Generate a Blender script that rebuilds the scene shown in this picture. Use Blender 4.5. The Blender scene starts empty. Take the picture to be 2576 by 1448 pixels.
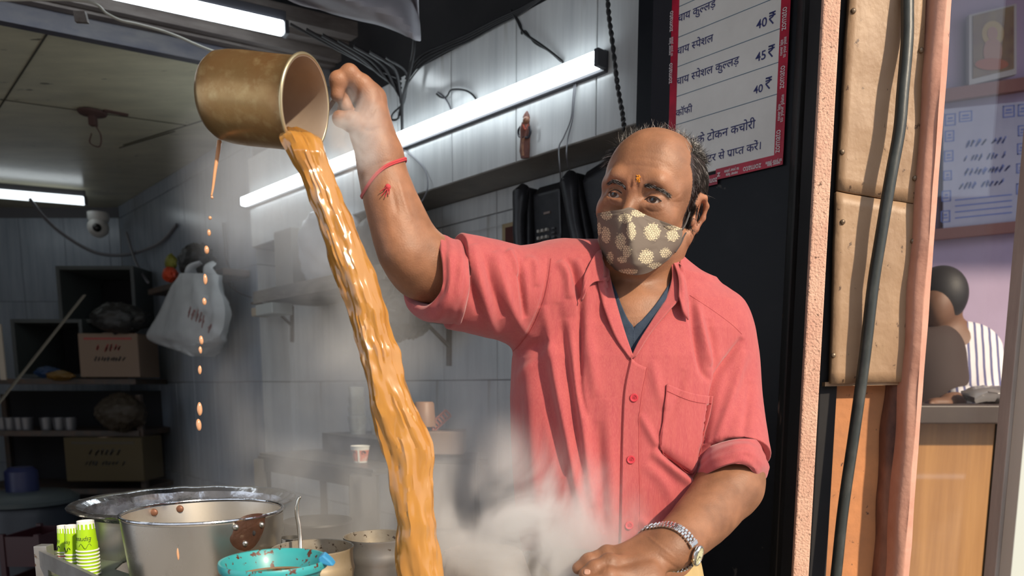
import bpy, bmesh, math, random
import numpy as np
from mathutils import Vector, Matrix, noise as mnoise
from mathutils.bvhtree import BVHTree
random.seed(7)
C = bpy.context.scene.collection
sc = bpy.context.scene
# ------------------------------------------------------------------ camera
FPX, CX, PY0, CAMZ, TILT = 1900.0, 1288.0, 1237.0, 1.25, math.radians(8)
cam = bpy.data.cameras.new('camera')
camo = bpy.data.objects.new('camera', cam); C.objects.link(camo)
camo.location = (0, 0, CAMZ); camo.rotation_euler = (math.radians(90) - TILT, 0, 0)
cam.sensor_width = 36; cam.lens = FPX / 2576 * 36
cam.shift_y = (PY0 - 724) / 2576
cam.clip_start = 0.05; cam.clip_end = 200
cam.dof.use_dof = True; cam.dof.focus_distance = 1.22; cam.dof.aperture_fstop = 5.0
sc.camera = camo
# ------------------------------------------------------------------ world, sun, exposure
w = bpy.data.worlds.new('sky'); sc.world = w; w.use_nodes = True
bg = w.node_tree.nodes['Background']
bg.inputs[0].default_value = (0.80, 0.88, 1.0, 1); bg.inputs[1].default_value = 1.35
sun = bpy.data.lights.new('sun', 'SUN'); sun.energy = 4.9; sun.angle = math.radians(2.0); sun.color = (1.0, 0.83, 0.62)
suno = bpy.data.objects.new('sun', sun); C.objects.link(suno)
suno.location = (2, -2, 4)
suno.rotation_euler = Vector((-0.50, 0.62, -0.52)).to_track_quat('-Z', 'Y').to_euler()
sc.view_settings.view_transform = 'Standard'; sc.view_settings.look = 'None'
sc.view_settings.exposure = 0.0; sc.view_settings.gamma = 1.0; sc.view_settings.use_curve_mapping = False
sc.cycles.volume_step_rate = 1.0; sc.cycles.volume_max_steps = 128
sc.cycles.use_denoising = True; sc.cycles.use_adaptive_sampling = True; sc.cycles.adaptive_threshold = 0.02; sc.cycles.max_bounces = 8
sc.cycles.sample_clamp_indirect = 4.0; sc.cycles.volume_bounces = 2
# ------------------------------------------------------------------ pixel -> world helpers (modelling aid)
_F = Vector((0, math.cos(TILT), -math.sin(TILT))); _U = Vector((0, math.sin(TILT), math.cos(TILT)))
CAM = Vector((0, 0, CAMZ))
def ray(px, py):
    return _F + Vector((1, 0, 0)) * ((px - CX) / FPX) + _U * ((PY0 - py) / FPX)
def P(px, py, Y):
    d = ray(px, py); return CAM + d * (Y / d.y)
E1 = Vector((-0.6706, 0.7418, 0)); N1 = Vector((0.7418, 0.6706, 0))   # along the tiled wall / into it
def onwall(px, py, c):
    d = ray(px, py); return CAM + d * (c / d.dot(N1))
def onz(px, py, z):
    d = ray(px, py); return CAM + d * ((z - CAMZ) / d.z)
def W(c, s, z): v = N1 * c + E1 * s; return Vector((v.x, v.y, z))
# ------------------------------------------------------------------ materials
MATS = {}
def pbr(name, base, rough=0.5, metal=0.0, var=None, vscale=8.0, vfac=(0.35, 0.7), stretch=(1, 1, 1), bump=None,
        emit=None, trans=0.0, coat=0.0, sss=0.0, var2=None, v2scale=40.0, v2fac=(0.55, 0.62), alpha=1.0, rvar=None, ior=None, attr=None, aniso=0, spec=None):
    if name in MATS: return MATS[name]
    m = bpy.data.materials.new(name); m.use_nodes = True; nt = m.node_tree; N = nt.nodes; L = nt.links
    b = N['Principled BSDF']; I = b.inputs
    def rgb(c): return (c[0], c[1], c[2], 1)
    I['Base Color'].default_value = rgb(base); I['Roughness'].default_value = rough; I['Metallic'].default_value = metal
    I['Transmission Weight'].default_value = trans; I['Coat Weight'].default_value = coat; I['Coat Roughness'].default_value = 0.15
    I['Alpha'].default_value = alpha
    if spec is not None: I['Specular IOR Level'].default_value = spec
    if ior: I['IOR'].default_value = ior
    if sss: I['Subsurface Weight'].default_value = sss; I['Subsurface Radius'].default_value = (1, .35, .2); I['Subsurface Scale'].default_value = 0.006
    tc = N.new('ShaderNodeTexCoord'); mp = N.new('ShaderNodeMapping'); mp.inputs['Scale'].default_value = stretch
    L.new(tc.outputs['Object'], mp.inputs[0])
    src = None
    if attr:
        a = N.new('ShaderNodeAttribute'); a.attribute_name = attr; src = a.outputs['Color']
        L.new(src, I['Base Color'])
    def layer(src, col, scale, fac, det=6):
        n = N.new('ShaderNodeTexNoise'); n.inputs['Scale'].default_value = scale; n.inputs['Detail'].default_value = det
        n.inputs['Roughness'].default_value = 0.62
        L.new(mp.outputs[0], n.inputs['Vector'])
        r = N.new('ShaderNodeMapRange'); r.inputs[1].default_value = fac[0]; r.inputs[2].default_value = fac[1]
        L.new(n.outputs[0], r.inputs[0])
        mx = N.new('ShaderNodeMix'); mx.data_type = 'RGBA'
        L.new(r.outputs[0], mx.inputs[0])
        if src: L.new(src, mx.inputs[6])
        else: mx.inputs[6].default_value = rgb(base)
        mx.inputs[7].default_value = rgb(col); L.new(mx.outputs[2], I['Base Color'])
        return mx.outputs[2], r.outputs[0]
    if var:
        src, f = layer(src, var, vscale, vfac)
        if rvar is not None:
            r = N.new('ShaderNodeMapRange'); r.inputs[3].default_value = rough; r.inputs[4].default_value = rvar
            L.new(f, r.inputs[0]); L.new(r.outputs[0], I['Roughness'])
    if var2:
        src, f = layer(src, var2, v2scale, v2fac, 4)
    if bump:
        n = N.new('ShaderNodeTexNoise'); n.inputs['Scale'].default_value = bump[0]; n.inputs['Detail'].default_value = 5
        L.new(mp.outputs[0], n.inputs['Vector'])
        bu = N.new('ShaderNodeBump'); bu.inputs['Strength'].default_value = bump[1]; bu.inputs['Distance'].default_value = bump[2]
        L.new(n.outputs[0], bu.inputs['Height']); L.new(bu.outputs[0], I['Normal'])
    if emit:
        I['Emission Color'].default_value = rgb(emit[0]); I['Emission Strength'].default_value = emit[1]
    MATS[name] = m; return m
# ------------------------------------------------------------------ mesh builder
def frame(t):
    t = t.normalized(); a = Vector((0, 0, 1)) if abs(t.z) < .9 else Vector((0, 1, 0))
    x = a.cross(t).normalized(); return x, t.cross(x)
def catmull(pts, n):
    pts = [Vector(p) for p in pts]
    if len(pts) < 3: return [pts[0].lerp(pts[-1], i / n) for i in range(n + 1)]
    q = [2 * pts[0] - pts[1]] + pts + [2 * pts[-1] - pts[-2]]; out = []
    for i in range(1, len(q) - 2):
        for k in range(n):
            t = k / n; a, b, c, d = q[i - 1], q[i], q[i + 1], q[i + 2]
            out.append(.5 * ((2 * b) + (c - a) * t + (2 * a - 5 * b + 4 * c - d) * t * t + (3 * b - a - 3 * c + d) * t ** 3))
    out.append(pts[-1]); return out
class MB:
    def __init__(s): s.v = []; s.f = []; s.mi = []
    def add(s, vs, fs, mi=0):
        o = len(s.v); s.v += [Vector(v) for v in vs]; s.f += [tuple(i + o for i in f) for f in fs]; s.mi += [mi] * len(fs); return s
    def box(s, c, d, R=None, mi=0, taper=1.0):
        c = Vector(c); vs = []
        for z in (-1, 1):
            k = taper if z > 0 else 1
            for x, y in ((-1, -1), (1, -1), (1, 1), (-1, 1)):
                p = Vector((x * d[0] / 2 * k, y * d[1] / 2 * k, z * d[2] / 2))
                vs.append(c + (R @ p if R else p))
        return s.add(vs, [(0, 3, 2, 1), (4, 5, 6, 7), (0, 1, 5, 4), (1, 2, 6, 5), (2, 3, 7, 6), (3, 0, 4, 7)], mi)
    def bar(s, a, b, w, h, up=None, mi=0):
        a = Vector(a); b = Vector(b); t = (b - a).normalized(); u = Vector(up) if up else (Vector((0, 0, 1)) if abs(t.z) < .9 else Vector((0, 1, 0)))
        x = t.cross(u).normalized(); u = x.cross(t); vs = []
        for p in (a, b):
            for i, j in ((-1, -1), (1, -1), (1, 1), (-1, 1)): vs.append(p + x * (i * w / 2) + u * (j * h / 2))
        return s.add(vs, [(0, 3, 2, 1), (4, 5, 6, 7), (0, 1, 5, 4), (1, 2, 6, 5), (2, 3, 7, 6), (3, 0, 4, 7)], mi)
    def tube(s, pts, r, n=8, cap=True, mi=0, flat=1.0):
        pts = [Vector(p) for p in pts]; m = len(pts)
        rs = r if isinstance(r, (list, tuple)) else [r] * m
        t0 = (pts[1] - pts[0]).normalized(); x, y = frame(t0); vs = []
        for i, p in enumerate(pts):
            t = (pts[min(i + 1, m - 1)] - pts[max(i - 1, 0)])
            if t.length < 1e-9: t = t0
            t.normalize(); x = (x - t * x.dot(t)); x.normalize(); y = t.cross(x)
            for k in range(n):
                a = 2 * math.pi * k / n; vs.append(p + (x * math.cos(a) + y * math.sin(a) * flat) * rs[i])
        fs = [(i * n + k, i * n + (k + 1) % n, (i + 1) * n + (k + 1) % n, (i + 1) * n + k) for i in range(m - 1) for k in range(n)]
        if cap: fs += [tuple(reversed(range(n))), tuple(range((m - 1) * n, m * n))]
        return s.add(vs, fs, mi)
    def lathe(s, prof, c=(0, 0, 0), n=48, R=None, mi=0, sx=1, sy=1, closed=False):
        c = Vector(c); vs = []; m = len(prof)
        for r, z in prof:
            for k in range(n):
                a = 2 * math.pi * k / n; p = Vector((r * math.cos(a) * sx, r * math.sin(a) * sy, z)); vs.append(c + (R @ p if R else p))
        fs = [(i * n + k, i * n + (k + 1) % n, (i + 1) * n + (k + 1) % n, (i + 1) * n + k) for i in range(m - 1) for k in range(n)]
        if not closed:
            pass
        else: fs += [((m - 1) * n + k, (m - 1) * n + (k + 1) % n, (k + 1) % n, k) for k in range(n)]
        return s.add(vs, fs, mi)
    def prism(s, poly, d, mi=0):
        n = len(poly); d = Vector(d); poly = [Vector(p) for p in poly]
        return s.add(poly + [p + d for p in poly], [tuple(range(n)), tuple(range(2 * n - 1, n - 1, -1))] + [(i, i + n, (i + 1) % n + n, (i + 1) % n) for i in range(n)], mi)
    def grid(s, g, mi=0):
        a, b = len(g), len(g[0])
        return s.add([p for r in g for p in r], [(i * b + j, i * b + j + 1, (i + 1) * b + j + 1, (i + 1) * b + j) for i in range(a - 1) for j in range(b - 1)], mi)
    def ball(s, c, r, n=12, m=8, mi=0, sc_=(1, 1, 1), R=None):
        prof = [(r * math.sin(math.pi * i / m), -r * math.cos(math.pi * i / m)) for i in range(m + 1)]
        vs = []; c = Vector(c)
        for q, z in prof:
            for k in range(n):
                a = 2 * math.pi * k / n; p = Vector((q * math.cos(a) * sc_[0], q * math.sin(a) * sc_[1], z * sc_[2])); vs.append(c + (R @ p if R else p))
        fs = [(i * n + k, i * n + (k + 1) % n, (i + 1) * n + (k + 1) % n, (i + 1) * n + k) for i in range(m) for k in range(n)]
        return s.add(vs, fs, mi)
    def build(s, name, mat, parent=None, loc=None, smooth=False, bevel=0, solid=0, sub=0, weld=False, rotz=0, bseg=2, soff=-1):
        """vertices are world coordinates unless loc given as 'local' via rotz/loc of a parent"""
        base = Vector(parent['_o']) if parent is not None and '_o' in parent else Vector((0, 0, 0))
        own = Vector((0, 0, 0))
        if parent is None and loc is not None: own = Vector(loc)
        me = bpy.data.meshes.new(name)
        me.from_pydata([tuple(v - base - own) for v in s.v], [], s.f)
        ms = mat if isinstance(mat, (list, tuple)) else [mat]
        for m in ms: me.materials.append(m)
        if len(ms) > 1: me.polygons.foreach_set('material_index', s.mi)
        if smooth: me.polygons.foreach_set('use_smooth', [True] * len(me.polygons))
        me.update()
        bm = bmesh.new(); bm.from_mesh(me)
        if weld or True: bmesh.ops.remove_doubles(bm, verts=bm.verts, dist=1e-6)
        bmesh.ops.recalc_face_normals(bm, faces=bm.faces); bm.to_mesh(me); bm.free()
        o = bpy.data.objects.new(name, me); C.objects.link(o)
        if parent is not None: o.parent = parent
        o.location = own
        if solid:
            q = o.modifiers.new('s', 'SOLIDIFY'); q.thickness = solid; q.offset = soff
        if bevel:
            q = o.modifiers.new('b', 'BEVEL'); q.width = bevel; q.segments = bseg; q.limit_method = 'ANGLE'; q.angle_limit = .6
        if sub:
            q = o.modifiers.new('u', 'SUBSURF'); q.levels = sub; q.render_levels = sub
        if smooth and not sub:
            try: me.set_sharp_from_angle(angle=math.radians(42))
            except Exception: pass
        return o
def tag(o, label=None, cat=None, group=None, kind=None):
    if label: o['label'] = label
    if cat: o['category'] = cat
    if group: o['group'] = group
    if kind: o['kind'] = kind
    return o
def thing(name, loc, label, cat, group=None, rotz=0, kind=None, local=False):
    o = bpy.data.objects.new(name, None); C.objects.link(o); o.location = loc; o.rotation_euler = (0, 0, rotz)
    o.empty_display_size = .02
    if not local and rotz == 0: o['_o'] = tuple(loc)
    return tag(o, label, cat, group, kind)
def copy_tree(o, parent=None, loc=None, rotz=None, label=None):
    c = o.copy(); C.objects.link(c)
    if parent is not None: c.parent = parent
    if loc is not None: c.location = loc
    if rotz is not None: c.rotation_euler = (0, 0, rotz)
    if label: c['label'] = label
    for ch in list(o.children): copy_tree(ch, c)
    return c
def struct(o): o['kind'] = 'structure'; return o
ROTW = math.atan2(-0.6706 * 1.106, 0.6706)  # wall yaw
ROTW = math.atan2(-0.7418, 0.6706)
RW = Matrix.Rotation(ROTW, 3, 'Z')           # local x to the right along the wall, y into it
# ------------------------------------------------------------------ text as mesh
def _tmesh(s, size, bold=0.0, shear=0.0):
    cu = bpy.data.curves.new('lettering', 'FONT'); cu.body = s; cu.size = size; cu.offset = bold; cu.shear = shear; cu.resolution_u = 4
    o = bpy.data.objects.new('lettering', cu); C.objects.link(o)
    dg = bpy.context.evaluated_depsgraph_get(); me = bpy.data.meshes.new_from_object(o.evaluated_get(dg))
    bpy.data.objects.remove(o); bpy.data.curves.remove(cu)
    bm = bmesh.new(); bm.from_mesh(me); bpy.data.meshes.remove(me); return bm
def _bounds(bm):
    xs = [v.co.x for v in bm.verts]; return (min(xs), max(xs)) if xs else (0, 0)
def _adv(s, size):
    a = _bounds(_tmesh(s + 'I', size)); b = _bounds(_tmesh('I', size)); return a[1] - b[1]
def _ra_foot(bm, adv, size):
    w_ = .030 * size; a = Vector((adv * .74, .20 * size, 0)); b = Vector((adv * .40, .03 * size, 0)); d = (b - a).normalized(); n = Vector((-d.y, d.x, 0)) * w_
    vs = [bm.verts.new(p) for p in (a - n, a + n, b + n, b - n)]; bm.faces.new(vs)
def text_verts(tokens, size, bold=0.0, shear=0.0):
    """tokens: strings; a string starting with '<' is a half letter (its right stem cut away); returns verts, faces, width"""
    if isinstance(tokens, str): tokens = [tokens]
    x = 0; V = []; Fc = []
    for t in tokens:
        half = t.startswith('<'); t = t[1:] if half else t
        ra = t.startswith('^'); t = t[1:] if ra else t
        bm = _tmesh(t, size, bold, shear); adv = _adv(t, size)
        if half:
            cut = adv * (0.70 if t != 'प' else 0.66)
            bmesh.ops.bisect_plane(bm, geom=bm.verts[:] + bm.edges[:] + bm.faces[:], plane_co=(cut, 0, 0), plane_no=(1, 0, 0), clear_outer=True)
            adv = cut
        if ra: _ra_foot(bm, adv, size)
        o = len(V); bm.verts.index_update()
        V += [(v.co.x + x, v.co.y) for v in bm.verts]; Fc += [tuple(v.index + o for v in f.verts) for f in bm.faces]; bm.free(); x += adv
    return V, Fc, x
def text_on(mb, tokens, size, origin, ux, uy, bold=0.0, shear=0.0, width=None, align='L', mi=0):
    V, Fc, wd = text_verts(tokens, size, bold, shear); k = (width / wd) if width else 1.0
    origin = Vector(origin); ux = Vector(ux).normalized(); uy = Vector(uy).normalized()
    off = -wd * k / 2 if align == 'C' else (-wd * k if align == 'R' else 0)
    mb.add([origin + ux * (x * k + off) + uy * y for x, y in V], Fc, mi); return wd * k
# ================================================================== SETTING
M_grout = pbr('grout', (0.10, 0.10, 0.11), 0.9)
M_tile = pbr('wall_tile', (0.60, 0.62, 0.62), 0.2, var=(0.47, 0.49, 0.50), vscale=5, vfac=(0.38, 0.72), stretch=(5, 5, .35), bump=(10, .08, .002), coat=.2,
             var2=(0.30, 0.28, 0.25), v2scale=3, v2fac=(0.62, 0.8))
M_tile2 = pbr('wall_tile_dim', (0.30, 0.34, 0.40), 0.25, var=(0.22, 0.255, 0.30), vscale=5, vfac=(0.35, 0.7), stretch=(5, 5, .35), bump=(10, .08, .002))  # darker, bluer copy of the tile: weaker light put into the colour
M_beamunder = pbr('soffit', (0.24, 0.22, 0.19), 0.5, var=(0.14, 0.13, 0.12), vscale=6)
M_dark = pbr('near_black', (0.008, 0.008, 0.010), 0.8, var=(0.02, 0.018, 0.02), vscale=5)  # near-black colour puts the darkness of the upper void into its surfaces
M_ply = pbr('ceiling_ply', (0.62, 0.58, 0.42), 0.35, var=(0.40, 0.38, 0.28), vscale=2.5, vfac=(.3, .7), stretch=(1, 3, 1), var2=(0.10, 0.09, 0.07), v2scale=9, v2fac=(.66, .72), bump=(3, .1, .01), coat=.3)
M_floor = pbr('floor_stone', (0.05, 0.045, 0.04), 0.6, var=(0.03, 0.028, 0.026), vscale=3)
M_street = pbr('street', (0.34, 0.31, 0.28), 0.9, var=(0.22, 0.2, 0.18), vscale=3)
cB, cL, cW = 1.543, 1.565, 1.706          # beam face, left wall section, recessed wall
ZB, ZC = onwall(1640, 298, 1.543).z, 2.43
ZT = (onwall(1370, 0, 1.543).z + onwall(1142, 122, 1.543).z) / 2
XB = 5.25                                  # back wall
struct(MB().box((0, 3.4, -.03), (9, 4.8, .06)).build('floor', M_floor))
struct(MB().box((0, -3, -.06), (14, 8, .06)).build('floor', M_street))
def wallbox(c0, c1, s0, s1, z0, z1):
    mb = MB(); vs = [W(c, s, z) for z in (z0, z1) for c, s in ((c0, s0), (c1, s0), (c1, s1), (c0, s1))]
    return mb.add(vs, [(0, 3, 2, 1), (4, 5, 6, 7), (0, 1, 5, 4), (1, 2, 6, 5), (2, 3, 7, 6), (3, 0, 4, 7)])
wr = struct(wallbox(cW + .006, cW + .12, 1.05, 3.60, 0, 2.9).build('wall_right', M_grout))
wl = struct(wallbox(cL + .006, cW + .12, 3.52, 5.70, 0, 2.9).build('wall_left', M_grout))
bm_ = struct(wallbox(cB + .006, cW + .006, 1.167, 3.515, ZB, ZT).build('trim_1', M_beamunder))
# beam end + soffit skin
def tiles(parent, c, s_list, z_list, mat, name='wall_tile', gap=.0016, th=.006):
    cache = {}
    for i in range(len(s_list) - 1):
        for j in range(len(z_list) - 1):
            s0, s1, z0, z1 = s_list[i] + gap, s_list[i + 1] - gap, z_list[j] + gap, z_list[j + 1] - gap
            key = (round(s1 - s0, 4), round(z1 - z0, 4), mat.name)
            if key not in cache:
                ww, hh = (s1 - s0) / 2, (z1 - z0) / 2; b = .0015
                mb = MB(); vs = []
                for (k, yy) in ((1.0, th), (1.0, b), (0, 0)):
                    for a, d in ((-1, -1), (1, -1), (1, 1), (-1, 1)):
                        vs.append((a * (ww - (b if k == 0 else 0)), yy, d * (hh - (b if k == 0 else 0))))
                fs = [(3, 2, 1, 0), (8, 9, 10, 11)]
                for r in (0, 4):
                    for q in range(4): fs.append((r + q, r + (q + 1) % 4, r + 4 + (q + 1) % 4, r + 4 + q))
                o = mb.add(vs, fs).build(name, mat); cache[key] = o.data; me = o.data; bpy.data.objects.remove(o)
            o = bpy.data.objects.new(name, cache[key]); C.objects.link(o); o.parent = parent
            p = W(c, (s0 + s1) / 2, (z0 + z1) / 2); o.location = p; o.rotation_euler = (0, 0, ROTW)
sgrid = [1.363 + .3 * k for k in range(-1, 8)]
tiles(wr, cW, [1.063, 1.363, 1.663, 1.963, 2.263, 2.563, 2.863, 3.163, 3.463, 3.52], [0.18, 0.72, 1.27, 1.815, ZB], M_tile)
tiles(bm_, cB, [1.170, 1.385, 1.69, 1.99, 2.29, 2.59, 2.89, 3.19, 3.515], [ZB, ZT], M_tile)
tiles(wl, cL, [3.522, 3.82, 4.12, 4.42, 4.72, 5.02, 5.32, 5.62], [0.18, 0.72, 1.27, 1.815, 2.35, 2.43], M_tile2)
# return face of the pilaster (tiles facing right)
pr = MB()
for z0, z1 in ((.18, .72), (.72, 1.27), (1.27, 1.815), (1.815, ZB)):
    pr.add([W(cL + .001, 3.516, z0 + .002), W(cW, 3.516, z0 + .002), W(cW, 3.516, z1 - .002), W(cL + .001, 3.516, z1 - .002)], [(0, 1, 2, 3)])
o = pr.build('pilaster_tile', M_tile); o.parent = wl; o.modifiers.new('s', 'SOLIDIFY').thickness = .004
# back wall
wb = struct(MB().box((-2.9, XB + .07, 1.3), (3.6, .12, 2.6)).build('wall_back', M_grout))
bt = [(-1.2 - .3 * k) for k in range(11)]
for i in range(10):
    for j, (z0, z1) in enumerate(((.18, .72), (.72, 1.27), (1.27, 1.815), (1.815, 2.36))):
        if i == 0 and j == 0:
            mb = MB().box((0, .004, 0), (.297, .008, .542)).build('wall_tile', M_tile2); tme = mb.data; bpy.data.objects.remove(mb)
        o = bpy.data.objects.new('wall_tile', tme); C.objects.link(o); o.parent = wb; o.location = (bt[i] - .15, XB, (z0 + z1) / 2)
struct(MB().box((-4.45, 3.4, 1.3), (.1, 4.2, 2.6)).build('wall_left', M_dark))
# low plywood ceiling: front edge from the photograph
f0 = onz(-250, -12, ZC); f1 = onz(1000, 242, ZC)
ce = MB().prism([f0 + (f0 - f1) * 1.0, f1 + (f1 - f0) * .1, Vector((-1.0, 3.6, ZC)), Vector((-1.6, XB + .1, ZC)), Vector((-4.5, XB + .1, ZC)), Vector((-4.5, 1.6, ZC))], (0, 0, .03))
ceil = struct(ce.build('ceiling', M_ply))
ed = (f1 - f0).normalized(); en = Vector((ed.y, -ed.x, 0))      # en: towards the camera
if en.y > 0: en = -en
M_fascia = pbr('fascia', (0.045, 0.045, 0.065), 0.55, var=(0.10, 0.095, 0.10), vscale=6, stretch=(1, 1, 3))
M_slat = pbr('dark_wood_slat', (0.065, 0.05, 0.045), 0.5, var=(0.13, 0.11, 0.10), vscale=5, stretch=(.4, 3, 8))
def along(t, off, z): v = f0 + (f1 - f0) * t + en * off; return Vector((v.x, v.y, z))
fa = struct(MB().bar(along(-.6, .02, ZC + .02), along(1.12, .02, ZC + .02), .04, .10, (0, 0, 1)).build('trim_2', M_fascia))
for k, (off, z, wd, hh) in enumerate(((.065, ZC + .045, .035, .03), (.11, ZC + .06, .03, .045), (.16, ZC + .085, .045, .03), (.22, ZC + .11, .05, .05))):
    o = MB().bar(along(-.6, off, z), along(1.12, off, z), wd, hh).build('slat', M_slat); o.parent = fa
# seams and marks in the plywood
mb = MB()
for a, b in (((125, 75), (-40, 330)), ((440, 330), (300, 372)), ((520, 300), (310, 365)), ((0, 250), (470, 315))):
    A = onz(a[0], a[1], ZC - .001); B = onz(b[0], b[1], ZC - .001); mb.bar(A, B, .006, .002, (0, 0, 1))
o = mb.build('seam', pbr('seam', (0.05, 0.045, 0.035), .8)); o.parent = ceil
# dark upper void (ceiling of the higher part)
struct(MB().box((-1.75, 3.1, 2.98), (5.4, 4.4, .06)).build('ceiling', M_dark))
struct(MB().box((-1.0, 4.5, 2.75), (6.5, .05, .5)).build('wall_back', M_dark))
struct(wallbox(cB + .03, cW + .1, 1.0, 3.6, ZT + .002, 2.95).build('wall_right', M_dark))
struct(MB().box((-1.9, .35, 2.78), (4.4, 2.3, .03)).build('sky_blocker', pbr('sky_blocker_grey', (.22, .21, .20), .8)))  # unseen overhang added to cut sky light from above on the left
# street behind the camera: opposite house fronts, seen only in reflections
M_fac = pbr('facade', (.30, .25, .21), .9, var=(.20, .17, .15), vscale=.8)
struct(MB().box((-3.5, -7.3, 2.2), (6.5, .6, 4.4)).build('wall_street', M_fac)); struct(MB().box((3.8, -7.6, 1.9), (6.5, .6, 3.8)).build('wall_street', M_fac))
# ------------------------------------------------------------------ right-hand door post, black panel
M_black = pbr('black_enamel', (0.005, 0.006, 0.009), 0.42, spec=.25, var=(0.010, 0.011, 0.014), vscale=9, vfac=(.5, .8), bump=(30, .1, .002), var2=(0.06, .055, .05), v2scale=22, v2fac=(.72, .75))
M_blackp = pbr('peeling_black', (0.010, 0.009, 0.009), 0.5, var=(0.25, 0.17, 0.14), vscale=9, vfac=(.66, .70), stretch=(3, 3, .8), bump=(18, .5, .004))
M_pink = pbr('pink_stucco', (0.66, 0.41, 0.30), 0.8, var=(0.54, 0.29, 0.21), vscale=14, vfac=(.4, .75), bump=(230, .9, .004), var2=(0.16, 0.09, 0.06), v2scale=120, v2fac=(.60, .68))
M_pink2 = pbr('pink_plaster', (0.58, 0.31, 0.23), 0.75, var=(0.46, 0.22, 0.155), vscale=10, vfac=(.4, .75), bump=(45, .5, .004), var2=(0.18, 0.10, 0.08), v2scale=30, v2fac=(.70, .74))
M_orange = pbr('orange_wall', (0.60, 0.25, 0.10), 0.8, var=(0.38, 0.17, 0.08), vscale=7, vfac=(.38, .7), bump=(60, .4, .003), var2=(0.12, 0.06, 0.04), v2scale=70, v2fac=(.66, .72))
M_tan = pbr('tan_board', (0.39, 0.25, 0.145), 0.5, var=(0.29, 0.175, 0.10), vscale=7, vfac=(.35, .75), stretch=(1, 1, .7), bump=(34, .6, .004), var2=(0.13, 0.075, 0.045), v2scale=70, v2fac=(.645, .69))
cP = 1.447
def pcoord(px, py, c): q = onwall(px, py, c); return q.dot(E1)
sP0, sP1 = pcoord(1990, 500, cP), pcoord(1690, 200, cP)
bp = struct(wallbox(cP, cP + .03, sP0, sP1, 0, 2.6).build('door_1', M_black))
struct(wallbox(cB - .006, cP + .02, pcoord(1690, 200, cB), pcoord(1655, 150, cB), 0, 2.6).build('trim_3', M_black))
# peeling post right of the panel, sharp vertical boards
def post(name, mat, x0, x1, Yf, Yb, z0=0, z1=2.6, bevel=.003, noise=0):
    """x0,x1: pixel columns at the horizon row"""
    a = P(x0, 960, Yf); b = P(x1, 960, Yf)
    mb = MB().box(((a.x + b.x) / 2, (Yf + Yb) / 2, (z0 + z1) / 2), (b.x - a.x, Yb - Yf, z1 - z0))
    return mb.build(name, mat, bevel=bevel)
struct(post('trim_4', M_blackp, 1974, 2000, 1.515, 1.55))
struct(post('trim_5', M_dark, 1995, 2030, 1.53, 1.56))
struct(post('trim_6', M_pink, 2021, 2063, 1.40, 1.412, bevel=.003))
struct(post('trim_7', M_dark, 2062, 2108, 1.49, 1.56))
struct(post('trim_7', M_dark, 2030, 2062, 1.414, 1.50))
# masonry behind boards
struct(post('wall_right', M_orange, 2056, 2238, 1.505, 1.60, bevel=.0))
def bumpy(name, mat, x0, x1, Yf, Yb, amp=.0045, freq=9, z1=2.5, seed=0, rnd=.018):
    """plaster edge with a wavy, rounded outline"""
    a = P(x0, 960, Yf).x; b = P(x1, 960, Yf).x; n = 90; prof = []
    mb = MB(); g = []
    for i in range(n + 1):
        z = z1 * i / n; row = []
        for k, (x, y) in enumerate(((a, Yb), (a, Yf + rnd), (a + rnd * .3, Yf + rnd * .3), (a + rnd, Yf), ((a + b) / 2, Yf - .002), (b - rnd, Yf), (b - rnd * .3, Yf + rnd * .3), (b, Yf + rnd), (b, Yb))):
            q = mnoise.noise(Vector((k * .5 + seed, z * freq, seed))) * amp + mnoise.noise(Vector((k * 1.5 + seed, z * freq * 5, seed))) * amp * .35
            row.append((x + q, y + q * .6, z))
        g.append(row)
    return mb.grid(g).build(name, mat, smooth=True, sub=2)
struct(bumpy('trim_8', M_pink2, 2283, 2336, 1.44, 1.62, seed=3))
struct(bumpy('trim_9', pbr('dark_groove', (0.30, 0.13, 0.08), .8, var=(.04, .02, .02), vscale=12, stretch=(1, 1, .4), bump=(40, .5, .004)), 2243, 2292, 1.475, 1.6, seed=9, amp=.008))
def board(name, corners, Yf, th, label, screws, bend=.004):
    """irregular tan board with a grid front"""
    base = P(*corners[3], Yf)
    t = thing(name, base, label, 'board')
    n, m = 16, 10; g = []
    tl, tr, br, bl = [P(c[0], c[1], Yf) for c in corners]
    for i in range(n + 1):
        row = []
        for j in range(m + 1):
            u, v = j / m, i / n
            p = tl.lerp(tr, u).lerp(bl.lerp(br, u), v)
            e = mnoise.noise(Vector((u * 3, v * 5, base.x * 9 + base.z))) * .0022
            p = p + Vector((e if j in (0, m) else 0, e + (-bend * abs(u - .5) ** 2 * 2), e if i in (0, n) else 0)); row.append(p)
        g.append(row)
    MB().grid(g).build('board_face', M_tan, t, smooth=True, solid=th, soff=1)
    for (x, y) in screws:
        c = P(x, y, Yf - .003)
        R = Matrix.Rotation(math.pi / 2, 3, 'X')
        s = MB().lathe([(0.0001, .003), (.0035, .0024), (.0048, .0008), (.005, -.002)], c, 14, R).build('screw', pbr('old_screw', (.30, .22, .15), .4, .5, var=(.12, .08, .05), vscale=80), t, smooth=True)
    return t
board('board', [(2140, -60), (2330, -60), (2308, 512), (2107, 478)], 1.468, .012, 'upper tan painted board screwed to the pillar behind the black cable', [(2147, 27), (2318, 126), (2119, 382), (2302, 448)])
board('board', [(2104, 482), (2306, 516), (2288, 960), (2090, 964)], 1.468, .012, 'lower tan painted board on the pillar ending above the orange wall', [(2120, 558), (2297, 606), (2097, 893), (2288, 905)])
struct(MB().bar(P(2068, 966, 1.49), P(2282, 962, 1.49), .03, .008, (0, 0, 1)).build('trim_10', M_tan))
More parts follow.
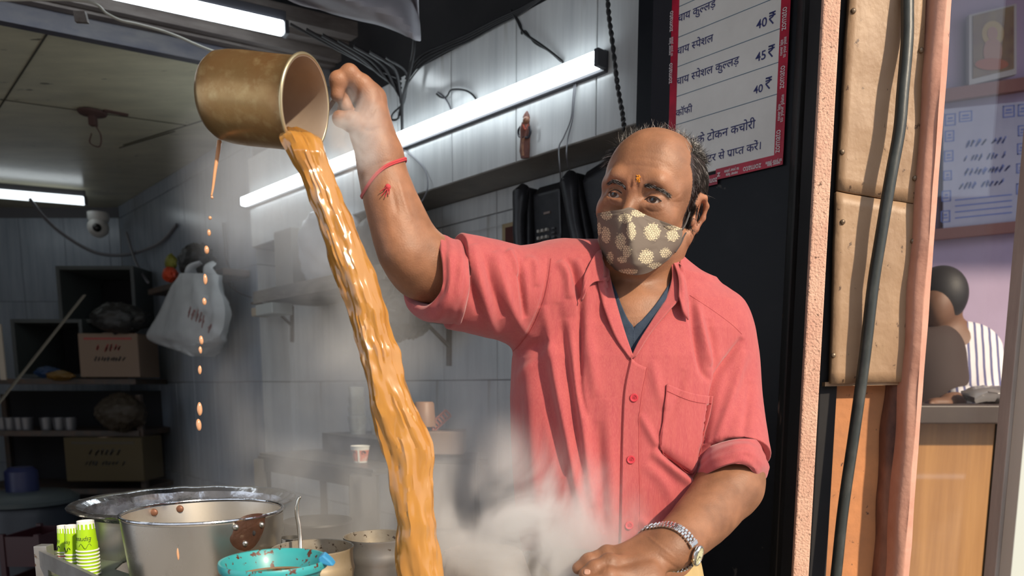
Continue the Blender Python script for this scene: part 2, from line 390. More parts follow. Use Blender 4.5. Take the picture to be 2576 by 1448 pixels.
# thick cable
pts = [(2286, -60, 1.455), (2283, 0, 1.453), (2282, 100, 1.446), (2271, 230, 1.440), (2262, 330, 1.437), (2240, 450, 1.436), (2215, 600, 1.440), (2196, 720, 1.444), (2175, 900, 1.450), (2150, 1080, 1.455), (2121, 1280, 1.46), (2103, 1448, 1.46), (2085, 1600, 1.46)]
M_cable = pbr('thick_cable', (0.028, 0.034, 0.033), 0.42, var=(0.07, 0.075, 0.07), vscale=30, vfac=(.5, .8), var2=(0.35, 0.2, 0.15), v2scale=24, v2fac=(.71, .73), stretch=(1, 1, .5), bump=(60, .3, .002))
path = catmull([P(a, b, c) for a, b, c in pts], 8)
path = [Vector((path[0].x, path[0].y, 2.6))] + path + [Vector((path[-1].x - .03, path[-1].y, 0.3)), Vector((path[-1].x - .04, path[-1].y, 0.0))]
o = MB().tube(path, .0105, 14).build('cable', M_cable, smooth=True, loc=path[-1])
tag(o, 'thick black rubber cable running down in front of the tan boards', 'cable')
# ------------------------------------------------------------------ the room seen through the glass at right
YG = 1.72
M_purple = pbr('purple_wall', (0.42, 0.33, 0.47), .7, var=(0.36, 0.28, 0.40), vscale=2)
M_glass = pbr('window_glass', (1, 1, 1), 0.02, trans=1.0, ior=1.45)
struct(MB().box((2.5, 2.5, 3.02), (3.2, 1.6, .05)).build('ceiling', M_purple))
struct(MB().box((4.05, 2.5, 1.5), (.05, 1.6, 3.0)).build('wall_right', M_purple))
wpb = struct(MB().box((2.3, 3.26, 1.5), (3.4, .06, 3.0)).build('wall_back', M_purple))
g1 = P(2325, 960, YG).x; g2 = P(2590, 960, YG).x
pane = MB().box(((g1 + g2) / 2 + .02, YG, 1.35), (g2 - g1 + .1, .006, 2.5)).build('window_1', M_glass); struct(pane)
fr = struct(MB().box((P(2562, 960, 1.66).x, 1.68, 1.3), (.026, .04, 2.6)).build('trim_11', pbr('grey_frame', (.42, .40, .37), .6, var=(.30, .28, .26), vscale=8, stretch=(3, 3, .5), bump=(40, .3, .003)), bevel=.002))
struct(MB().box((P(2600, 960, 1.62).x + .06, 1.64, 1.3), (.14, .04, 2.6)).build('trim_12', pbr('pale_frame', (.55, .60, .56), .5), bevel=.002))
YI = 3.2
def quad_i(px0, py0, px1, py1, Y, th, name, mat, parent=None, dl=0, dr=0):
    """flat thing on the inner wall, dl/dr: extra pixels of slope at left/right"""
    tl, tr, br, bl = P(px0, py0, Y), P(px1, py0 + dr, Y), P(px1, py1 + dr, Y), P(px0, py1, Y)
    return MB().prism([bl, br, tr, tl], (0, th, 0)).build(name, mat, parent)
# framed portrait
M_frm = pbr('frame_grey', (.45, .43, .42), .5); M_pic = pbr('picture_dark', (.16, .085, .06), .4, var=(.26, .19, .08), vscale=9)
t = thing('framed_picture', P(2437, 212, YI - .02), 'framed picture of a seated robed figure on the purple wall', 'picture')
quad_i(2437, 38, 2556, 215, YI - .02, .02, 'frame', M_frm, t, dr=-28)
quad_i(2447, 40, 2550, 198, YI - .024, .004, 'print', M_pic, t, dr=-25)
def disc(px, py, rx, ry, Y, mat, name, par, n=28, tilt=0):
    poly = []
    for k in range(n):
        a = 2 * math.pi * k / n; x, y = rx * math.cos(a), ry * math.sin(a); c, s = math.cos(tilt), math.sin(tilt)
        poly.append(P(px + x * c - y * s, py - (x * s + y * c), Y))
    return MB().prism(poly, (0, .001, 0)).build(name, mat, par)
mg = pbr('halo_gold', (.42, .30, .12), .6); mr = pbr('robe_red', (.38, .13, .08), .7); ms = pbr('fig_skin', (.40, .22, .16), .7)
disc(2497, 85, 28, 32, YI - .026, mg, 'halo', t); disc(2496, 85, 13, 17, YI - .028, ms, 'printed_head', t)
disc(2497, 130, 24, 34, YI - .0272, ms, 'printed_body', t); disc(2494, 162, 42, 15, YI - .0285, mr, 'printed_robe', t)
# lower red rail and poster
struct(quad_i(2330, 230, 2640, 262, YI - .03, .03, 'trim_13', pbr('rail_red', (.23, .09, .075), .6), dr=-45))
struct(quad_i(2330, 578, 2640, 605, YI - .03, .03, 'trim_14', pbr('rail_red', (.23, .09, .075), .6), dr=-30))
t = thing('poster', P(2372, 585, YI - .012), 'blue and white printed notice on the purple wall behind the glass', 'poster')
quad_i(2372, 275, 2600, 590, YI - .012, .004, 'sheet', pbr('poster_paper', (.45, .45, .56), .6, var=(.38, .38, .5), vscale=6), t, dr=-22)
mb = MB(); mbl = pbr('poster_blue', (.13, .19, .50), .6)
yy = P(0, 300, YI - .014).y
def pquad(mb, x0, y0, x1, y1):
    sl = -.1; A = [P(x0, y1 + (x0 - 2372) * sl, YI - .0135), P(x1, y1 + (x1 - 2372) * sl, YI - .0135), P(x1, y0 + (x1 - 2372) * sl, YI - .0135), P(x0, y0 + (x0 - 2372) * sl, YI - .0135)]
    mb.prism(A, (0, .001, 0))
for (x0, y0, x1, y1) in ((2376, 288, 2404, 318), (2412, 285, 2445, 312), (2522, 282, 2552, 312), (2560, 282, 2600, 312), (2376, 330, 2400, 358), (2374, 380, 2398, 408), (2372, 430, 2394, 455), (2368, 480, 2392, 508), (2366, 530, 2390, 560),
                         (2560, 335, 2600, 362), (2558, 380, 2600, 408), (2556, 430, 2600, 455), (2556, 480, 2600, 508)):
    pquad(mb, x0, y0, x1, y0 + 2.5); pquad(mb, x0, y1 - 2.5, x1, y1); pquad(mb, x0, y0, x0 + 3, y1); pquad(mb, x1 - 3, y0, x1, y1)
    pquad(mb, x0 + 8, y0 + 9, x1 - 8, y0 + 13); pquad(mb, x0 + 6, y0 + 17, x1 - 6, y0 + 20)
for y in (505, 520, 535, 550): pquad(mb, 2402, y, 2545, y + 3)
tag(mb.build('printed_boxes', mbl, t), kind='stuff')
mb = MB(); ux = (P(2600, 400 - 22.8, YI) - P(2372, 400, YI)).normalized()
def scribble(mb, org, ux_, uz_, width, h, seed, th=.001, nrm=(0, 1, 0)):
    r_ = random.Random(seed); x = 0
    while x < width:
        w_ = r_.uniform(.35, .8) * h
        for _ in range(3):
            a = org + ux_ * (x + r_.uniform(0, .25) * w_) + uz_ * (r_.uniform(0, .3) * h); b = org + ux_ * (x + r_.uniform(.6, 1) * w_) + uz_ * (r_.uniform(.55, 1) * h); mb.bar(a, b, h * .16, th, nrm)
        x += w_ * 1.12 + (h * .6 if r_.random() < .2 else 0)
for k_, (px, py, wd, hh_) in enumerate(((2430, 372, .155, .030), (2424, 408, .17, .026), (2424, 443, .165, .030), (2410, 478, .20, .028))):
    scribble(mb, P(px, py, YI - .0142), ux, Vector((0, 0, 1)), wd, hh_, k_ + 3)
tag(mb.build('lettering', mbl, t), kind='stuff')
# wooden counter
M_wood = pbr('laminate_wood', (0.46, 0.24, 0.09), .35, var=(0.33, 0.16, 0.06), vscale=3.0, vfac=(.35, .7), stretch=(10, 10, .5), bump=(20, .05, .002))
zc = P(2400, 1062, 2.15).z
t = thing('counter', (P(2420, 1200, 2.15).x, 2.3, 0), 'wooden laminate counter with a dark top behind the glass', 'counter')
xl, xr, xm = P(2300, 1200, 2.15).x - .25, P(2700, 1200, 2.15).x, P(2492, 1200, 2.15).x
MB().box(((xl + xm) / 2, 2.3, zc / 2), (xm - xl, .3, zc)).build('front_panel', M_wood, t, bevel=.002)
MB().box((xm + .012, 2.3, zc / 2), (.022, .31, zc)).build('edge_strip', pbr('strip_black', (.03, .03, .03), .4), t)
MB().box((xm + .024 + .15, 2.3, zc / 2), (.3, .3, zc)).build('side_panel', M_wood, t, bevel=.002)
MB().box(((xl + xr) / 2, 2.28, zc + .025), (xr - xl, .42, .05)).build('counter_top', pbr('counter_dark', (.045, .03, .025), .5, var=(.07, .05, .04), vscale=6), t, bevel=.004)
# plastic bag on the counter
mb = MB().ball((P(2525, 1005, 2.2).x, 2.28, zc + .075), .05, 16, 10, sc_=(1.6, 1, .5))
for v in mb.v: v += Vector((1, 1, 1)) * mnoise.noise(v * 38) * .016
o = mb.build('polythene_bag', pbr('clear_bag', (.30, .28, .27), .15, trans=.5), loc=(P(2525, 1005, 2.2).x, 2.28, zc + .05), smooth=True)
tag(o, 'crumpled clear plastic bag lying on the dark counter top', 'bag')
# ================================================================== MENU BOARD
M_signw = pbr('sign_white', (0.74, 0.72, 0.68), .35, var=(0.64, 0.62, 0.58), vscale=8, var2=(.50, .47, .45), v2scale=14, v2fac=(.68, .78))
M_red = pbr('sign_red', (0.50, 0.014, 0.045), .28, var=(0.28, 0.01, 0.03), vscale=20)
M_navy = pbr('sign_navy', (0.025, 0.028, 0.13), .5)
M_line = pbr('sign_line', (0.06, 0.13, 0.20), .5)
M_tapew = pbr('tape_white', (0.68, 0.60, 0.60), .5)
cS = cP - .006
def sg(px, py, off=0): return onwall(px, py, cS - off)
sR = pcoord(1958, 200, cS); sL = pcoord(1692, 200, cS); zb = sg(1950, 392).z
sgn = thing('menu_sign', W(cS, (sL + sR) / 2, zb), 'white menu board with blue Hindi prices and a red tape border on the black panel', 'sign')
tw = .0185
def wq(c0, s0, s1, z0, z1, th=.003):
    vs = [W(c, s, z) for z in (z0, z1) for c, s in ((c0, s0), (c0 + th, s0), (c0 + th, s1), (c0, s1))]
    return vs, [(0, 3, 2, 1), (4, 5, 6, 7), (0, 1, 5, 4), (1, 2, 6, 5), (2, 3, 7, 6), (3, 0, 4, 7)]
ztop = 2.34
MB().add(*wq(cS, sR, sL, zb, ztop, .006)).build('board', M_signw, sgn)
MB().add(*wq(cS - .0012, sR - tw, sR + .001, zb - .015, ztop, .0012)).build('red_tape', M_red, sgn)
MB().add(*wq(cS - .0012, sL - .012, sL + .006, zb + .0, ztop, .0012)).build('red_tape', M_red, sgn)
zt = .020
MB().add(*wq(cS - .0018, sR - tw, pcoord(1802, 430, cS), zb - zt, zb + .0015, .0018)).build('red_tape', M_red, sgn)
MB().add(*wq(cS - .0012, pcoord(1806, 430, cS), sL + .006, zb - zt - .009, zb - .008, .0018)).build('red_tape', M_red, sgn)
ux = -E1; uz = Vector((0, 0, 1))
# ruled lines
mb = MB()
for px, py in ((1697, 22), (1697, 98), (1697, 171), (1697, 245), (1695, 316)):
    q = sg(px, py); mb.add(*wq(cS - .0006, sR, sL, q.z - .0006, q.z + .0006, .0006))
mb.build('ruled_line', M_line, sgn)
mb = MB()
def row(tokens, x0, y0, x1, y1, bold=.008):
    a = sg(x0, y0, .0008); d = (sg(x1, y1, .0008) - a).length; V_, F_, w_ = text_verts(tokens, 1.0, bold)
    text_on(mb, tokens, d / w_, a, ux, uz, bold=bold * d / w_, width=d)
cha = 'चाय '
kul = ['कु', '<ल', 'लड़']
spe = ['<स', 'पेशल']
row([cha] + kul, 1704, 57, 1799, 27)
row([cha] + spe, 1702, 139, 1793, 111)
row([cha] + ['<स', 'पेशल '] + kul, 1701, 215, 1858, 166)
row(['कॉफी'], 1700, 294, 1741, 281)
row(['चाय के टोकन कचोरी'], 1712, 373, 1899, 327)
row(['काउंटर से ', '^प', '\u093e', '<प', 'त करें।'], 1745, 417, 1916, 370)
row(['40'], 1902, 74, 1929, 67, .012); row(['45'], 1900, 156, 1927, 149, .012); row(['40'], 1895, 237, 1919, 229, .012)
# rupee signs drawn as strokes
def strokes(polys, org, h, wdt, mbb, off=.0009):
    for poly in polys:
        for (a, b) in zip(poly[:-1], poly[1:]):
            A = org + ux * a[0] * h + uz * a[1] * h; B = org + ux * b[0] * h + uz * b[1] * h
            mbb.bar(A, B, wdt, .0006, N1)
RUP = [[(0, .95), (.6, .95)], [(0, .72), (.6, .72)], [(0.05, .95), (.25, .93), (.42, .83), (.42, .68), (.3, .56), (.02, .50)], [(.02, .50), (.42, 0)]]
for x, y in ((1934, 63), (1932, 146), (1925, 226)): strokes(RUP, sg(x, y, .0008), .022, .0026, mb)
# prefixed ra stroke under pa in the last line
tag(mb.build('lettering', M_navy, sgn), kind='stuff')
# tape print
mb = MB()
def vtext(s, px, py, px2, py2, size=None):
    a = sg(px, py, .003); b = sg(px2, py2, .003); d = (b - a).length
    V_, F_, w_ = text_verts([s], 1.0, .01); text_on(mb, [s], min(.0165, d / w_) if size is None else size, a, uz, -ux, bold=.0001, width=d)
for s, x, y, x2, y2, sz in (('zomato', 1977, 74, 1983, 14, .019), ('never late', 1968, 139, 1972, 98, .010), ('to your plate', 1976, 143, 1982, 90, .010), ('zomato', 1972, 221, 1978, 162, .019),
                            ('never late', 1962, 303, 1966, 260, .010), ('to your plate', 1969, 306, 1973, 236, .010), ('zomato', 1961, 383, 1967, 324, .019),
                            ('zomato', 1692, 78, 1692, 26, .017), ('never late', 1687, 138, 1688, 94, .009), ('to your plate', 1692, 140, 1693, 92, .009), ('zomato', 1690, 209, 1691, 157, .017)):
    vtext(s, x, y, x2, y2, sz)
def utext(s, px, py, px2, py2, size):   # upside-down print: px,py is its right end
    a = sg(px, py, .003); b = sg(px2, py2, .003); text_on(mb, [s], size, a, -ux, -uz, bold=.0002, width=(b - a).length)
utext('zomato', 1915, 410, 1869, 421, .017); utext('never late', 1963, 405, 1930, 413, .009); utext('to your plate', 1967, 398, 1926, 407, .009)
utext('never late', 1856, 430, 1826, 437, .009); utext('to your plate', 1859, 420, 1822, 428, .009); utext('zomato', 1804, 446, 1770, 454, .017); utext('z', 1812, 433, 1804, 435, .017)
tag(mb.build('tape_print', M_tapew, sgn), kind='stuff')
# ================================================================== LAMPS
M_tube = pbr('tube_glow', (1, 1, 1), .4, emit=((0.86, 0.95, 1.0), 8.5))
M_tubd = pbr('tube_glow_dim', (1, 1, 1), .4, emit=((0.86, 0.95, 1.0), 2.0))
M_fix = pbr('lamp_housing', (.05, .05, .06), .4)
def tube_lamp(A, B, label, w=.030, h=.038, back=None, emit=M_tube, group=None):
    A = Vector(A); B = Vector(B); t = (B - A).normalized(); back = Vector(back or N1)
    up = Vector((0, 0, 1))
    r = thing('tube_lamp', (A + B) / 2, label, 'lamp', group)
    MB().bar(A, B, w, h, up).build('diffuser', emit, r, bevel=.006)
    o = back * (w * .5 + .008)
    MB().bar(A + o - t * .01, B + o + t * .012, .018, h * 1.35, up).build('housing', M_fix, r, bevel=.002)
    for p, s in ((A, -1), (B, 1)):
        MB().bar(p + t * s * .001, p + t * s * .016, w * 1.15, h * 1.1, up).build('end_cap', M_fix, r, bevel=.003)
    return r
cT = cB - .028
a0 = onwall(1504, 150, cT); a1 = onwall(996, 358, cT); b1 = onwall(612, 508, cT)
a1 = Vector((a0.x, a0.y, a0.z)) + E1 * 1.18; a1.z = onwall(996, 358, cT).z
tdir = (b1 - a0).normalized()
a1 = a0 + tdir * ((b1 - a0).length * .5 - .012); b0 = a0 + tdir * ((b1 - a0).length * .5 + .012)
tube_lamp(a0, a1, 'long white tube lamp on the tiled beam, near end by the menu board', back=N1)
tube_lamp(b0, b1, 'far white tube lamp on the tiled beam, behind the raised arm', back=N1)
# top lamp under the fascia
zt_ = ZC + .03
q1 = onz(712, 72, zt_); q0 = onz(300, -20, zt_); q0 = q1 + (q0 - q1).normalized() * 1.2
tube_lamp(q1, q0, 'bright white tube lamp under the dark slats at the top of the picture', w=.04, h=.04, back=(0, 0, 1))
q1 = onz(212, 505, 2.37); q0 = onz(0, 487, 2.37); q0 = q1 + (q0 - q1).normalized() * 1.2
tube_lamp(q1, q0, 'dim white tube lamp under the low ceiling in the back left', w=.05, h=.045, back=(0, 0, 1), emit=M_tubd)
# ================================================================== CABLES ON THE BEAM
M_wire = pbr('black_wire', (.02, .02, .022), .5); M_wireg = pbr('grey_wire', (.16, .16, .18), .5)
def wire(pts, r, label, mat=M_wire, c=None, n=6, sm=8):
    w_ = [Vector(a) if isinstance(a, Vector) else onwall(a[0], a[1], (a[2] if len(a) > 2 else c)) for a in pts]
    path = catmull(w_, sm)
    o = MB().tube(path, r, n).build('wire', mat, smooth=True, loc=path[0]); return tag(o, label, 'wire')
cF = cB - .006
for k in range(4):
    pts = [(1400 - k * 6, -28 + k * 3, cF), (1310, 22 + k * 4, cF), (1250, 50 + k * 5, cF), (1180, 86 + 6 * k, cF), (1120, 112 + 6 * k, cF - .01), (1060, 140 + 9 * k, cF - .01), (1020, 190 + 9 * k, cF - .03)]
    wire(pts, .0045 - .0007 * k, 'black wire on the tiled beam top edge, %s of the bundle' % ['topmost', 'second highest', 'third highest', 'lowest'][k])
wire([(1286, 26), (1300, 50), (1318, 82), (1360, 112), (1395, 138), (1416, 156)], .0035, 'black wire hanging from the bundle down to the tube lamp', c=cF)
wire([(1290, 30), (1310, 62), (1312, 85), (1322, 78), (1345, 108), (1380, 128), (1410, 154)], .0022, 'thin black wire with a knot looping down to the tube lamp', c=cF)
wire([(1098, 236), (1108, 244), (1118, 246), (1126, 240), (1136, 226), (1165, 226), (1185, 235), (1197, 248)], .0028, 'loose black wire end curling above the tube lamp', c=cF)
wire([(1101, 232), (1112, 240), (1120, 248), (1128, 260), (1134, 274)], .0026, 'short bare grey wire stub above the tube lamp', M_wireg, c=cF)
wire([(1445, 205, cF), (1441, 250, cF), (1436, 300, cF), (1418, 345, cF), (1406, 372, cF - .004), (1409, 430, cF - .01), (1412, 470, cW - .02)], .0018, 'thin grey wire hanging from the lamp beside the figurine, left strand', M_wireg)
wire([(1449, 205, cF), (1445, 250, cF), (1440, 300, cF), (1428, 352, cF), (1426, 400, cF - .01), (1440, 440, cW - .03), (1475, 470, cW - .03), (1512, 498, cW - .03)], .0018, 'thin grey wire hanging from the lamp toward the phones, right strand', M_wireg)
wire([(1424, 457, cW - .03), (1460, 472, cW - .03), (1492, 488, cW - .03), (1512, 500, cW - .03)], .0022, 'short black wire above the right-hand phone')
wire([(1004, 355, cF), (1012, 372, cF), (1040, 395, cF), (1070, 430, cF), (1076, 470, cF - .01), (1065, 500, cF - .01), (1055, 512, cF - .01)], .0026, 'dark wire dropping from the tube lamp beside the raised wrist', M_wireg)
wire([(1052, 0, cF - .12), (1045, 60, cF - .12), (1040, 130, cF - .12), (1026, 200, cF - .10), (1012, 260, cF - .06), (1012, 330, cF - .03), (1010, 360, cF - .02)], .0055, 'black cable dropping from the dark void to the lamp beside the raised hand')
wire([(1012, 265, cF - .05), (990, 285, cF - .05), (985, 300, cF - .05), (1000, 300, cF - .05), (1006, 280, cF - .05), (1010, 262, cF - .05)], .004, 'loop of black cable beside the raised hand')
wire([(1100, 598, cW - .02), (1180, 583, cW - .02), (1262, 566, cW - .02)], .0012, 'thin pale string stretched across the tiles behind the raised sleeve', pbr('string', (.5, .5, .5), .6))
wire([(1483, 600, cW - .008), (1468, 630, cW - .008), (1459, 670, cW - .008), (1460, 720, cW - .008)], .0018, 'thin dark wire running down between the two phones')
# twisted cord
A = [(1528, -20), (1532, 40), (1540, 100), (1548, 170), (1556, 230), (1566, 285), (1571, 330)]
cen = catmull([onwall(a, b, cF - .055) for a, b in A], 14)
cord = thing('twisted_cord', cen[-1], 'twisted black cord hanging down in front of the tiled beam', 'cord')
for ph in (0, math.pi):
    pp = []
    for i, p in enumerate(cen):
        a = i * .75 + ph; pp.append(p + E1 * (math.cos(a) * .0032) + N1 * (math.sin(a) * .0032))
    MB().tube(pp, .0032, 6).build('strand', M_wire, cord, smooth=True)
# back left wires
wire([P(75, 500, 4.6), P(110, 545, 4.7), P(160, 590, 4.8), P(240, 635, 4.9), P(320, 640, 4.9), P(400, 612, 4.6), P(445, 565, 4.4)], .010, 'thick sagging cable in front of the back wall', M_wireg)
wire([P(318, 585, 4.9), P(335, 640, 4.8), P(352, 680, 4.7), P(372, 710, 4.5)], .008, 'dark cable hanging down in the back corner', M_wireg)
wire([P(-20, 0, 2.4), P(210, 2, 2.45), P(270, 35, 2.5), P(305, 52, 2.52), P(350, 62, 2.55), P(430, 85, 2.6), P(540, 130, 2.7), P(640, 150, 2.75)], .004, 'pale twisted cable crossing the dark fascia', pbr('pale_wire', (.35, .33, .28), .6))
for k in range(7):
    wire([P(730 + 40 * k, 60 + 14 * k, 2.5), P(840 + 30 * k, 120 + 10 * k, 2.55), P(930 + 15 * k, 165 + 12 * k, 2.6), P(1010, 200 + 12 * k, 2.62)], .004 + .001 * (k % 3), 'black cable in the dark tangle above the raised hand', pbr('faint_wire', (.015, .015, .018), .5))['group'] = 'cables in the dark tangle'
# clip on the fascia + anchor in the ceiling
t = thing('metal_clip', P(202, 42, 2.42), 'small rusty metal bracket clipped on the dark fascia', 'bracket')
MB().prism([P(183, 26, 2.42), P(213, 28, 2.42), P(220, 56, 2.42), P(188, 54, 2.42)], (0, .012, 0)).build('plate', pbr('rust_grey', (.14, .12, .11), .6, var=(.08, .06, .05), vscale=60), t)
q = onz(232, 280, ZC); t = thing('ceiling_anchor', q - Vector((0, 0, .06)), 'rusty anchor with a wire hook hanging from the ceiling', 'fitting')
mru = pbr('rust_dark', (.07, .035, .03), .8)
MB().lathe([(.0001, 0), (.06, -.004), (.055, -.012), (.02, -.02)], q, 16).build('plate', mru, t, smooth=True)
MB().box(q - Vector((0, 0, .035)), (.03, .03, .05)).build('bolt', mru, t, bevel=.004)
MB().tube(catmull([q - Vector((-.005, 0, .05)), q - Vector((-.03, 0, .10)), q - Vector((-.02, 0, .145)), q - Vector((.02, 0, .13)), q - Vector((.01, 0, .09))], 5), .003, 6).build('hook', mru, t)
t = MB().bar(onz(262, 278, ZC - .004), onz(322, 290, ZC - .004), .02, .008).build('hinge_strip', mru, loc=onz(292, 284, ZC - .004)); tag(t, 'rusty hinge strip beside the anchor on the ceiling', 'fitting')
# white cloth hanging at the top
M_cloth = pbr('tarp_white', (.40, .39, .42), .7, var=(.30, .29, .32), vscale=5)
g = []
Lp = [(660, -40, 2.05), (740, 8, 2.06), (820, 28, 2.08), (900, 48, 2.10), (960, 62, 2.12), (1010, 82, 2.14), (1040, 100, 2.14), (1056, 104, 2.16)]
Lp = catmull([Vector(p) for p in Lp], 5)
for i, p in enumerate(Lp):
    row = []
    for k in range(12):
        v = k / 11; h = v * (p.y + 60) * .9
        q = P(p.x - (0 if i < len(Lp) - 6 else v * 4), p.y - h, p.z + .05 * math.sin(v * 5 + i * .15) - .02 * math.sin(i * .5 + v * 3))
        row.append(q)
    g.append(row)
o = MB().grid(g).build('cloth_sheet', M_cloth, smooth=True, solid=.004, loc=P(860, 0, 2.08)); tag(o, 'grey white plastic sheet sagging from the roof at top centre', 'sheet')
# ================================================================== FIGURINE ON THE BEAM
t = thing('wall_figurine', onwall(1320, 398, cF), 'small brown painted figurine standing flat against the tiled beam', 'figurine')
def fp(px, py, off=.0): return onwall(px, py, cF - off)
fb = pbr('figurine_brown', (.20, .07, .045), .45, var=(.10, .035, .03), vscale=30); fo = pbr('figurine_orange', (.42, .20, .10), .45, var=(.16, .06, .05), vscale=60); fk = pbr('figurine_black', (.02, .02, .03), .4)
MB().tube([fp(1321, 398, .008), fp(1320, 380, .010), fp(1321, 350, .010), fp(1322, 325, .010), fp(1322, 308, .008)], [.012, .0150, .0140, .0165, .011], 14, flat=.6).build('robe', fb, t, smooth=True)
MB().tube([fp(1316, 392, .016), fp(1315, 365, .017), fp(1318, 345, .016)], [.004, .006, .004], 8).build('robe_fold', fo, t, smooth=True)
MB().ball(fp(1324, 303, .010), .0105, 12, 8).build('head', fo, t, smooth=True)
MB().tube([fp(1324, 297, .008), fp(1325, 288, .008), fp(1326, 279, .008)], [.011, .008, .002], 12, flat=.7).build('crown', fb, t, smooth=True)
MB().tube(catmull([fp(1310, 318, .012), fp(1304, 328, .012), fp(1306, 342, .014), fp(1318, 346, .018)], 4), .0035, 8).build('arm', fk, t, smooth=True)
MB().tube(catmull([fp(1332, 318, .012), fp(1334, 330, .012), fp(1330, 344, .014), fp(1321, 346, .018)], 4), .0035, 8).build('arm', fk, t, smooth=True)
MB().tube(catmull([fp(1316, 314, .018), fp(1322, 326, .020), fp(1329, 312, .018)], 4), .002, 6).build('garland', pbr('garland_red', (.5, .08, .04), .5), t, smooth=True)
# ================================================================== PHONES, PICTURE
M_ph = pbr('phone_black', (.014, .015, .018), .38, var=(.03, .03, .035), vscale=25); M_key = pbr('phone_key', (.42, .40, .36), .5); M_key2 = pbr('phone_key_dark', (.07, .07, .075), .5)
def phone(px, py, label, w_=.185, h_=.30, tilt=0.0):
    """px,py: image of its lower centre on the wall"""
    o0 = onwall(px, py, cW - .004)
    r = thing('wall_phone', o0, label, 'phone', rotz=ROTW, local=True); r.rotation_euler = (0, tilt, ROTW)
    def bd(mb, name, mat, **k): o = mb.build(name, mat, None, **k); o.parent = r; return o
    # body: wedge profile (y towards the viewer is negative)
    prof = [(0, 0), (0, h_), (-.035, h_), (-.060, h_ * .9), (-.052, h_ * .45), (-.062, .02), (-.05, 0)]
    poly = [Vector((-w_ / 2 + .05, y, z)) for y, z in prof]
    bd(MB().prism(poly, (w_ - .05, 0, 0)), 'body', M_ph, bevel=.006)
    hs = []
    for z, y, rr in ((.012, -.075, .020), (.035, -.088, .026), (.06, -.082, .022), (.10, -.086, .019), (.16, -.092, .018), (.21, -.090, .019), (.245, -.086, .023), (.275, -.082, .027), (.297, -.066, .018)):
        hs.append((Vector((-w_ / 2 + .024, y, z * h_ / .30)), rr))
    bd(MB().tube([a for a, b in hs], [b for a, b in hs], 16, flat=1.0), 'handset', M_ph, smooth=True)
    bd(MB().box((-w_ / 2 + .024, -.036, h_ * .5), (.046, .07, h_ * .98)), 'cradle', M_ph, bevel=.006)
    kb = MB().box((0, 0, 0), (.008, .010, .008)).build('key', M_key, bevel=.0015); kme = kb.data; bpy.data.objects.remove(kb)
    for i in range(4):
        for j in range(3):
            k = bpy.data.objects.new('key', kme); C.objects.link(k); k.parent = r; k.location = (-.006 + j * .0175, -.0575, .140 - i * .020)
    k2 = MB().box((0, 0, 0), (.013, .008, .005)).build('memory_key', M_key2); kme = k2.data; bpy.data.objects.remove(k2)
    for i in range(8):
        k = bpy.data.objects.new('memory_key', kme); C.objects.link(k); k.parent = r; k.location = (w_ / 2 - .026, -.0565, .140 - i * .0125)
    bd(MB().box((.030, -.0575, .205 * h_ / .30), (.026, .006, .006)), 'badge', pbr('badge', (.22, .17, .15), .4))
    return r
phone(1392, 706, 'black push-button wall phone with pale keys on the tiles', .165, .275, 0)
phone(1572, 706, 'black wall phone leaning partly hidden behind the man\'s head', .19, .33, math.radians(-14))
t = thing('small_picture', onwall(1310, 650, cW - .01), 'small dark red picture half hidden behind the left phone', 'picture')
def wall_quad(x0, y0, x1, y1, off, th, name, mat, par):
    s0 = pcoord(x1, (y0 + y1) / 2, cW); s1 = pcoord(x0, (y0 + y1) / 2, cW)
    z1 = onwall((x0 + x1) / 2, y0, cW).z; z0 = onwall((x0 + x1) / 2, y1, cW).z
    return MB().add(*wq(cW - off, s0, s1, z0, z1, th)).build(name, mat, par)
wall_quad(1270, 556, 1350, 700, .012, .010, 'frame', pbr('frame_tan', (.33, .25, .14), .5), t)
wall_quad(1279, 566, 1350, 700, .014, .003, 'print', pbr('print_maroon', (.075, .022, .02), .3, var=(.22, .09, .03), vscale=13, vfac=(.5, .75), var2=(.4, .38, .36), v2scale=11, v2fac=(.68, .74)), t)
# wall brackets of the shelf, and shelf with bag and box
M_brk = pbr('bracket_rust', (.05, .045, .04), .6, var=(.10, .06, .04), vscale=20)
def lbracket(px, py, py2, label, L=.16):
    a = onwall(px, py, cW - .004); b = onwall(px, py2, cW - .004)
    t = thing('shelf_bracket', b, label, 'bracket')
    MB().bar(a, b, .022, .012, N1).build('upright', M_brk, t, bevel=.001)
    MB().bar(a, a - N1 * L, .020, .010).build('arm', M_brk, t, bevel=.001)
    MB().bar(a - N1 * L * .55, a.lerp(b, .55), .016, .008).build('strut', M_brk, t)
    return t
lbracket(1130, 812, 920, 'rusty steel shelf bracket on the tiles below the raised sleeve', .20)
lbracket(735, 770, 860, 'rusty shelf bracket at the far end behind the steam', .20)
sh0 = onwall(640, 742, cW - .30); sh1 = sh0 - E1 * 1.02
M_shelf = pbr('shelf_ply', (.24, .22, .19), .6, var=(.14, .12, .10), vscale=12, stretch=(1, 1, 5))
t = thing('wall_shelf', (sh0 + sh1) / 2, 'grey plank wall shelf behind the pouring tea, cluttered underneath', 'shelf')
zS = sh0.z
mb = MB(); mb.add([v for z in (zS - .028, zS) for v in (sh0 + Vector((0, 0, z - zS)), sh1 + Vector((0, 0, z - zS)), sh1 + N1 * .285 + Vector((0, 0, z - zS)), sh0 + N1 * .285 + Vector((0, 0, z - zS)))],
      [(0, 3, 2, 1), (4, 5, 6, 7), (0, 1, 5, 4), (1, 2, 6, 5), (2, 3, 7, 6), (3, 0, 4, 7)]); mb.build('plank', M_shelf, t, bevel=.001)
o0 = sh0 - N1 * .004 + Vector((0, 0, -.012)); MB().bar(o0, o0 - E1 * 1.02, .006, .05).build('front_edge', M_shelf, t)
b0_ = sh0 - E1 * .06 + N1 * .02 + Vector((0, 0, -.05))
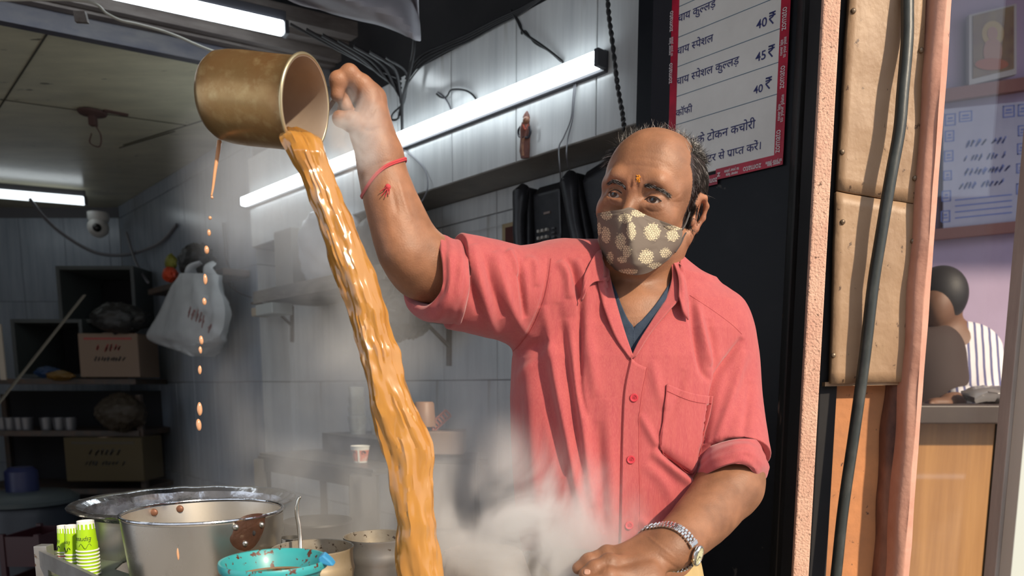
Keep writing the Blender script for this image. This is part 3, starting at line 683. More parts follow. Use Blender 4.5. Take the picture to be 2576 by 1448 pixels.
o = MB().bar(b0_ - Vector((0, 0, .02)), b0_ - E1 * .16 - Vector((0, 0, .02)), .09, .045).build('adapter_box', pbr('pale_box', (.42, .45, .43), .5), bevel=.004, loc=b0_ - Vector((0, 0, .042))); tag(o, 'pale plastic box fixed under the shelf end', 'box')
b0_ = sh0 + E1 * .03 + N1 * .03 + Vector((0, 0, -.07)); o = MB().bar(b0_, b0_ - E1 * .08, .07, .035).build('wooden_block', pbr('beige_block', (.38, .31, .22), .7), loc=b0_ - Vector((0, 0, .02)), bevel=.003); tag(o, 'beige block under the left end of the wall shelf', 'block')
# carton + plastic bag on the shelf
c0_ = sh0 - E1 * .07 + N1 * .14
o = thing('carton', c0_ + Vector((0, 0, 0)), 'plain grey carton standing on the left end of the wall shelf', 'box')
MB().box(c0_ - E1 * .06 + Vector((0, 0, .13)), (.16, .13, .26), RW).build('carton_body', pbr('carton_grey', (.34, .32, .28), .8), o, bevel=.002)
MB().box(c0_ - E1 * .06 + Vector((0, 0, .13)), (.161, .02, .261), RW).build('tape_strip', pbr('carton_tape', (.27, .25, .21), .5), o)
M_poly = pbr('poly_white', (.62, .64, .68), .35, var=(.5, .52, .56), vscale=6, sss=0)
def blobbag(name, cpos, r, sc_, label, seed, mat, amp=.25, par=None, handles=False, rot=None):
    mb = MB(); mb.ball((0, 0, 0), 1, 56, 40)
    for v in mb.v:
        n = mnoise.fractal(v * 1.6 + Vector((seed, seed, 0)), .8, 2.2, 4) * amp + abs(mnoise.noise(Vector((v.x * 7, v.y * 7, v.z * 1.6)) + Vector((seed, 0, 0)))) * .16
        k = 1 + n; up = max(0, v.z)
        v.x *= k * (1 - .35 * up ** 3); v.y *= k * (1 - .35 * up ** 3); v.z *= k * .96
        q = Vector((v.x * r * sc_[0], v.y * r * sc_[1], v.z * r * sc_[2]))
        if rot: q = rot @ q
        v.x, v.y, v.z = q.x + cpos[0], q.y + cpos[1], q.z + cpos[2]
    lo = min(v.z for v in mb.v)
    o = mb.build(name, mat, par, smooth=True, loc=(cpos[0], cpos[1], lo)); return o
cb = sh0 - E1 * .46 + N1 * .12 + Vector((0, 0, .15))
o = blobbag('plastic_sack', cb, .15, (1.25, .62, 1.12), '', 2.5, M_poly, .14, rot=RW); tag(o, 'large white plastic sack on the shelf behind the pouring tea', 'sack')
cb = sh0 - E1 * .86 + N1 * .12 + Vector((0, 0, .12))
o = blobbag('cloth_bundle', cb, .13, (1.2, .7, .95), '', 7.5, pbr('dark_bundle', (.10, .10, .105), .7, var=(.2, .2, .2), vscale=7), .2, rot=RW); tag(o, 'dark grey bundle on the shelf beside the raised elbow', 'bundle')
cb = sh0 - E1 * .98 + N1 * .10 + Vector((0, 0, -.13))
o = blobbag('hanging_bag', cb, .10, (1.2, .7, .95), '', 12.5, pbr('black_bag', (.02, .02, .02), .5), .2, rot=RW); tag(o, 'black bag hanging under the shelf beside the raised elbow', 'bag')
# ================================================================== LEFT WALL: hanging bag, small shelf with hats etc
cH = cL - .10
hs = onwall(372, 735, cL - .14); he = onwall(560, 675, cL - .14); he.z = hs.z
t = thing('corner_shelf', (hs + he) / 2, 'small dark shelf on the left tiled wall above the hanging carrier bag', 'shelf')
MB().bar(hs + N1 * .065, he + N1 * .065, .13, .03).build('plank', M_brk, t, bevel=.002)
def lumps(name, px, py, c, r, scl, mat, label, cat, seed):
    p = onwall(px, py, c); o = blobbag(name, p, r, scl, '', seed, mat, .2, rot=RW); return tag(o, label, cat)
lumps('black_bag', 495, 660, cL - .10, .12, (1.2, .6, .8), pbr('black_bag', (.02, .02, .02), .5), 'black bag on the small shelf at the left wall', 'bag', 3)
lumps('red_bag', 428, 690, cL - .11, .05, (1.2, .7, .8), pbr('red_orange', (.55, .06, .02), .5), 'orange red packet on the small shelf at the left wall', 'packet', 5)
lumps('yellow_packet', 430, 660, cL - .08, .05, (1.1, .5, .9), pbr('yellow_green', (.22, .22, .03), .5), 'dull yellow packet behind the orange packet', 'packet', 8)
# carrier bag hanging: explicit outline
M_carr = pbr('carrier_white', (.50, .52, .53), .4, var=(.38, .40, .41), vscale=7, var2=(.22, .06, .06), v2scale=9, v2fac=(.74, .78))
cc = cL - .17
rows = [(690, 468, 550), (720, 455, 556), (750, 440, 562), (790, 420, 566), (830, 398, 567), (850, 390, 565), (862, 405, 560), (875, 440, 545), (888, 480, 532), (896, 505, 522)]
rows = [tuple(v) for v in catmull([Vector(r_) for r_ in rows], 4)]
n = 40; g = []
for ri, (y, l, r_) in enumerate(rows):
    row = []; v = ri / (len(rows) - 1)
    for k in range(n):
        a = 2 * math.pi * k / n; px = (l + r_) / 2 + math.cos(a) * (r_ - l) / 2
        p = onwall(px, y, cc); thick = .035 + .06 * math.sin(math.pi * min(1, v * .8 + .1))
        fold = abs(math.sin(a * 5 + v * 2 + mnoise.noise(Vector((a, v * 4, 1))) * 2.5)) * .016 + mnoise.noise(Vector((math.cos(a) * 2, math.sin(a) * 2, v * 5))) * .02
        row.append(p + N1 * (math.sin(a) * thick) - N1 * fold)
    row.append(row[0].copy()); g.append(row)
bagt = thing('carrier_bag', g[-1][0], 'white plastic carrier bag with red print hanging on the left wall', 'bag')
mb = MB().grid(g); mb.add(g[-1][:-1], [tuple(range(n))]); mb.build('bag_body', M_carr, bagt, smooth=True)
for x0, x1 in ((478, 505), (532, 552)):
    A = onwall((x0 + x1) / 2, 700, cc); B = onwall(505 if x0 < 500 else 540, 660, cc - .0)
    MB().tube(catmull([A - N1 * .02, A.lerp(B, .5) - N1 * .03 + Vector((0, 0, .01)), B, ], 6), [.035, .033, .03, .028, .026, .024, .022, .02, .018, .017, .016, .014, .012], 12, flat=.3).build('handle', M_carr, bagt, smooth=True)
mb = MB(); uxx = (-E1 - Vector((0, 0, .35))).normalized(); uyy = (Vector((0, 0, 1)) - E1 * .35).normalized()
q = onwall(472, 798, cc - .115); scribble(mb, q, uxx, uyy, .26, .07, 11, nrm=N1)
tag(mb.build('lettering', pbr('faded_red_print', (.26, .12, .12), .6), bagt), kind='stuff')
wire([(560, 560, cL - .01), (565, 610, cL - .01), (568, 650, cL - .01), (583, 690, cL - .01), (575, 712, cL - .01), (600, 735, cL - .03), (632, 748, cL - .06)], .0035, 'dark wire running down the tiles to the left end of the wall shelf')
wire([(565, 560, cL - .012), (572, 620, cL - .012), (575, 665, cL - .012), (590, 720, cL - .012)], .003, 'thin wire beside the carrier bag on the left wall')
# ================================================================== CCTV dome
q = P(248, 556, 4.95); t = thing('security_camera', q, 'white dome security camera at the back of the ceiling', 'camera')
MB().lathe([(.0001, .05), (.062, .05), (.062, .012), (.055, 0), (.0001, 0)], q + Vector((0, 0, .0)), 24).build('mount', pbr('cctv_white', (.55, .55, .53), .4), t, smooth=True)
MB().ball(q + Vector((0, -.01, -.040)), .062, 24, 16).build('dome', pbr('cctv_white', (.55, .55, .53), .4), t, smooth=True)
MB().ball(q + Vector((.020, -.062, -.052)), .026, 16, 10).build('lens', pbr('lens_black', (.01, .01, .012), .2), t, smooth=True)
# ================================================================== BACK-LEFT STORAGE
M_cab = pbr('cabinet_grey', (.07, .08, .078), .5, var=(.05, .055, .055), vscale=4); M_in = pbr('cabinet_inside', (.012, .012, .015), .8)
def openbox(name, label, x0, y0, x1, y1, Y, depth, cat='cabinet', shift=0.0):
    a = P(x0, y1, Y); b = P(x1, y0, Y); w_ = b.x - a.x; h_ = b.z - a.z; th = .022
    t = thing(name, ((a.x + b.x) / 2, Y + depth / 2, a.z), label, cat)
    for nm, c_, d_ in (('side', (a.x + th / 2, Y + depth / 2, a.z + h_ / 2), (th, depth, h_)), ('side', (b.x - th / 2, Y + depth / 2, a.z + h_ / 2), (th, depth, h_)),
                       ('top', ((a.x + b.x) / 2, Y + depth / 2, b.z - th / 2), (w_ - 2 * th, depth, th)), ('bottom', ((a.x + b.x) / 2, Y + depth / 2, a.z + th / 2), (w_ - 2 * th, depth, th))):
        MB().box(c_, d_).build(nm, M_cab, t, bevel=.002)
    MB().box(((a.x + b.x) / 2, Y + depth - .01, a.z + h_ / 2), (w_ - 2 * th, .02, h_ - 2 * th)).build('back_panel', M_in, t)
    return t, a, b
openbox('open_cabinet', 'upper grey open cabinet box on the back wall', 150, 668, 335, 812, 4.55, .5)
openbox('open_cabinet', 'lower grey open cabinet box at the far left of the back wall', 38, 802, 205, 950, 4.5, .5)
# shelving rack (dark) with three boards
t = thing('storage_rack', (P(150, 1200, 4.3).x, 4.5, 0), 'dark storage rack filling the back left corner', 'rack')
xa, xb = P(-120, 1000, 4.3).x, P(350, 1000, 4.3).x
for i, py in enumerate((950, 1080, 1225)):
    z = P(100, py, 4.3).z
    MB().box(((xa + xb) / 2, 4.52, z - .02), (xb - xa, .5, .03)).build('rack_board', M_brk, t)
for x in (xa, xb):
    for y in (4.3, 4.74): MB().box((x, y, .6), (.03, .03, 1.2)).build('rack_post', M_brk, t)
MB().box(((xa + xb) / 2, 4.765, .62), (xb - xa, .012, 1.2)).build('rack_back', M_in, t)
def cart(x0, y0, x1, y1, Y, label, col, seed, red=True):
    a = P(x0, y1, Y); b = P(x1, y0, Y); w_ = b.x - a.x; h_ = b.z - a.z
    t = thing('cardboard_box', ((a.x + b.x) / 2, Y + .12, a.z), label, 'box')
    m = pbr('card%d' % seed, col, .8)
    MB().box(((a.x + b.x) / 2, Y + .12, a.z + h_ / 2), (w_, .24, h_)).build('carton', m, t, bevel=.004)
    mr_ = pbr('card_red', (.30, .06, .05), .7) if red else pbr('card_dark', (.06, .05, .035), .7)
    mb = MB(); cx = (a.x + b.x) / 2; mb.box((cx, Y - .001, b.z - h_ * .12), (w_ * .8, .002, h_ * .05)); mb.build('printed_band', mr_, t)
    mb = MB(); scribble(mb, Vector((cx - w_ * .2, Y - .002, b.z - h_ * .42)), Vector((1, 0, 0)), Vector((0, 0, 1)), w_ * .4, h_ * .18, seed); tag(mb.build('lettering', mr_, t), kind='stuff')
    mb = MB(); scribble(mb, Vector((cx - w_ * .25, Y - .002, b.z - h_ * .64)), Vector((1, 0, 0)), Vector((0, 0, 1)), w_ * .5, h_ * .12, seed + 4); tag(mb.build('lettering', pbr('card_black', (.03, .03, .03), .7), t), kind='stuff')
    MB().box((cx, Y + .12, b.z + .001), (.05, .238, .003)).build('packing_tape', pbr('tape_brown', (.22, .14, .08), .4), t)
cart(203, 838, 345, 948, 4.22, 'pale cardboard box with red print in the dark back corner', (.20, .14, .10), 1)
cart(168, 1100, 356, 1210, 4.18, 'brown cardboard box low on the dark storage rack', (.07, .05, .02), 2, False)
# stacked small pots / cups on the middle board
zz = P(100, 1080, 4.3).z
mcup = pbr('steel_cup', (.16, .16, .17), .35, .5)
pc = MB().lathe([(.022, 0), (.03, .0), (.036, .07), (.033, .07), (.028, .006), (.0001, .006)], (0, 0, 0), 16).build('steel_cup', mcup, smooth=True)
me = pc.data; bpy.data.objects.remove(pc)
for i, px in enumerate((8, 26, 50, 68, 118, 150, 178)):
    p = P(px, 1075, 4.34); o = bpy.data.objects.new('steel_cup', me); C.objects.link(o); o.location = (p.x, 4.34, zz - .004)
    tag(o, '%s small pale cup from the left on the dark rack board' % ['first', 'second', 'third', 'fourth', 'fifth', 'sixth', 'seventh'][i], 'cup', 'cups on the middle rack board')
# diagonal strap board
A = P(-20, 1035, 3.9); B = P(212, 742, 4.25)
o = MB().bar(A, B, .04, .006).build('diagonal_strap', pbr('strap_pale', (.20, .18, .14), .7, var=(.12, .10, .08), vscale=7, vfac=(.55, .65)), loc=A); tag(o, 'pale worn strap slanting across the dark back corner', 'strap')
o = MB().bar(P(-4, 815, 4.2), P(10, 955, 4.2), .03, .01).build('pale_batten', pbr('strap_pale2', (.48, .42, .34), .7), loc=P(10, 955, 4.2)); tag(o, 'short pale upright batten at the left edge of the photo', 'batten')
# blue and yellow packets, black pot bag
lumpz = lambda nm, px, py, Y, r, scl, mat, label, cat, seed: tag(blobbag(nm, P(px, py, Y), r, scl, '', seed, mat, .15), label, cat)
lumpz('yellow_packet', 152, 944, 4.25, .055, (1.3, .8, .5), pbr('mustard', (.16, .085, .015), .5), 'mustard yellow packet on the upper rack board', 'packet', 4)
lumpz('blue_packet', 122, 936, 4.3, .055, (1.3, .8, .6), pbr('blue_pack', (.01, .035, .10), .5), 'blue packet behind the mustard packet', 'packet', 6)
lumpz('black_sack', 300, 800, 4.25, .14, (1.0, .8, .62), pbr('black_bag', (.02, .02, .02), .5), 'black sack on top of the pale cardboard box', 'sack', 9)
lumpz('brown_sack', 305, 1035, 4.25, .13, (1.0, .8, .8), pbr('brown_bag', (.035, .025, .015), .6), 'dark brown sack above the lower cardboard box', 'sack', 15)
# water drum
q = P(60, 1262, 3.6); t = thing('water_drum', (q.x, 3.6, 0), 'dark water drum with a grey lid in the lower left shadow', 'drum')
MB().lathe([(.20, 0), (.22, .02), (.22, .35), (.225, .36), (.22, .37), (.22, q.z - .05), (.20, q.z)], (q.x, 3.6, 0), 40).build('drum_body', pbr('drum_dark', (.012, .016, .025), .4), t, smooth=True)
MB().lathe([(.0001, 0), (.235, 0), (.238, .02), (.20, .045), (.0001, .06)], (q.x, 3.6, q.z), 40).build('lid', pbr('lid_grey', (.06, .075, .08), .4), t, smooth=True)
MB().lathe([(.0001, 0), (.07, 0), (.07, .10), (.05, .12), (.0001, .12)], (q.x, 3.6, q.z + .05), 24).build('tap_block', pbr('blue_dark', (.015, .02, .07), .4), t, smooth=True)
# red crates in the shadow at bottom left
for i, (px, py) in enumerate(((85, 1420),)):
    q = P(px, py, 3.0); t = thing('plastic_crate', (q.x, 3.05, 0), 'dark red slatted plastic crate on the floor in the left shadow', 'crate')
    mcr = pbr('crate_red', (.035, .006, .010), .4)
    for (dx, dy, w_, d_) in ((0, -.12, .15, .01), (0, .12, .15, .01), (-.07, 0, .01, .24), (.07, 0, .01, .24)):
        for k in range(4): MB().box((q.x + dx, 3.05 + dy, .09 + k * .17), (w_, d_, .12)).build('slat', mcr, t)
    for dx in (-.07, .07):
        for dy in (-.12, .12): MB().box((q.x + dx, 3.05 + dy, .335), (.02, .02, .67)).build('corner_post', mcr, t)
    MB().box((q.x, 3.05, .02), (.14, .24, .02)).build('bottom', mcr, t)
# ================================================================== signed-distance modelling kit (numpy)
_Fn = np.array(_F); _Un = np.array(_U); _Cn = np.array(CAM)
def projn(p):
    d = p - _Cn; dep = d @ _Fn
    return CX + FPX * d[:, 0] / dep, PY0 - FPX * (d @ _Un) / dep
def npP(px, py, Y): return np.array(P(px, py, Y))
class Prim:
    def __init__(s, c, R, fn): s.c = np.array(c, float); s.R = R; s.fn = fn
def cap(a, b, ra, rb, fl=1.0, up=None):
    a = np.array(a, float); b = np.array(b, float); ba = b - a; L2 = max(ba @ ba, 1e-12)
    if fl != 1.0:
        t = ba / math.sqrt(L2); u = np.array(up, float); u = u - t * (u @ t); u /= np.linalg.norm(u)
    def fn(p):
        q = p - a; h = np.clip(q @ ba / L2, 0, 1); v = q - h[:, None] * ba
        if fl != 1.0:
            w_ = v @ u; v = v + np.outer(w_ * (1 / fl - 1), u)
            return (np.sqrt((v * v).sum(1)) - (ra + (rb - ra) * h)) * (fl if fl < 1 else 1)
        return np.sqrt((v * v).sum(1)) - (ra + (rb - ra) * h)
    return Prim((a + b) / 2, math.sqrt(L2) / 2 + max(ra, rb) * max(1, fl), fn)
def ell(c, r, M=None):
    c = np.array(c, float); r = np.array(r, float)
    def fn(p):
        q = p - c
        if M is not None: q = q @ M
        k0 = np.sqrt(((q / r) ** 2).sum(1)); k1 = np.sqrt(((q / (r * r)) ** 2).sum(1))
        return k0 * (k0 - 1) / np.maximum(k1, 1e-9)
    return Prim(c, r.max(), fn)
def chain(pts, rs, n=6, fl=1.0, up=None):
    """dense tapered tube through points: returns list of caps"""
    cp = catmull([Vector(p) for p in pts], n); m = len(cp); out = []
    rr = np.interp(np.linspace(0, len(pts) - 1, m), range(len(pts)), rs)
    return [cap(cp[i], cp[i + 1], rr[i], rr[i + 1], fl, up) for i in range(m - 1)]
def union(prims):
    cs = np.array([p.c for p in prims]); lo = np.min([p.c - p.R for p in prims], 0); hi = np.max([p.c + p.R for p in prims], 0)
    def fn(q):
        d = None
        for p in prims:
            e = p.fn(q); d = e if d is None else smin(d, e, .005)
        return d
    return Prim((lo + hi) / 2, np.linalg.norm(hi - lo) / 2, fn)
def smin(a, b, k):
    h = np.maximum(k - np.abs(a - b), 0) / k; return np.minimum(a, b) - h * h * k * .25
def smax(a, b, k):
    h = np.maximum(k - np.abs(a - b), 0) / k; return np.maximum(a, b) + h * h * k * .25
class Field:
    def __init__(s): s.ops = []
    def add(s, prim, k=.01): s.ops.append((0, prim, k)); return s
    def sub(s, prim, k=.003): s.ops.append((1, prim, k)); return s
    def ev(s, p, cull=None):
        d = np.full(len(p), .06 if cull is not None else 9.)
        for t, q, k in s.ops:
            if cull is not None and np.linalg.norm(q.c - cull[0]) - q.R - cull[1] > .05: continue
            e = q.fn(p)
            d = smin(d, e, k) if t == 0 else smax(d, -e, k)
        return d
def sdf_mesh(F, lo, hi, h):
    lo = np.array(lo, float); hi = np.array(hi, float); B = 8
    nb = np.ceil((hi - lo) / (h * B)).astype(int)
    # coarse pass, 4x4x4 groups of blocks
    G = 4; ng = np.ceil(nb / G).astype(int)
    gi = np.stack(np.meshgrid(*[np.arange(n) for n in ng], indexing='ij'), -1).reshape(-1, 3)
    gc = lo + (gi + .5) * h * B * G; gd = F.ev(gc); hd = h * B * G * math.sqrt(3) / 2
    gi = gi[np.abs(gd) < hd * 1.35 + .02]
    keysV = []; posV = []; lat = []
    STR = np.array([1, 4096, 4096 * 4096], dtype=np.int64)
    l = np.arange(B + 1); co = np.stack(np.meshgrid(l, l, l, indexing='ij'), -1)
    edges_all = []
    bo = np.stack(np.meshgrid(*[np.arange(G)] * 3, indexing='ij'), -1).reshape(-1, 3)
    for g in gi:
        bi = g * G + bo; bc = lo + (bi + .5) * h * B
        gcen = lo + (g + .5) * h * B * G
        d = F.ev(bc, (gcen, hd)); bi = bi[np.abs(d) < h * B * .87 * 1.25 + .006]
        if not len(bi): continue
        base = bi * B
        pts = lo + (base[:, None, None, None, :] + co[None]) * h
        f = F.ev(pts.reshape(-1, 3), (gcen, hd)).reshape(len(bi), B + 1, B + 1, B + 1)
        sg_ = f < 0
        c8 = [sg_[:, i:B + i, j:B + j, k:B + k] for i in (0, 1) for j in (0, 1) for k in (0, 1)]
        s_ = sum(c.astype(np.int8) for c in c8); act = (s_ > 0) & (s_ < 8)
        n_, i_, j_, k_ = np.nonzero(act)
        if not len(n_): continue
        acc = np.zeros((len(n_), 3)); cnt = np.zeros(len(n_))
        for ax in range(3):
            o1, o2 = [a for a in range(3) if a != ax]
            for u in (0, 1):
                for v in (0, 1):
                    a = [i_, j_, k_]; a = [q.copy() for q in a]; a[o1] = a[o1] + u; a[o2] = a[o2] + v; b = [q.copy() for q in a]; b[ax] = b[ax] + 1
                    fa = f[n_, a[0], a[1], a[2]]; fb = f[n_, b[0], b[1], b[2]]; m = (fa < 0) != (fb < 0)
                    t = np.where(m, fa / np.where(m, fa - fb, 1), 0)
                    off = np.zeros((len(n_), 3)); off[:, ax] = t; off[:, o1] = u; off[:, o2] = v
                    acc += off * m[:, None]; cnt += m
        cell = base[n_] + np.stack([i_, j_, k_], 1)
        keysV.append((cell * STR).sum(1)); posV.append(lo + (cell + acc / cnt[:, None]) * h)
        for ax in range(3):
            sl0 = [slice(0, B)] * 3; sl1 = [slice(0, B)] * 3; sl1[ax] = slice(1, B + 1)
            A = sg_[:, sl0[0], sl0[1], sl0[2]]; Bq = sg_[:, sl1[0], sl1[1], sl1[2]]
            n2, i2, j2, k2 = np.nonzero(A != Bq)
            if len(n2):
                c = base[n2] + np.stack([i2, j2, k2], 1); edges_all.append((ax, (c * STR).sum(1), A[n2, i2, j2, k2]))
    K = np.concatenate(keysV); V = np.concatenate(posV); K, ix = np.unique(K, return_index=True); V = V[ix]
    Q = []
    for ax, ck, s_ in edges_all:
        o1, o2 = (ax + 1) % 3, (ax + 2) % 3
        q = np.stack([ck - STR[o1] - STR[o2], ck - STR[o2], ck, ck - STR[o1]], 1)
        q[~s_] = q[~s_][:, ::-1]; Q.append(q)
    Q = np.concatenate(Q); I = np.searchsorted(K, Q); I = np.minimum(I, len(K) - 1); ok = (K[I] == Q).all(1); I = I[ok]
    return V, I
def refine(F, V, it=1):
    """newton projection + normals"""
    e = 4e-4; N = np.zeros_like(V); CH = 60000
    order = np.argsort((V[:, 2] // .06) * 1e4 + (V[:, 0] // .06))
    for s in range(0, len(V), 8000):
        idx = order[s:s + 8000]; p = V[idx]; c = (p.min(0) + p.max(0)) / 2; R = np.linalg.norm(p.max(0) - p.min(0)) / 2
        for _ in range(it):
            g = np.stack([F.ev(p + np.eye(3)[a] * e, (c, R)) - F.ev(p - np.eye(3)[a] * e, (c, R)) for a in range(3)], 1)
            n = g / np.maximum(np.linalg.norm(g, axis=1)[:, None], 1e-9)
            d = F.ev(p, (c, R)); p = p - n * np.clip(d, -.0012, .0012)[:, None]
        V[idx] = p; N[idx] = n
    return V, N
def np_mesh(name, V, Q, mat, parent=None, smooth=True, loc=None):
    base = np.array(parent['_o']) if parent is not None and '_o' in parent else np.zeros(3)
    if loc is not None: base = np.array(loc)
    me = bpy.data.meshes.new(name); me.vertices.add(len(V)); me.vertices.foreach_set('co', (V - base).astype(np.float32).ravel())
    n = Q.shape[1]; me.loops.add(Q.size); me.loops.foreach_set('vertex_index', Q.astype(np.int32).ravel()); me.polygons.add(len(Q))
    me.polygons.foreach_set('loop_start', np.arange(0, Q.size, n, dtype=np.int32)); me.polygons.foreach_set('loop_total', np.full(len(Q), n, dtype=np.int32))
    if smooth: me.polygons.foreach_set('use_smooth', np.ones(len(Q), bool))
    me.materials.append(mat); me.update(); me.validate()
    o = bpy.data.objects.new(name, me); C.objects.link(o)
    if parent is not None: o.parent = parent
    if loc is not None: o.location = loc
    return o
def bvh_of(V, Q): return BVHTree.FromPolygons([Vector(v) for v in V], [tuple(q) for q in Q.tolist()])
def hit(bvh, px, py, off=0.0):
    d = ray(px, py).normalized(); r = bvh.ray_cast(CAM, d)
    if r[0] is None: return None
    n = r[1] if r[1].dot(d) < 0 else -r[1]
    return r[0] + n * off
def seg_dist2d(x, y, pts):
    """distance in pixels to a polyline, signed side, and t"""
    best = np.full(len(x), 1e9); side = np.zeros(len(x)); tt = np.zeros(len(x)); L = 0
    tot = sum(math.dist(a, b) for a, b in zip(pts[:-1], pts[1:]))
    for a, b in zip(pts[:-1], pts[1:]):
        dx, dy = b[0] - a[0], b[1] - a[1]; l2 = dx * dx + dy * dy
        h = np.clip(((x - a[0]) * dx + (y - a[1]) * dy) / l2, 0, 1); ex = x - a[0] - h * dx; ey = y - a[1] - h * dy
        d = np.hypot(ex, ey); m = d < best; best[m] = d[m]; side[m] = np.sign(dx * ey - dy * ex)[m]; tt[m] = ((L + h * math.sqrt(l2)) / tot)[m]; L += math.sqrt(l2)
    return best, side, tt
def smooth2d(pts, n=6): return [(v.x, v.y) for v in catmull([Vector((p[0], p[1], 0)) for p in pts], n)]
def patch(bvh, name, rows, mat, parent, off=.0015, th=.0012, m=12, n=12, smooth=True, wav=0):
    """cloth patch: rows of pixel points (each row same count), draped on a surface"""
    R = [smooth2d(r, m) for r in rows]; g = []
    cols = [smooth2d([r[j] for r in R], n) if len(R) > 2 else [(R[0][j][0] + (R[1][j][0] - R[0][j][0]) * k / n, R[0][j][1] + (R[1][j][1] - R[0][j][1]) * k / n) for k in range(n + 1)] for j in range(len(R[0]))]
    last = None
    for i in range(len(cols[0])):
        row = []
        for j in range(len(cols)):
            q = hit(bvh, cols[j][i][0], cols[j][i][1], off)
            if q is None: q = P(cols[j][i][0], cols[j][i][1], last.y if last else 1.15)
            last = q; row.append(q)
        g.append(row)
    return MB().grid(g).build(name, mat, parent, smooth=smooth, solid=th, soff=0)
# ================================================================== THE TEA SELLER
def head_frame(psi, rho, pit, c, s):
    psi, rho, pit = map(math.radians, (psi, rho, pit)); c = np.array(c)
    f0 = np.array([-math.sin(psi), -math.cos(psi), 0]); l0 = np.array([math.cos(psi), -math.sin(psi), 0]); u0 = np.array([0, 0, 1.])
    l = l0 * math.cos(rho) - u0 * math.sin(rho); u = u0 * math.cos(rho) + l0 * math.sin(rho)
    ff = f0 * math.cos(pit) - u * math.sin(pit); u = u * math.cos(pit) + f0 * math.sin(pit)
    return c, np.stack([l, ff, u], 1) * 1.0, s
HC, HM, HS = head_frame(26, 13, 5, P(1638, 507, 1.20), .955)
def H(x, y, z): return HC + HM @ (np.array([x, y, z]) * HS)
def hell(c, r, rot=None):
    M = HM if rot is None else HM @ rot
    return ell(H(*c), np.array(r) * HS, M)
def hcap(a, b, ra, rb): return cap(H(*a), H(*b), ra * HS, rb * HS)
def rotm(ax, deg):
    a = math.radians(deg); c, s = math.cos(a), math.sin(a)
    return np.array({'x': [[1, 0, 0], [0, c, -s], [0, s, c]], 'y': [[c, 0, s], [0, 1, 0], [-s, 0, c]], 'z': [[c, -s, 0], [s, c, 0], [0, 0, 1]]}[ax])
SK = Field()
# --- skull and face
SK.add(hell((0, -.016, .026), (.0765, .098, .079)))
SK.add(hell((0, .036, .030), (.060, .053, .064)), .03)
SK.add(hell((0, .032, -.028), (.056, .058, .078)), .02)
SK.add(hell((0, .048, -.080), (.040, .042, .036)), .03)
for s in (-1, 1):
    SK.add(hell((s * .042, .062, -.026), (.020, .021, .020)), .024)
    SK.add(hcap((s * .050, .010, -.058), (s * .028, .055, -.092), .018, .018), .03)
    SK.add(hcap((s * .010, .086, .014), (s * .032, .083, .021), .0085, .009), .014)
    SK.add(hcap((s * .032, .083, .021), (s * .052, .062, .012), .009, .009), .014)
    SK.sub(hell((s * .031, .100, -.002), (.0170, .016, .0120)), .014)
SK.add(hcap((0, .084, .004), (0, .108, -.036), .0068, .0095), .014)
SK.add(hell((0, .112, -.042), (.0115, .011, .0095)), .008)
for s in (-1, 1): SK.add(hell((s * .013, .100, -.045), (.0085, .012, .0085)), .006)
SK.add(hell((0, .088, -.072), (.026, .014, .018)), .02)
EYES = []
for s in (-1, 1):
    ec = (s * .0315, .0765, -.0035); EYES.append(ec)
    SK.add(hell(ec, (.0152, .0147, .0146)), .004)                       # lids over the ball
    SK.add(hcap((s * .020, .0885, -.013), (s * .043, .082, -.014), .0030, .0026), .012)    # under-eye bag
    
    SK.sub(hcap((s * .019, .0945, .0065), (s * .046, .084, .0050), .0014, .0012), .003)    # lid fold
    SK.sub(hell((s * .0318, .0930, -.0054), (.0130, .0090, .0039)), .0012)   # opening
for s in (-1, 1):
    SK.sub(hcap((s * .005, .0975, .010), (s * .006, .098, .024), .0012, .0008), .005)
    SK.sub(hcap((s * .016, .1, -.038), (s * .032, .086, -.062), .0012, .001), .006)
# ears
for s in (-1, 1):
    R = rotm('z', -s * 24) @ rotm('x', -12)
    SK.add(hell((s * .0705, -.010, -.014), (.0065, .017, .029), R), .006)
    SK.sub(hell((s * .0775, -.004, -.010), (.0060, .0095, .017), R), .004)
    path = [(s * .078, .003, .004), (s * .082, -.006, .016), (s * .087, -.020, .017), (s * .090, -.031, .006), (s * .089, -.031, -.012), (s * .084, -.024, -.030), (s * .079, -.014, -.041)]
    path = [(a - s * .0072, b + .006, c) for a, b, c in path]
    for a, b in zip(path[:-1], path[1:]): SK.add(hcap(a, b, .0034, .0036), .005)
    SK.add(hell((s * .072, -.001, -.043), (.0045, .008, .009)), .006)
    SK.add(hell((s * .074, .007, -.020), (.004, .004, .007)), .004)
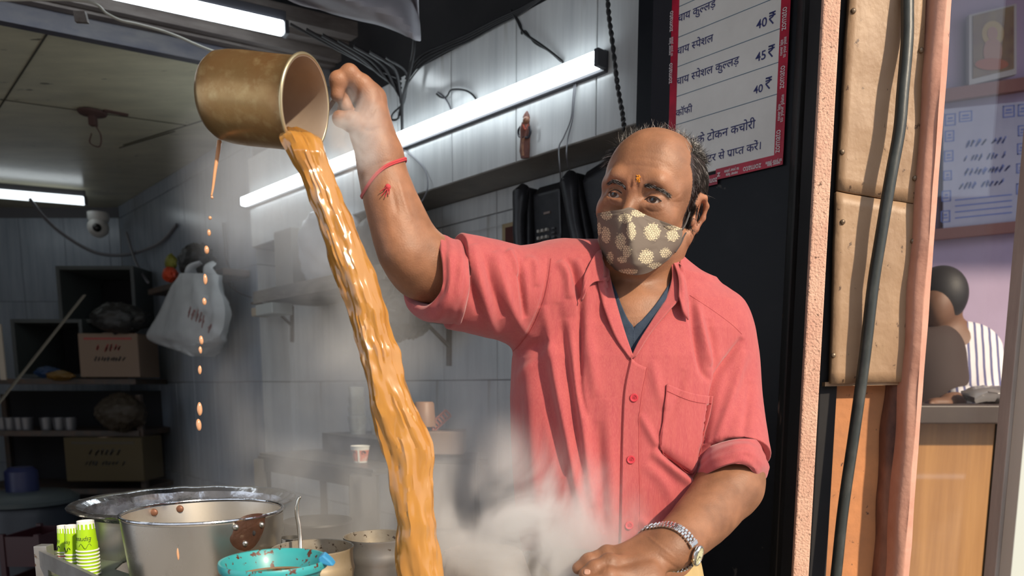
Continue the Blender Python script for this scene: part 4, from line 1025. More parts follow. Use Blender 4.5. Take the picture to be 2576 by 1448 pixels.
# --- neck, chest
nb = P(1612, 748, 1.235)
SK.add(cap(H(0, -.022, -.045), nb, .054, .056), .03)
SK.add(cap(H(.045, -.01, -.06), P(1610, 800, 1.185), .012, .010), .03)
SK.add(cap(H(-.045, -.01, -.06), P(1580, 800, 1.185), .012, .010), .03)
SK.add(ell(P(1600, 705, 1.176), (.010, .009, .013)), .02)
def loft(levels, Yc, expo=2.3):
    """levels: (py, left px, right px, depth centre, half depth)"""
    zs = []; xs = []; rx = []; yc = []; ry = []
    for py, l, r, Y, d in levels:
        a = P(l, py, Y); b = P(r, py, Y); zs.append(a.z); xs.append((a.x + b.x) / 2); rx.append((b.x - a.x) / 2); yc.append(Y); ry.append(d)
    zs, xs, rx, yc, ry = [np.array(v)[::-1] for v in (zs, xs, rx, yc, ry)]
    def fn(p):
        z = p[:, 2]; X = np.interp(z, zs, xs); A = np.interp(z, zs, rx); Yq = np.interp(z, zs, yc); Bq = np.interp(z, zs, ry)
        k = (np.abs((p[:, 0] - X) / A) ** expo + np.abs((p[:, 1] - Yq) / Bq) ** expo) ** (1 / expo)
        d = (k - 1) * np.minimum(A, Bq) * .95
        return np.maximum(d, np.maximum(zs[0] - z, z - zs[-1]))
    c = np.array([xs.mean(), yc.mean(), (zs[0] + zs[-1]) / 2]); return Prim(c, math.hypot(math.hypot(rx.max(), ry.max()), (zs[-1] - zs[0]) / 2), fn)
TORSO = [(720, 1420, 1765, 1.235, .060), (760, 1370, 1810, 1.232, .088), (830, 1318, 1836, 1.225, .108), (900, 1290, 1838, 1.222, .120), (1000, 1284, 1826, 1.22, .128), (1100, 1284, 1812, 1.22, .134),
         (1200, 1290, 1800, 1.22, .142), (1300, 1300, 1785, 1.22, .145), (1400, 1318, 1768, 1.22, .142), (1500, 1330, 1755, 1.22, .135)]
SK.add(loft([(a, b + 22, c - 22, d, e - .017) for a, b, c, d, e in TORSO], 0), .03)
SK.add(ell(P(1600, 800, 1.19), (.075, .055, .05)), .03)
# --- raised arm (his right)
sh = P(1395, 742, 1.20)
up_ = chain([sh, P(1220, 722, 1.155), P(1062, 668, 1.112)], [.058, .050, .043])
SK.add(union(up_), .02)
fo = chain([P(1060, 668, 1.112), P(1026, 618, 1.100), P(992, 530, 1.092), (P(964, 440, 1.088)), P(955, 385, 1.088)], [.0430, .0430, .0370, .0315, .0300])
SK.add(union(fo), .02)
SK.add(cap(P(1010, 640, 1.075), P(985, 540, 1.078), .026, .020), .02)                 # muscle
SK.add(cap(P(1000, 560, 1.062), P(975, 455, 1.064), .0045, .0035), .010)              # tendon
SK.add(cap(P(1018, 560, 1.066), P(988, 455, 1.067), .0045, .0035), .010)
# palm
SK.add(cap(P(950, 372, 1.090), P(938, 299, 1.088), .0285, .0275, .72, (1, .25, 0)), .02)
SK.add(cap(P(944, 307, 1.083), P(934, 251, 1.080), .0255, .0215, .72, (.9, -.2, .5)), .015)
SK.add(ell(P(916, 329, 1.072), (.020, .018, .024)), .014)                             # ball of the thumb
SK.add(ell(P(935, 352, 1.105), (.020, .018, .022)), .014)
def finger(F, pts, rs, k=.004, root=.010):
    """separate finger: joints given, smooth bend, knuckle bulges"""
    cs = []
    for i in range(len(pts) - 1): cs.append(cap(pts[i], pts[i + 1], rs[i], rs[i + 1]))
    Ff = Field(); Ff.add(cs[0], .001)
    for c in cs[1:]: Ff.add(c, .004)
    for i in range(1, len(pts) - 1): Ff.add(ell(pts[i], (rs[i] * 1.07,) * 3), .003)
    fn = lambda p: Ff.ev(p); lo = np.min([np.array(p) for p in pts], 0); hi = np.max([np.array(p) for p in pts], 0)
    F.add(Prim((lo + hi) / 2, np.linalg.norm(hi - lo) / 2 + max(rs) * 1.1, fn), k)
finger(SK, [P(945, 247, 1.078), P(912, 215, 1.066), P(880, 186, 1.058), P(851, 204, 1.055), P(848, 239, 1.056)], [.0145, .0125, .0112, .0108, .0085], .006)
finger(SK, [P(942, 269, 1.092), P(906, 239, 1.082), P(882, 213, 1.078), P(862, 239, 1.074), P(872, 271, 1.072)], [.0145, .0125, .0110, .0105, .0090], .005)
finger(SK, [P(938, 292, 1.108), P(905, 269, 1.104), P(882, 253, 1.100), P(870, 275, 1.094), P(886, 297, 1.090)], [.0140, .0120, .0105, .0100, .0085], .005)
finger(SK, [P(936, 315, 1.122), P(910, 297, 1.120), P(890, 287, 1.116), P(882, 305, 1.110), P(896, 319, 1.104)], [.0125, .0105, .0090, .0085, .0075], .005)
finger(SK, [P(925, 335, 1.072), P(905, 316, 1.058), P(884, 306, 1.050), P(856, 299, 1.046)], [.0165, .0130, .0122, .0105], .006)
for a, b in (((955, 215), (978, 262)), ((940, 300), (958, 240)), ((906, 318), (902, 300)), ((896, 314), (892, 296))):
    pass
# --- lower arm (his left)
SK.add(union(chain([P(1800, 850, 1.225), P(1822, 1000, 1.20), P(1845, 1150, 1.145), P(1838, 1222, 1.105)], [.052, .046, .044, .043])), .02)
SK.add(union(chain([P(1836, 1222, 1.105), P(1778, 1292, 1.055), P(1728, 1342, 1.015), P(1686, 1376, .985)], [.0445, .0405, .0340, .0285])), .02)
HB = 1.0
SK.add(cap(P(1686, 1378, .985), P(1596, 1420, .965), .0275, .0265, .70, (0, -.45, .9)), .018)
SK.add(cap(P(1640, 1362, 1.005), P(1560, 1402, .985), .0175, .0150), .016)
SK.add(cap(P(1632, 1462, .945), P(1580, 1462, .94), .020, .018), .016)
finger(SK, [P(1585, 1400, .990), P(1528, 1394, .985), P(1482, 1412, .982), P(1455, 1428, .982)], [.0145, .0120, .0105, .0085], .006)
finger(SK, [P(1590, 1424, .962), P(1532, 1416, .946), P(1497, 1430, .938), P(1474, 1444, .936)], [.0145, .0122, .0110, .0095], .005)
finger(SK, [P(1590, 1452, .945), P(1530, 1450, .928), P(1492, 1470, .922), P(1466, 1490, .922)], [.0140, .0120, .0105, .0090], .005)
finger(SK, [P(1600, 1480, .940), P(1550, 1488, .926), P(1520, 1506, .922), P(1498, 1524, .922)], [.0125, .0105, .0090, .0080], .005)
finger(SK, [P(1640, 1375, 1.01), P(1590, 1384, 1.02), P(1548, 1402, 1.025), P(1520, 1420, 1.03)], [.0150, .0120, .0112, .0090], .008)
for a, b in (((1530, 1398, .975), (1640, 1385, .985)), ((1545, 1418, .945), (1650, 1400, .965)), ((1550, 1448, .93), (1640, 1425, .945))):
    SK.add(cap(P(*a), P(*b), .0045, .0025), .010)   # tendons on the back of the hand
V, Q = sdf_mesh(SK, (-.42, .84, .86), (.52, 1.42, 1.90), .0020)
V, Nn = refine(SK, V, 1)
_x, _y = projn(V); _fr = np.clip(-(Nn * ((V - _Cn) / np.linalg.norm(V - _Cn, axis=1)[:, None])).sum(1) * 1.6, 0, 1); _dd = np.zeros(len(V))
SKF = [([(1560, 420), (1590, 415), (1640, 420), (1690, 440)], 3, -.5), ([(1565, 402), (1600, 397), (1650, 402), (1695, 424)], 3, -.35), ([(1575, 384), (1610, 380), (1660, 386), (1700, 406)], 3, -.25),
       ([(1600, 462), (1597, 448), (1600, 436)], 2.2, -.9), ([(1614, 464), (1616, 450), (1613, 438)], 2.2, -.9), ([(1690, 500), (1706, 492), (1718, 480)], 2, -.7), ([(1690, 508), (1708, 508), (1722, 503)], 2, -.7), ([(1686, 516), (1704, 524), (1718, 528)], 2, -.6),
       ([(1618, 520), (1640, 532), (1665, 530), (1680, 520)], 2.4, -.9), ([(1530, 500), (1545, 510), (1565, 510)], 2.4, -.8), ([(1600, 478), (1606, 486), (1604, 500)], 2.5, -.7),
       # hands and arms
       ([(878, 290), (880, 300), (877, 309)], 1.8, -.9), ([(886, 290), (888, 301), (884, 312)], 1.8, -.8), ([(894, 293), (896, 303), (893, 314)], 2, -.7), ([(940, 300), (925, 290), (958, 240)], 3, -1.0),
       ([(905, 318), (928, 330), (960, 320)], 5, -1.2), ([(958, 250), (940, 280), (925, 300)], 3, -1.2), ([(950, 225), (960, 245), (958, 262)], 2, -.7), ([(925, 420), (965, 408), (1010, 400)], 2.5, -.8),
       ([(1000, 440), (1022, 520), (1040, 560)], 7, 1.4), ([(985, 470), (1000, 540)], 6, -1.2), ([(968, 480), (978, 560), (1000, 620)], 12, 1.2),
       ([(1520, 1388), (1526, 1400), (1522, 1412)], 2, -.8), ([(1528, 1388), (1534, 1400), (1530, 1414)], 2, -.8), ([(1522, 1412), (1526, 1426), (1522, 1440)], 2, -.8), ([(1650, 1390), (1690, 1420), (1720, 1440)], 4, -.8), ([(1620, 1340), (1660, 1372), (1700, 1404)], 3, .8)]
for pl, wd, am in SKF:
    d, s_, t = seg_dist2d(_x, _y, smooth2d(pl, 4)); _dd += am * .001 * np.exp(-(d / wd) ** 2) * np.clip(np.sin(np.pi * t), 0, 1) ** .6
_dd *= _fr * (V[:, 1] < 1.30)
_dd += np.array([mnoise.noise(Vector(v * 55)) for v in V]) * .0005
V = V + Nn * _dd[:, None]
# --- skin colour attribute: lids, under-eyes and arm darker, ears redder, forehead lighter
man = thing('person', (P(1560, 1200, 1.22).x, 1.24, 0), 'balding man in a pink shirt and patterned face mask pouring tea from a raised cup', 'person')
M_skin = pbr('skin', (.36, .165, .085), .50, attr='skin_tone', bump=(420, .4, .0010), sss=.08, spec=.38)
def head_local(p): return ((p - HC) @ HM) / HS
hl = head_local(V)
base = np.array([.290, .136, .074]); col = np.tile(base, (len(V), 1))
def blendc(col, m, c): m = np.clip(m, 0, 1)[:, None]; return col * (1 - m) + np.array(c) * m
def gauss(c, r): return np.exp(-(((hl - np.array(c)) / np.array(r)) ** 2).sum(1))
inh = (np.abs(hl[:, 0]) < .12) & (np.abs(hl[:, 1]) < .16) & (hl[:, 2] > -.14) & (hl[:, 2] < .16)
arm = V[:, 2] < 1.35
col = blendc(col, arm * .55, (.22, .100, .052))
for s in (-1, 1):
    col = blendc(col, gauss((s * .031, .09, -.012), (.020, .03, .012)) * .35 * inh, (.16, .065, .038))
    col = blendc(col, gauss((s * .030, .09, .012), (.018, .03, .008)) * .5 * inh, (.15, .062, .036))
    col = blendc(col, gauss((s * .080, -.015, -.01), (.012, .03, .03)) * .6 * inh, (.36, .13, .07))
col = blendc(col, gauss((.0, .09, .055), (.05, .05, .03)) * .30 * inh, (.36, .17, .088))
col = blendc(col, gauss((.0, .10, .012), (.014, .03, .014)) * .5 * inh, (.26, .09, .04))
# stubble of the shaved band between hair and forehead is darker
r_ = np.array([mnoise.noise(Vector(v * 38)) for v in V[::1]]) if len(V) < 1 else None
_n1 = np.array([mnoise.fractal(Vector(v * 30), .8, 2.2, 4) for v in V]); col = col * (1 + .28 * np.clip(_n1, -.8, .8))[:, None]
me_skin = np_mesh('body', V, Q, M_skin, man)
ca = me_skin.data.color_attributes.new('skin_tone', 'FLOAT_COLOR', 'POINT')
if len(me_skin.data.vertices) == len(V):
    ca.data.foreach_set('color', np.hstack([col, np.ones((len(V), 1))]).astype(np.float32).ravel())
SKIN = bvh_of(V, Q); VS, QS, NS = V, Q, Nn
# --- eyes
M_eyew = pbr('eye_white', (.48, .38, .33), .15, coat=.6); M_iris = pbr('iris_brown', (.030, .012, .007), .15, coat=.2); M_pup = pbr('pupil', (.004, .004, .004), .05, coat=.5)
gaze = HM @ np.array([.0, 1, 0]); gz = Vector((-.42, -.88, .02)).normalized()
for ec in EYES:
    c = Vector(H(*ec)); r = .0136 * HS
    MB().ball(c, r, 24, 16).build('eyeball', M_eyew, man, smooth=True)
    q = gz.to_track_quat('Z', 'Y').to_matrix()
    def capd(r0, rad, n=20):
        prof = [(rad * k / 5, math.sqrt(r0 * r0 - (rad * k / 5) ** 2)) for k in range(6)]
        return MB().lathe([(max(a, 1e-6), b) for a, b in prof], c, n, q)
    capd(r + .0002, .0060).build('iris', M_iris, man, smooth=True); capd(r + .0004, .0026).build('pupil', M_pup, man, smooth=True)
# ================================================================== SHIRT
M_shirt = pbr('shirt_pink', (.45, .094, .094), .8, var=(.38, .068, .080), vscale=40, vfac=(.3, .75), stretch=(3.2, 3.2, .30), var2=(.50, .13, .12), v2scale=330, v2fac=(.45, .8), bump=(1200, .4, .0006), spec=.2)
M_shirt.node_tree.nodes['Principled BSDF'].inputs['Sheen Weight'].default_value = .25
M_seam = pbr('shirt_seam', (.40, .06, .065), .8)
SH = Field()
SH.add(loft(TORSO, 0))
tr = [(P(1600, 722, 1.235), .070, P(1420, 715, 1.205), .062), (P(1600, 722, 1.235), .070, P(1792, 822, 1.228), .052)]
for a, ra, b, rb in tr: SH.add(cap(a, b, ra, rb), .045)
def halfcut(q, t, R):
    q = np.array(q); t = np.array(t)
    return Prim(q, R, lambda p: np.maximum(-((p - q) @ t), np.sqrt(((p - q) ** 2).sum(1)) - R))
def fprim(F_, c, R): return Prim(c, R, lambda p: F_.ev(p))
SLR = Field(); SLR.add(union(chain([P(1430, 742, 1.20), P(1300, 742, 1.172), P(1215, 722, 1.150), P(1100, 700, 1.125)], [.073, .0690, .0680, .0660])), .01)
axr = (P(1100, 700, 1.125) - P(1215, 722, 1.150)).normalized()
SLR.sub(halfcut(P(1142, 708, 1.13), axr, .16), .002)
SLR.sub(cap(P(1250, 722, 1.155), P(1080, 700, 1.12), .040, .0590), .004)
SH.add(fprim(SLR, P(1280, 722, 1.16), .24), .035)
SLL = Field(); SLL.add(union(chain([P(1793, 832, 1.228), P(1812, 900, 1.222), P(1822, 1010, 1.200), P(1840, 1130, 1.150), P(1843, 1170, 1.13)], [.056, .057, .0555, .0545, .0545])), .01)
axl = (P(1843, 1180, 1.125) - P(1838, 1110, 1.155)).normalized()
SLL.sub(halfcut(P(1842, 1150, 1.14), axl, .12), .002)
SLL.sub(cap(P(1838, 1100, 1.158), P(1846, 1210, 1.11), .040, .050), .004)
SH.add(fprim(SLL, P(1820, 1000, 1.19), .21), .022)
def pxpoly_prim(poly, Y, Ymax):
    poly = smooth2d(poly, 1) if False else poly
    n = len(poly); c = np.array(P(sum(a for a, b in poly) / n, sum(b for a, b in poly) / n, Y))
    def fn(p):
        x, y = projn(p); inside = np.zeros(len(x), bool); d = np.full(len(x), 1e9)
        for i in range(n):
            a = poly[i]; b = poly[(i + 1) % n]; dx, dy = b[0] - a[0], b[1] - a[1]
            h = np.clip(((x - a[0]) * dx + (y - a[1]) * dy) / (dx * dx + dy * dy), 0, 1); d = np.minimum(d, np.hypot(x - a[0] - h * dx, y - a[1] - h * dy))
            m = ((a[1] > y) != (b[1] > y)) & (x < (b[0] - a[0]) * (y - a[1]) / ((b[1] - a[1]) + 1e-9) + a[0]); inside ^= m
        e = np.where(inside, -d, d) / 1650.
        return np.maximum(e, p[:, 1] - Ymax)
    return Prim(c, .22, fn)
SH.sub(pxpoly_prim([(1505, 560), (1520, 700), (1530, 762), (1556, 838), (1589, 898), (1606, 868), (1645, 815), (1690, 765), (1712, 700), (1705, 560)], 1.12, 1.235), .002)
V, Q = sdf_mesh(SH, (-.14, .98, .88), (.52, 1.42, 1.66), .0022)
V, Nn = refine(SH, V, 1)
px_, py_ = projn(V)
hem = 1386 + 10 * np.sin(px_ / 60.)
keep = py_[Q].mean(1) < hem[Q].mean(1)
front = np.clip(-(Nn * ((V - _Cn) / np.linalg.norm(V - _Cn, axis=1)[:, None])).sum(1) * 1.8 + .15, 0, 1)
FOLDS = [  # polyline, width px, height mm
    ([(1368, 770), (1385, 860), (1405, 980), (1430, 1110), (1466, 1300)], 13, 4.2), ([(1345, 850), (1372, 970), (1398, 1090), (1420, 1200)], 16, -3.5),
    ([(1430, 800), (1448, 940), (1468, 1080), (1492, 1275)], 14, 4.0), ([(1405, 760), (1425, 900), (1448, 1060), (1468, 1200)], 12, -3.0),
    ([(1462, 700), (1460, 800), (1459, 960), (1475, 1050)], 7, -4.0), ([(1478, 720), (1480, 850), (1500, 1000)], 16, 2.8), ([(1320, 880), (1335, 1000), (1345, 1150), (1350, 1330)], 18, 3.0),
    ([(1530, 1000), (1535, 1150), (1540, 1340)], 18, 1.8), ([(1505, 1060), (1512, 1200), (1520, 1340)], 14, -2.2),
    ([(1738, 740), (1752, 850), (1766, 930), (1790, 960)], 9, -3.8), ([(1752, 760), (1768, 850), (1790, 920)], 10, 3.2), ([(1780, 800), (1800, 880), (1800, 950)], 9, -2.6),
    ([(1868, 850), (1835, 900), (1806, 955), (1785, 1040), (1765, 1130), (1752, 1200)], 8, -6.5), ([(1875, 880), (1850, 960), (1820, 1060), (1800, 1120)], 14, 3.4), ([(1890, 960), (1880, 1040), (1868, 1110)], 12, -2.2),
    ([(1650, 1120), (1695, 1158), (1745, 1196), (1765, 1215)], 8, -5.0), ([(1640, 1135), (1690, 1180), (1745, 1222)], 12, 4.5), ([(1620, 1165), (1670, 1215), (1700, 1280)], 16, 2.2),
    ([(1720, 930), (1700, 1010), (1668, 1080)], 12, -1.6), ([(1640, 905), (1650, 960), (1672, 1030)], 14, 1.8), ([(1610, 1040), (1640, 1100), (1665, 1140)], 10, 2.2),
    ([(1600, 1300), (1640, 1330), (1680, 1345)], 12, 2.0), ([(1598, 1340), (1625, 1362)], 9, -2.0),
    # raised sleeve
    ([(1378, 640), (1372, 720), (1350, 800), (1300, 880)], 6, -2.2), ([(1190, 612), (1200, 680), (1222, 760), (1250, 850)], 13, 3.4), ([(1165, 640), (1185, 720), (1205, 790)], 10, -3.2),
    ([(1245, 630), (1262, 700), (1290, 780), (1330, 850)], 13, 3.4), ([(1222, 640), (1240, 720), (1265, 800)], 10, -3.0), ([(1290, 632), (1308, 672), (1316, 740), (1320, 800)], 7, -4.8), ([(1275, 628), (1296, 650), (1306, 690)], 9, 3.6),
    ([(1320, 650), (1345, 660), (1352, 720)], 10, 2.4), ([(1425, 648), (1440, 670), (1452, 715), (1458, 760)], 8, -4.0), ([(1405, 655), (1425, 690), (1432, 750)], 10, 3.2), ([(1450, 650), (1466, 690), (1466, 740)], 9, 2.4),
    ([(1380, 850), (1330, 880), (1280, 905)], 12, -2.2), ([(1400, 870), (1340, 920), (1290, 960)], 14, 2.6), ([(1300, 1000), (1310, 1150), (1320, 1300)], 14, -2.4),
]
disp = np.zeros(len(V))
for pl, wd, am in FOLDS:
    d, s_, t = seg_dist2d(px_, py_, smooth2d(pl, 5)); tp = np.clip(np.sin(np.pi * np.clip(t, .0, 1)), 0, 1) ** .5
    disp += am * .0021 * np.exp(-(d / wd) ** 2) * tp
disp *= front
ns = np.array([mnoise.fractal(Vector((v[0] * 13, v[1] * 13, v[2] * 5)), .9, 2.1, 3) for v in V])
disp += ns * .0020
V = V + Nn * disp[:, None]
shirt = np_mesh('shirt', V, Q[keep], M_shirt, man)
VSH, QSH = V, Q[keep]; SHB = bvh_of(V, Q[keep])
# --- placket, pocket, seams, buttons
patch(SHB, 'placket', [[(1588, 902), (1571, 989), (1565, 1113), (1562, 1250), (1560, 1380)], [(1604, 915), (1591, 1000), (1586, 1113), (1585, 1250), (1584, 1381)], [(1626, 925), (1611, 1010), (1606, 1113), (1608, 1250), (1609, 1378)]], M_shirt, man, off=.0022, th=.0022, m=10, n=6)
patch(SHB, 'pocket', [[(1676, 966), (1735, 988), (1795, 998)], [(1667, 1050), (1725, 1060), (1783, 1064)], [(1659, 1130), (1700, 1160), (1742, 1188)]], M_shirt, man, off=.0026, th=.0020, m=16, n=16)
def seam(pts, r=.00055, off=.0030, mat=M_seam, name='seam'):
    pp = [hit(SHB, x, y, off) for x, y in smooth2d(pts, 8)]; pp = [p for p in pp if p is not None]
    if len(pp) > 2: return MB().tube(pp, r, 5).build(name, mat, man, smooth=True)
seam([(1674, 984), (1735, 1008), (1792, 1017)], .0005, .0040); seam([(1675, 968), (1667, 1050), (1660, 1128), (1700, 1158), (1740, 1185), (1770, 1110), (1794, 1000)], .0007, .0030)
seam([(1627, 926), (1611, 1010), (1606, 1113), (1608, 1250), (1609, 1376)], .0006, .0033); seam([(1586, 906), (1570, 989), (1564, 1113), (1561, 1250), (1559, 1380)], .0010, .0012)
seam([(1386, 650), (1380, 700), (1366, 760), (1335, 830), (1285, 890)], .0005, .0003); seam([(1735, 742), (1790, 778), (1840, 815), (1866, 840)], .00035, .0001)
M_btn = pbr('button_red', (.62, .05, .07), .25, coat=.5)
def button(px, py, par=man, bv=None, r=.0060, label='translucent red button'):
    c = hit(bv or SHB, px, py, .0045)
    if c is None: return
    q = (CAM - c).normalized(); R = q.to_track_quat('Z', 'Y').to_matrix()
    b = MB().lathe([(.0001, .0006), (r * .55, .0006), (r * .62, .0014), (r * .9, .0016), (r, .0008), (r, -.0010), (.0001, -.0012)], c, 24, R).build('button', M_btn, par, smooth=True)
    hl_ = MB()
    for a in (.8, 2.4, 3.9, 5.5): hl_.lathe([(.0001, .0011), (.0007, .0011)], c + R @ Vector((math.cos(a) * r * .26, math.sin(a) * r * .26, 0)), 8, R)
    o = hl_.build('thread_hole', pbr('hole_dark', (.12, .01, .015), .8)); o.parent = b
    if '_o' in par: o.matrix_parent_inverse = Matrix(); o.location = -Vector(par['_o'])
for x, y in ((1594, 1001), (1586, 1156), (1581, 1320)): button(x, y)
# --- cuffs
def ringloft(name, rings, mat, th, m=8, n=6, wr=.0012, seed=0):
    cl = []
    for r in rings:
        pts = [P(*q) for q in r]; k = len(pts); ex = pts[-2:] + pts + pts[:3]; cc = catmull(ex, m); cl.append(cc[2 * m:(2 + k) * m])
    g = []
    for j in range(len(cl[0])):
        col = catmull([r[j] for r in cl], n); g.append(col)
    g.append(g[0]); g = [list(c) for c in zip(*g)]
    cen = sum((p for p in g[0]), Vector()) / len(g[0])
    for i, r in enumerate(g):
        for j, p in enumerate(r):
            jj = j % (len(r) - 1); a = 2 * math.pi * jj / (len(r) - 1)
            nz = mnoise.noise(Vector((math.cos(a) * 2.2, math.sin(a) * 2.2, i * .28 + seed))) * wr * 2.2 + math.sin(i * 1.15 + 2 * math.sin(a * 1.5 + seed)) * wr * .55
            g[i][j] = p + (p - cen).normalized() * nz
    return MB().grid(g).build(name, mat, man, smooth=True, solid=th, soff=-1)
ringloft('rolled_cuff', [
    [(1172, 622, 1.13), (1178, 655, 1.078), (1182, 722, 1.060), (1168, 790, 1.078), (1155, 822, 1.13), (1150, 800, 1.18), (1150, 710, 1.205), (1158, 645, 1.18)],
    [(1150, 604, 1.12), (1160, 640, 1.066), (1165, 712, 1.050), (1150, 780, 1.064), (1128, 812, 1.11), (1105, 800, 1.165), (1100, 710, 1.195), (1118, 630, 1.17)],
    [(1112, 588, 1.115), (1128, 630, 1.064), (1136, 700, 1.048), (1124, 762, 1.052), (1094, 806, 1.085), (1048, 792, 1.14), (1040, 712, 1.178), (1070, 612, 1.165)],
    [(1096, 584, 1.115), (1108, 628, 1.068), (1116, 694, 1.055), (1106, 744, 1.058), (1066, 780, 1.085), (1024, 764, 1.13), (1016, 712, 1.165), (1050, 620, 1.16)],
    [(1100, 590, 1.118), (1112, 632, 1.074), (1119, 694, 1.062), (1110, 738, 1.066), (1074, 768, 1.09), (1036, 752, 1.13), (1030, 714, 1.160), (1060, 628, 1.158)],
    [(1135, 620, 1.13), (1145, 650, 1.09), (1150, 700, 1.08), (1140, 745, 1.085), (1115, 770, 1.11), (1090, 755, 1.14), (1085, 714, 1.160), (1105, 640, 1.155)]], M_shirt, .003, seed=1)
ringloft('rolled_cuff', [
    [(1766, 1135, 1.155), (1795, 1118, 1.105), (1850, 1104, 1.082), (1893, 1104, 1.092), (1912, 1112, 1.12), (1916, 1130, 1.165), (1860, 1140, 1.21), (1790, 1140, 1.20)],
    [(1757, 1160, 1.140), (1786, 1138, 1.085), (1848, 1120, 1.062), (1894, 1122, 1.070), (1920, 1142, 1.10), (1924, 1164, 1.145), (1850, 1175, 1.20), (1780, 1170, 1.18)],
    [(1750, 1188, 1.128), (1784, 1160, 1.070), (1848, 1142, 1.050), (1897, 1148, 1.058), (1926, 1172, 1.085), (1926, 1196, 1.128), (1850, 1212, 1.185), (1772, 1200, 1.17)],
    [(1748, 1212, 1.12), (1790, 1184, 1.064), (1848, 1164, 1.050), (1886, 1172, 1.056), (1904, 1196, 1.075), (1894, 1236, 1.115), (1850, 1240, 1.17), (1785, 1235, 1.165)],
    [(1756, 1208, 1.12), (1793, 1180, 1.072), (1848, 1162, 1.060), (1882, 1172, 1.066), (1893, 1196, 1.082), (1886, 1226, 1.115), (1850, 1232, 1.165), (1790, 1228, 1.16)],
    [(1775, 1170, 1.13), (1800, 1150, 1.095), (1848, 1140, 1.085), (1880, 1150, 1.09), (1890, 1165, 1.11), (1885, 1180, 1.14), (1850, 1190, 1.17), (1795, 1185, 1.165)]], M_shirt, .003, seed=5)
# --- collar
def strip(name, A, B, mat, th=.0018, mid=None, clampb=None, off=.003, n=6, m=6):
    rows = [A] + ([mid] if mid else []) + [B]
    g0 = [catmull([Vector(q) for q in r], m) for r in rows]; g = []
    for j in range(len(g0[0])): g.append(catmull([r[j] for r in g0], n) if len(g0) > 2 else [g0[0][j].lerp(g0[1][j], k / n) for k in range(n + 1)])
    out = []
    for col in g:
        row = []
        for q in col:
            p = P(q.x, q.y, q.z)
            if clampb:
                for b in clampb:
                    h_ = hit(b, q.x, q.y)
                    if h_ is not None and h_.y - off < p.y: p = P(q.x, q.y, h_.y - off)
            row.append(p)
        out.append(row)
    return MB().grid(out).build(name, mat, man, smooth=True, solid=th, soff=0)
CB = [SHB]
strip('lapel', [(1500, 688, 1.158), (1508, 730, 1.138), (1522, 780, 1.12), (1550, 850, 1.108), (1584, 900, 1.10)], [(1533, 688, 1.165), (1543, 735, 1.145), (1558, 790, 1.125), (1575, 845, 1.112), (1594, 898, 1.10)], M_shirt, .0022, clampb=CB)
strip('lapel', [(1688, 655, 1.172), (1690, 700, 1.160), (1674, 752, 1.140), (1642, 803, 1.120), (1606, 860, 1.108), (1586, 903, 1.10)], [(1706, 655, 1.18), (1716, 700, 1.160), (1712, 745, 1.138), (1682, 782, 1.122), (1640, 832, 1.110), (1600, 895, 1.098)], M_shirt, .0022, clampb=CB)
strip('collar_leaf', [(1512, 628, 1.205), (1526, 655, 1.180), (1533, 688, 1.160), (1530, 706, 1.148)], [(1488, 654, 1.215), (1472, 688, 1.168), (1465, 720, 1.140), (1462, 758, 1.118)], M_shirt, .0024, mid=[(1500, 636, 1.205), (1503, 666, 1.158), (1499, 694, 1.136), (1490, 712, 1.122)], clampb=CB, off=.008)
strip('collar_leaf', [(1682, 646, 1.19), (1697, 668, 1.165), (1707, 702, 1.148), (1708, 744, 1.128)], [(1702, 650, 1.215), (1722, 684, 1.178), (1729, 735, 1.150), (1731, 804, 1.125)], M_shirt, .0022, mid=[(1693, 645, 1.20), (1711, 674, 1.166), (1719, 716, 1.140), (1718, 782, 1.118)], clampb=CB, off=.006)
# back of the collar: a band round the neck
bandp = []
for k in range(17):
    a = math.pi * (k / 16) ; cx_, cy_ = P(1606, 660, 1.225).x, 1.225
    bandp.append((cx_ + math.cos(a) * .062, cy_ + math.sin(a) * .055))
g = [[Vector((x, y, z0 + .012 * math.sin(math.pi * i / 16))) for i, (x, y) in enumerate(bandp)] for z0 in (1.435, 1.45, 1.465, 1.475)]
MB().grid(g).build('collar_band', M_shirt, man, smooth=True, solid=.003)
b = hit(SHB, 1683, 770, .006)
c = b or P(1683, 768, 1.13)
# --- vest
M_vest = pbr('vest_navy', (.018, .032, .060), .85, bump=(500, .4, .0008), var=(.03, .05, .085), vscale=80)
def vest(rows): return patch(SKIN, 'vest', rows, M_vest, man, off=.0035, th=.0015, m=8, n=8)
vest([[(1531, 688), (1547, 726), (1565, 772), (1580, 806), (1594, 826), (1596, 862), (1594, 915)], [(1519, 690), (1530, 730), (1545, 780), (1560, 825), (1575, 860), (1580, 885), (1582, 915)], [(1516, 694), (1521, 735), (1532, 790), (1545, 840), (1556, 880), (1560, 900), (1566, 915)]])
vest([[(1689, 698), (1673, 731), (1648, 767), (1617, 803), (1594, 826), (1592, 862), (1590, 915)], [(1702, 700), (1690, 740), (1665, 785), (1632, 830), (1612, 860), (1602, 890), (1600, 915)], [(1716, 702), (1705, 750), (1682, 800), (1650, 850), (1626, 880), (1616, 905), (1610, 915)]])
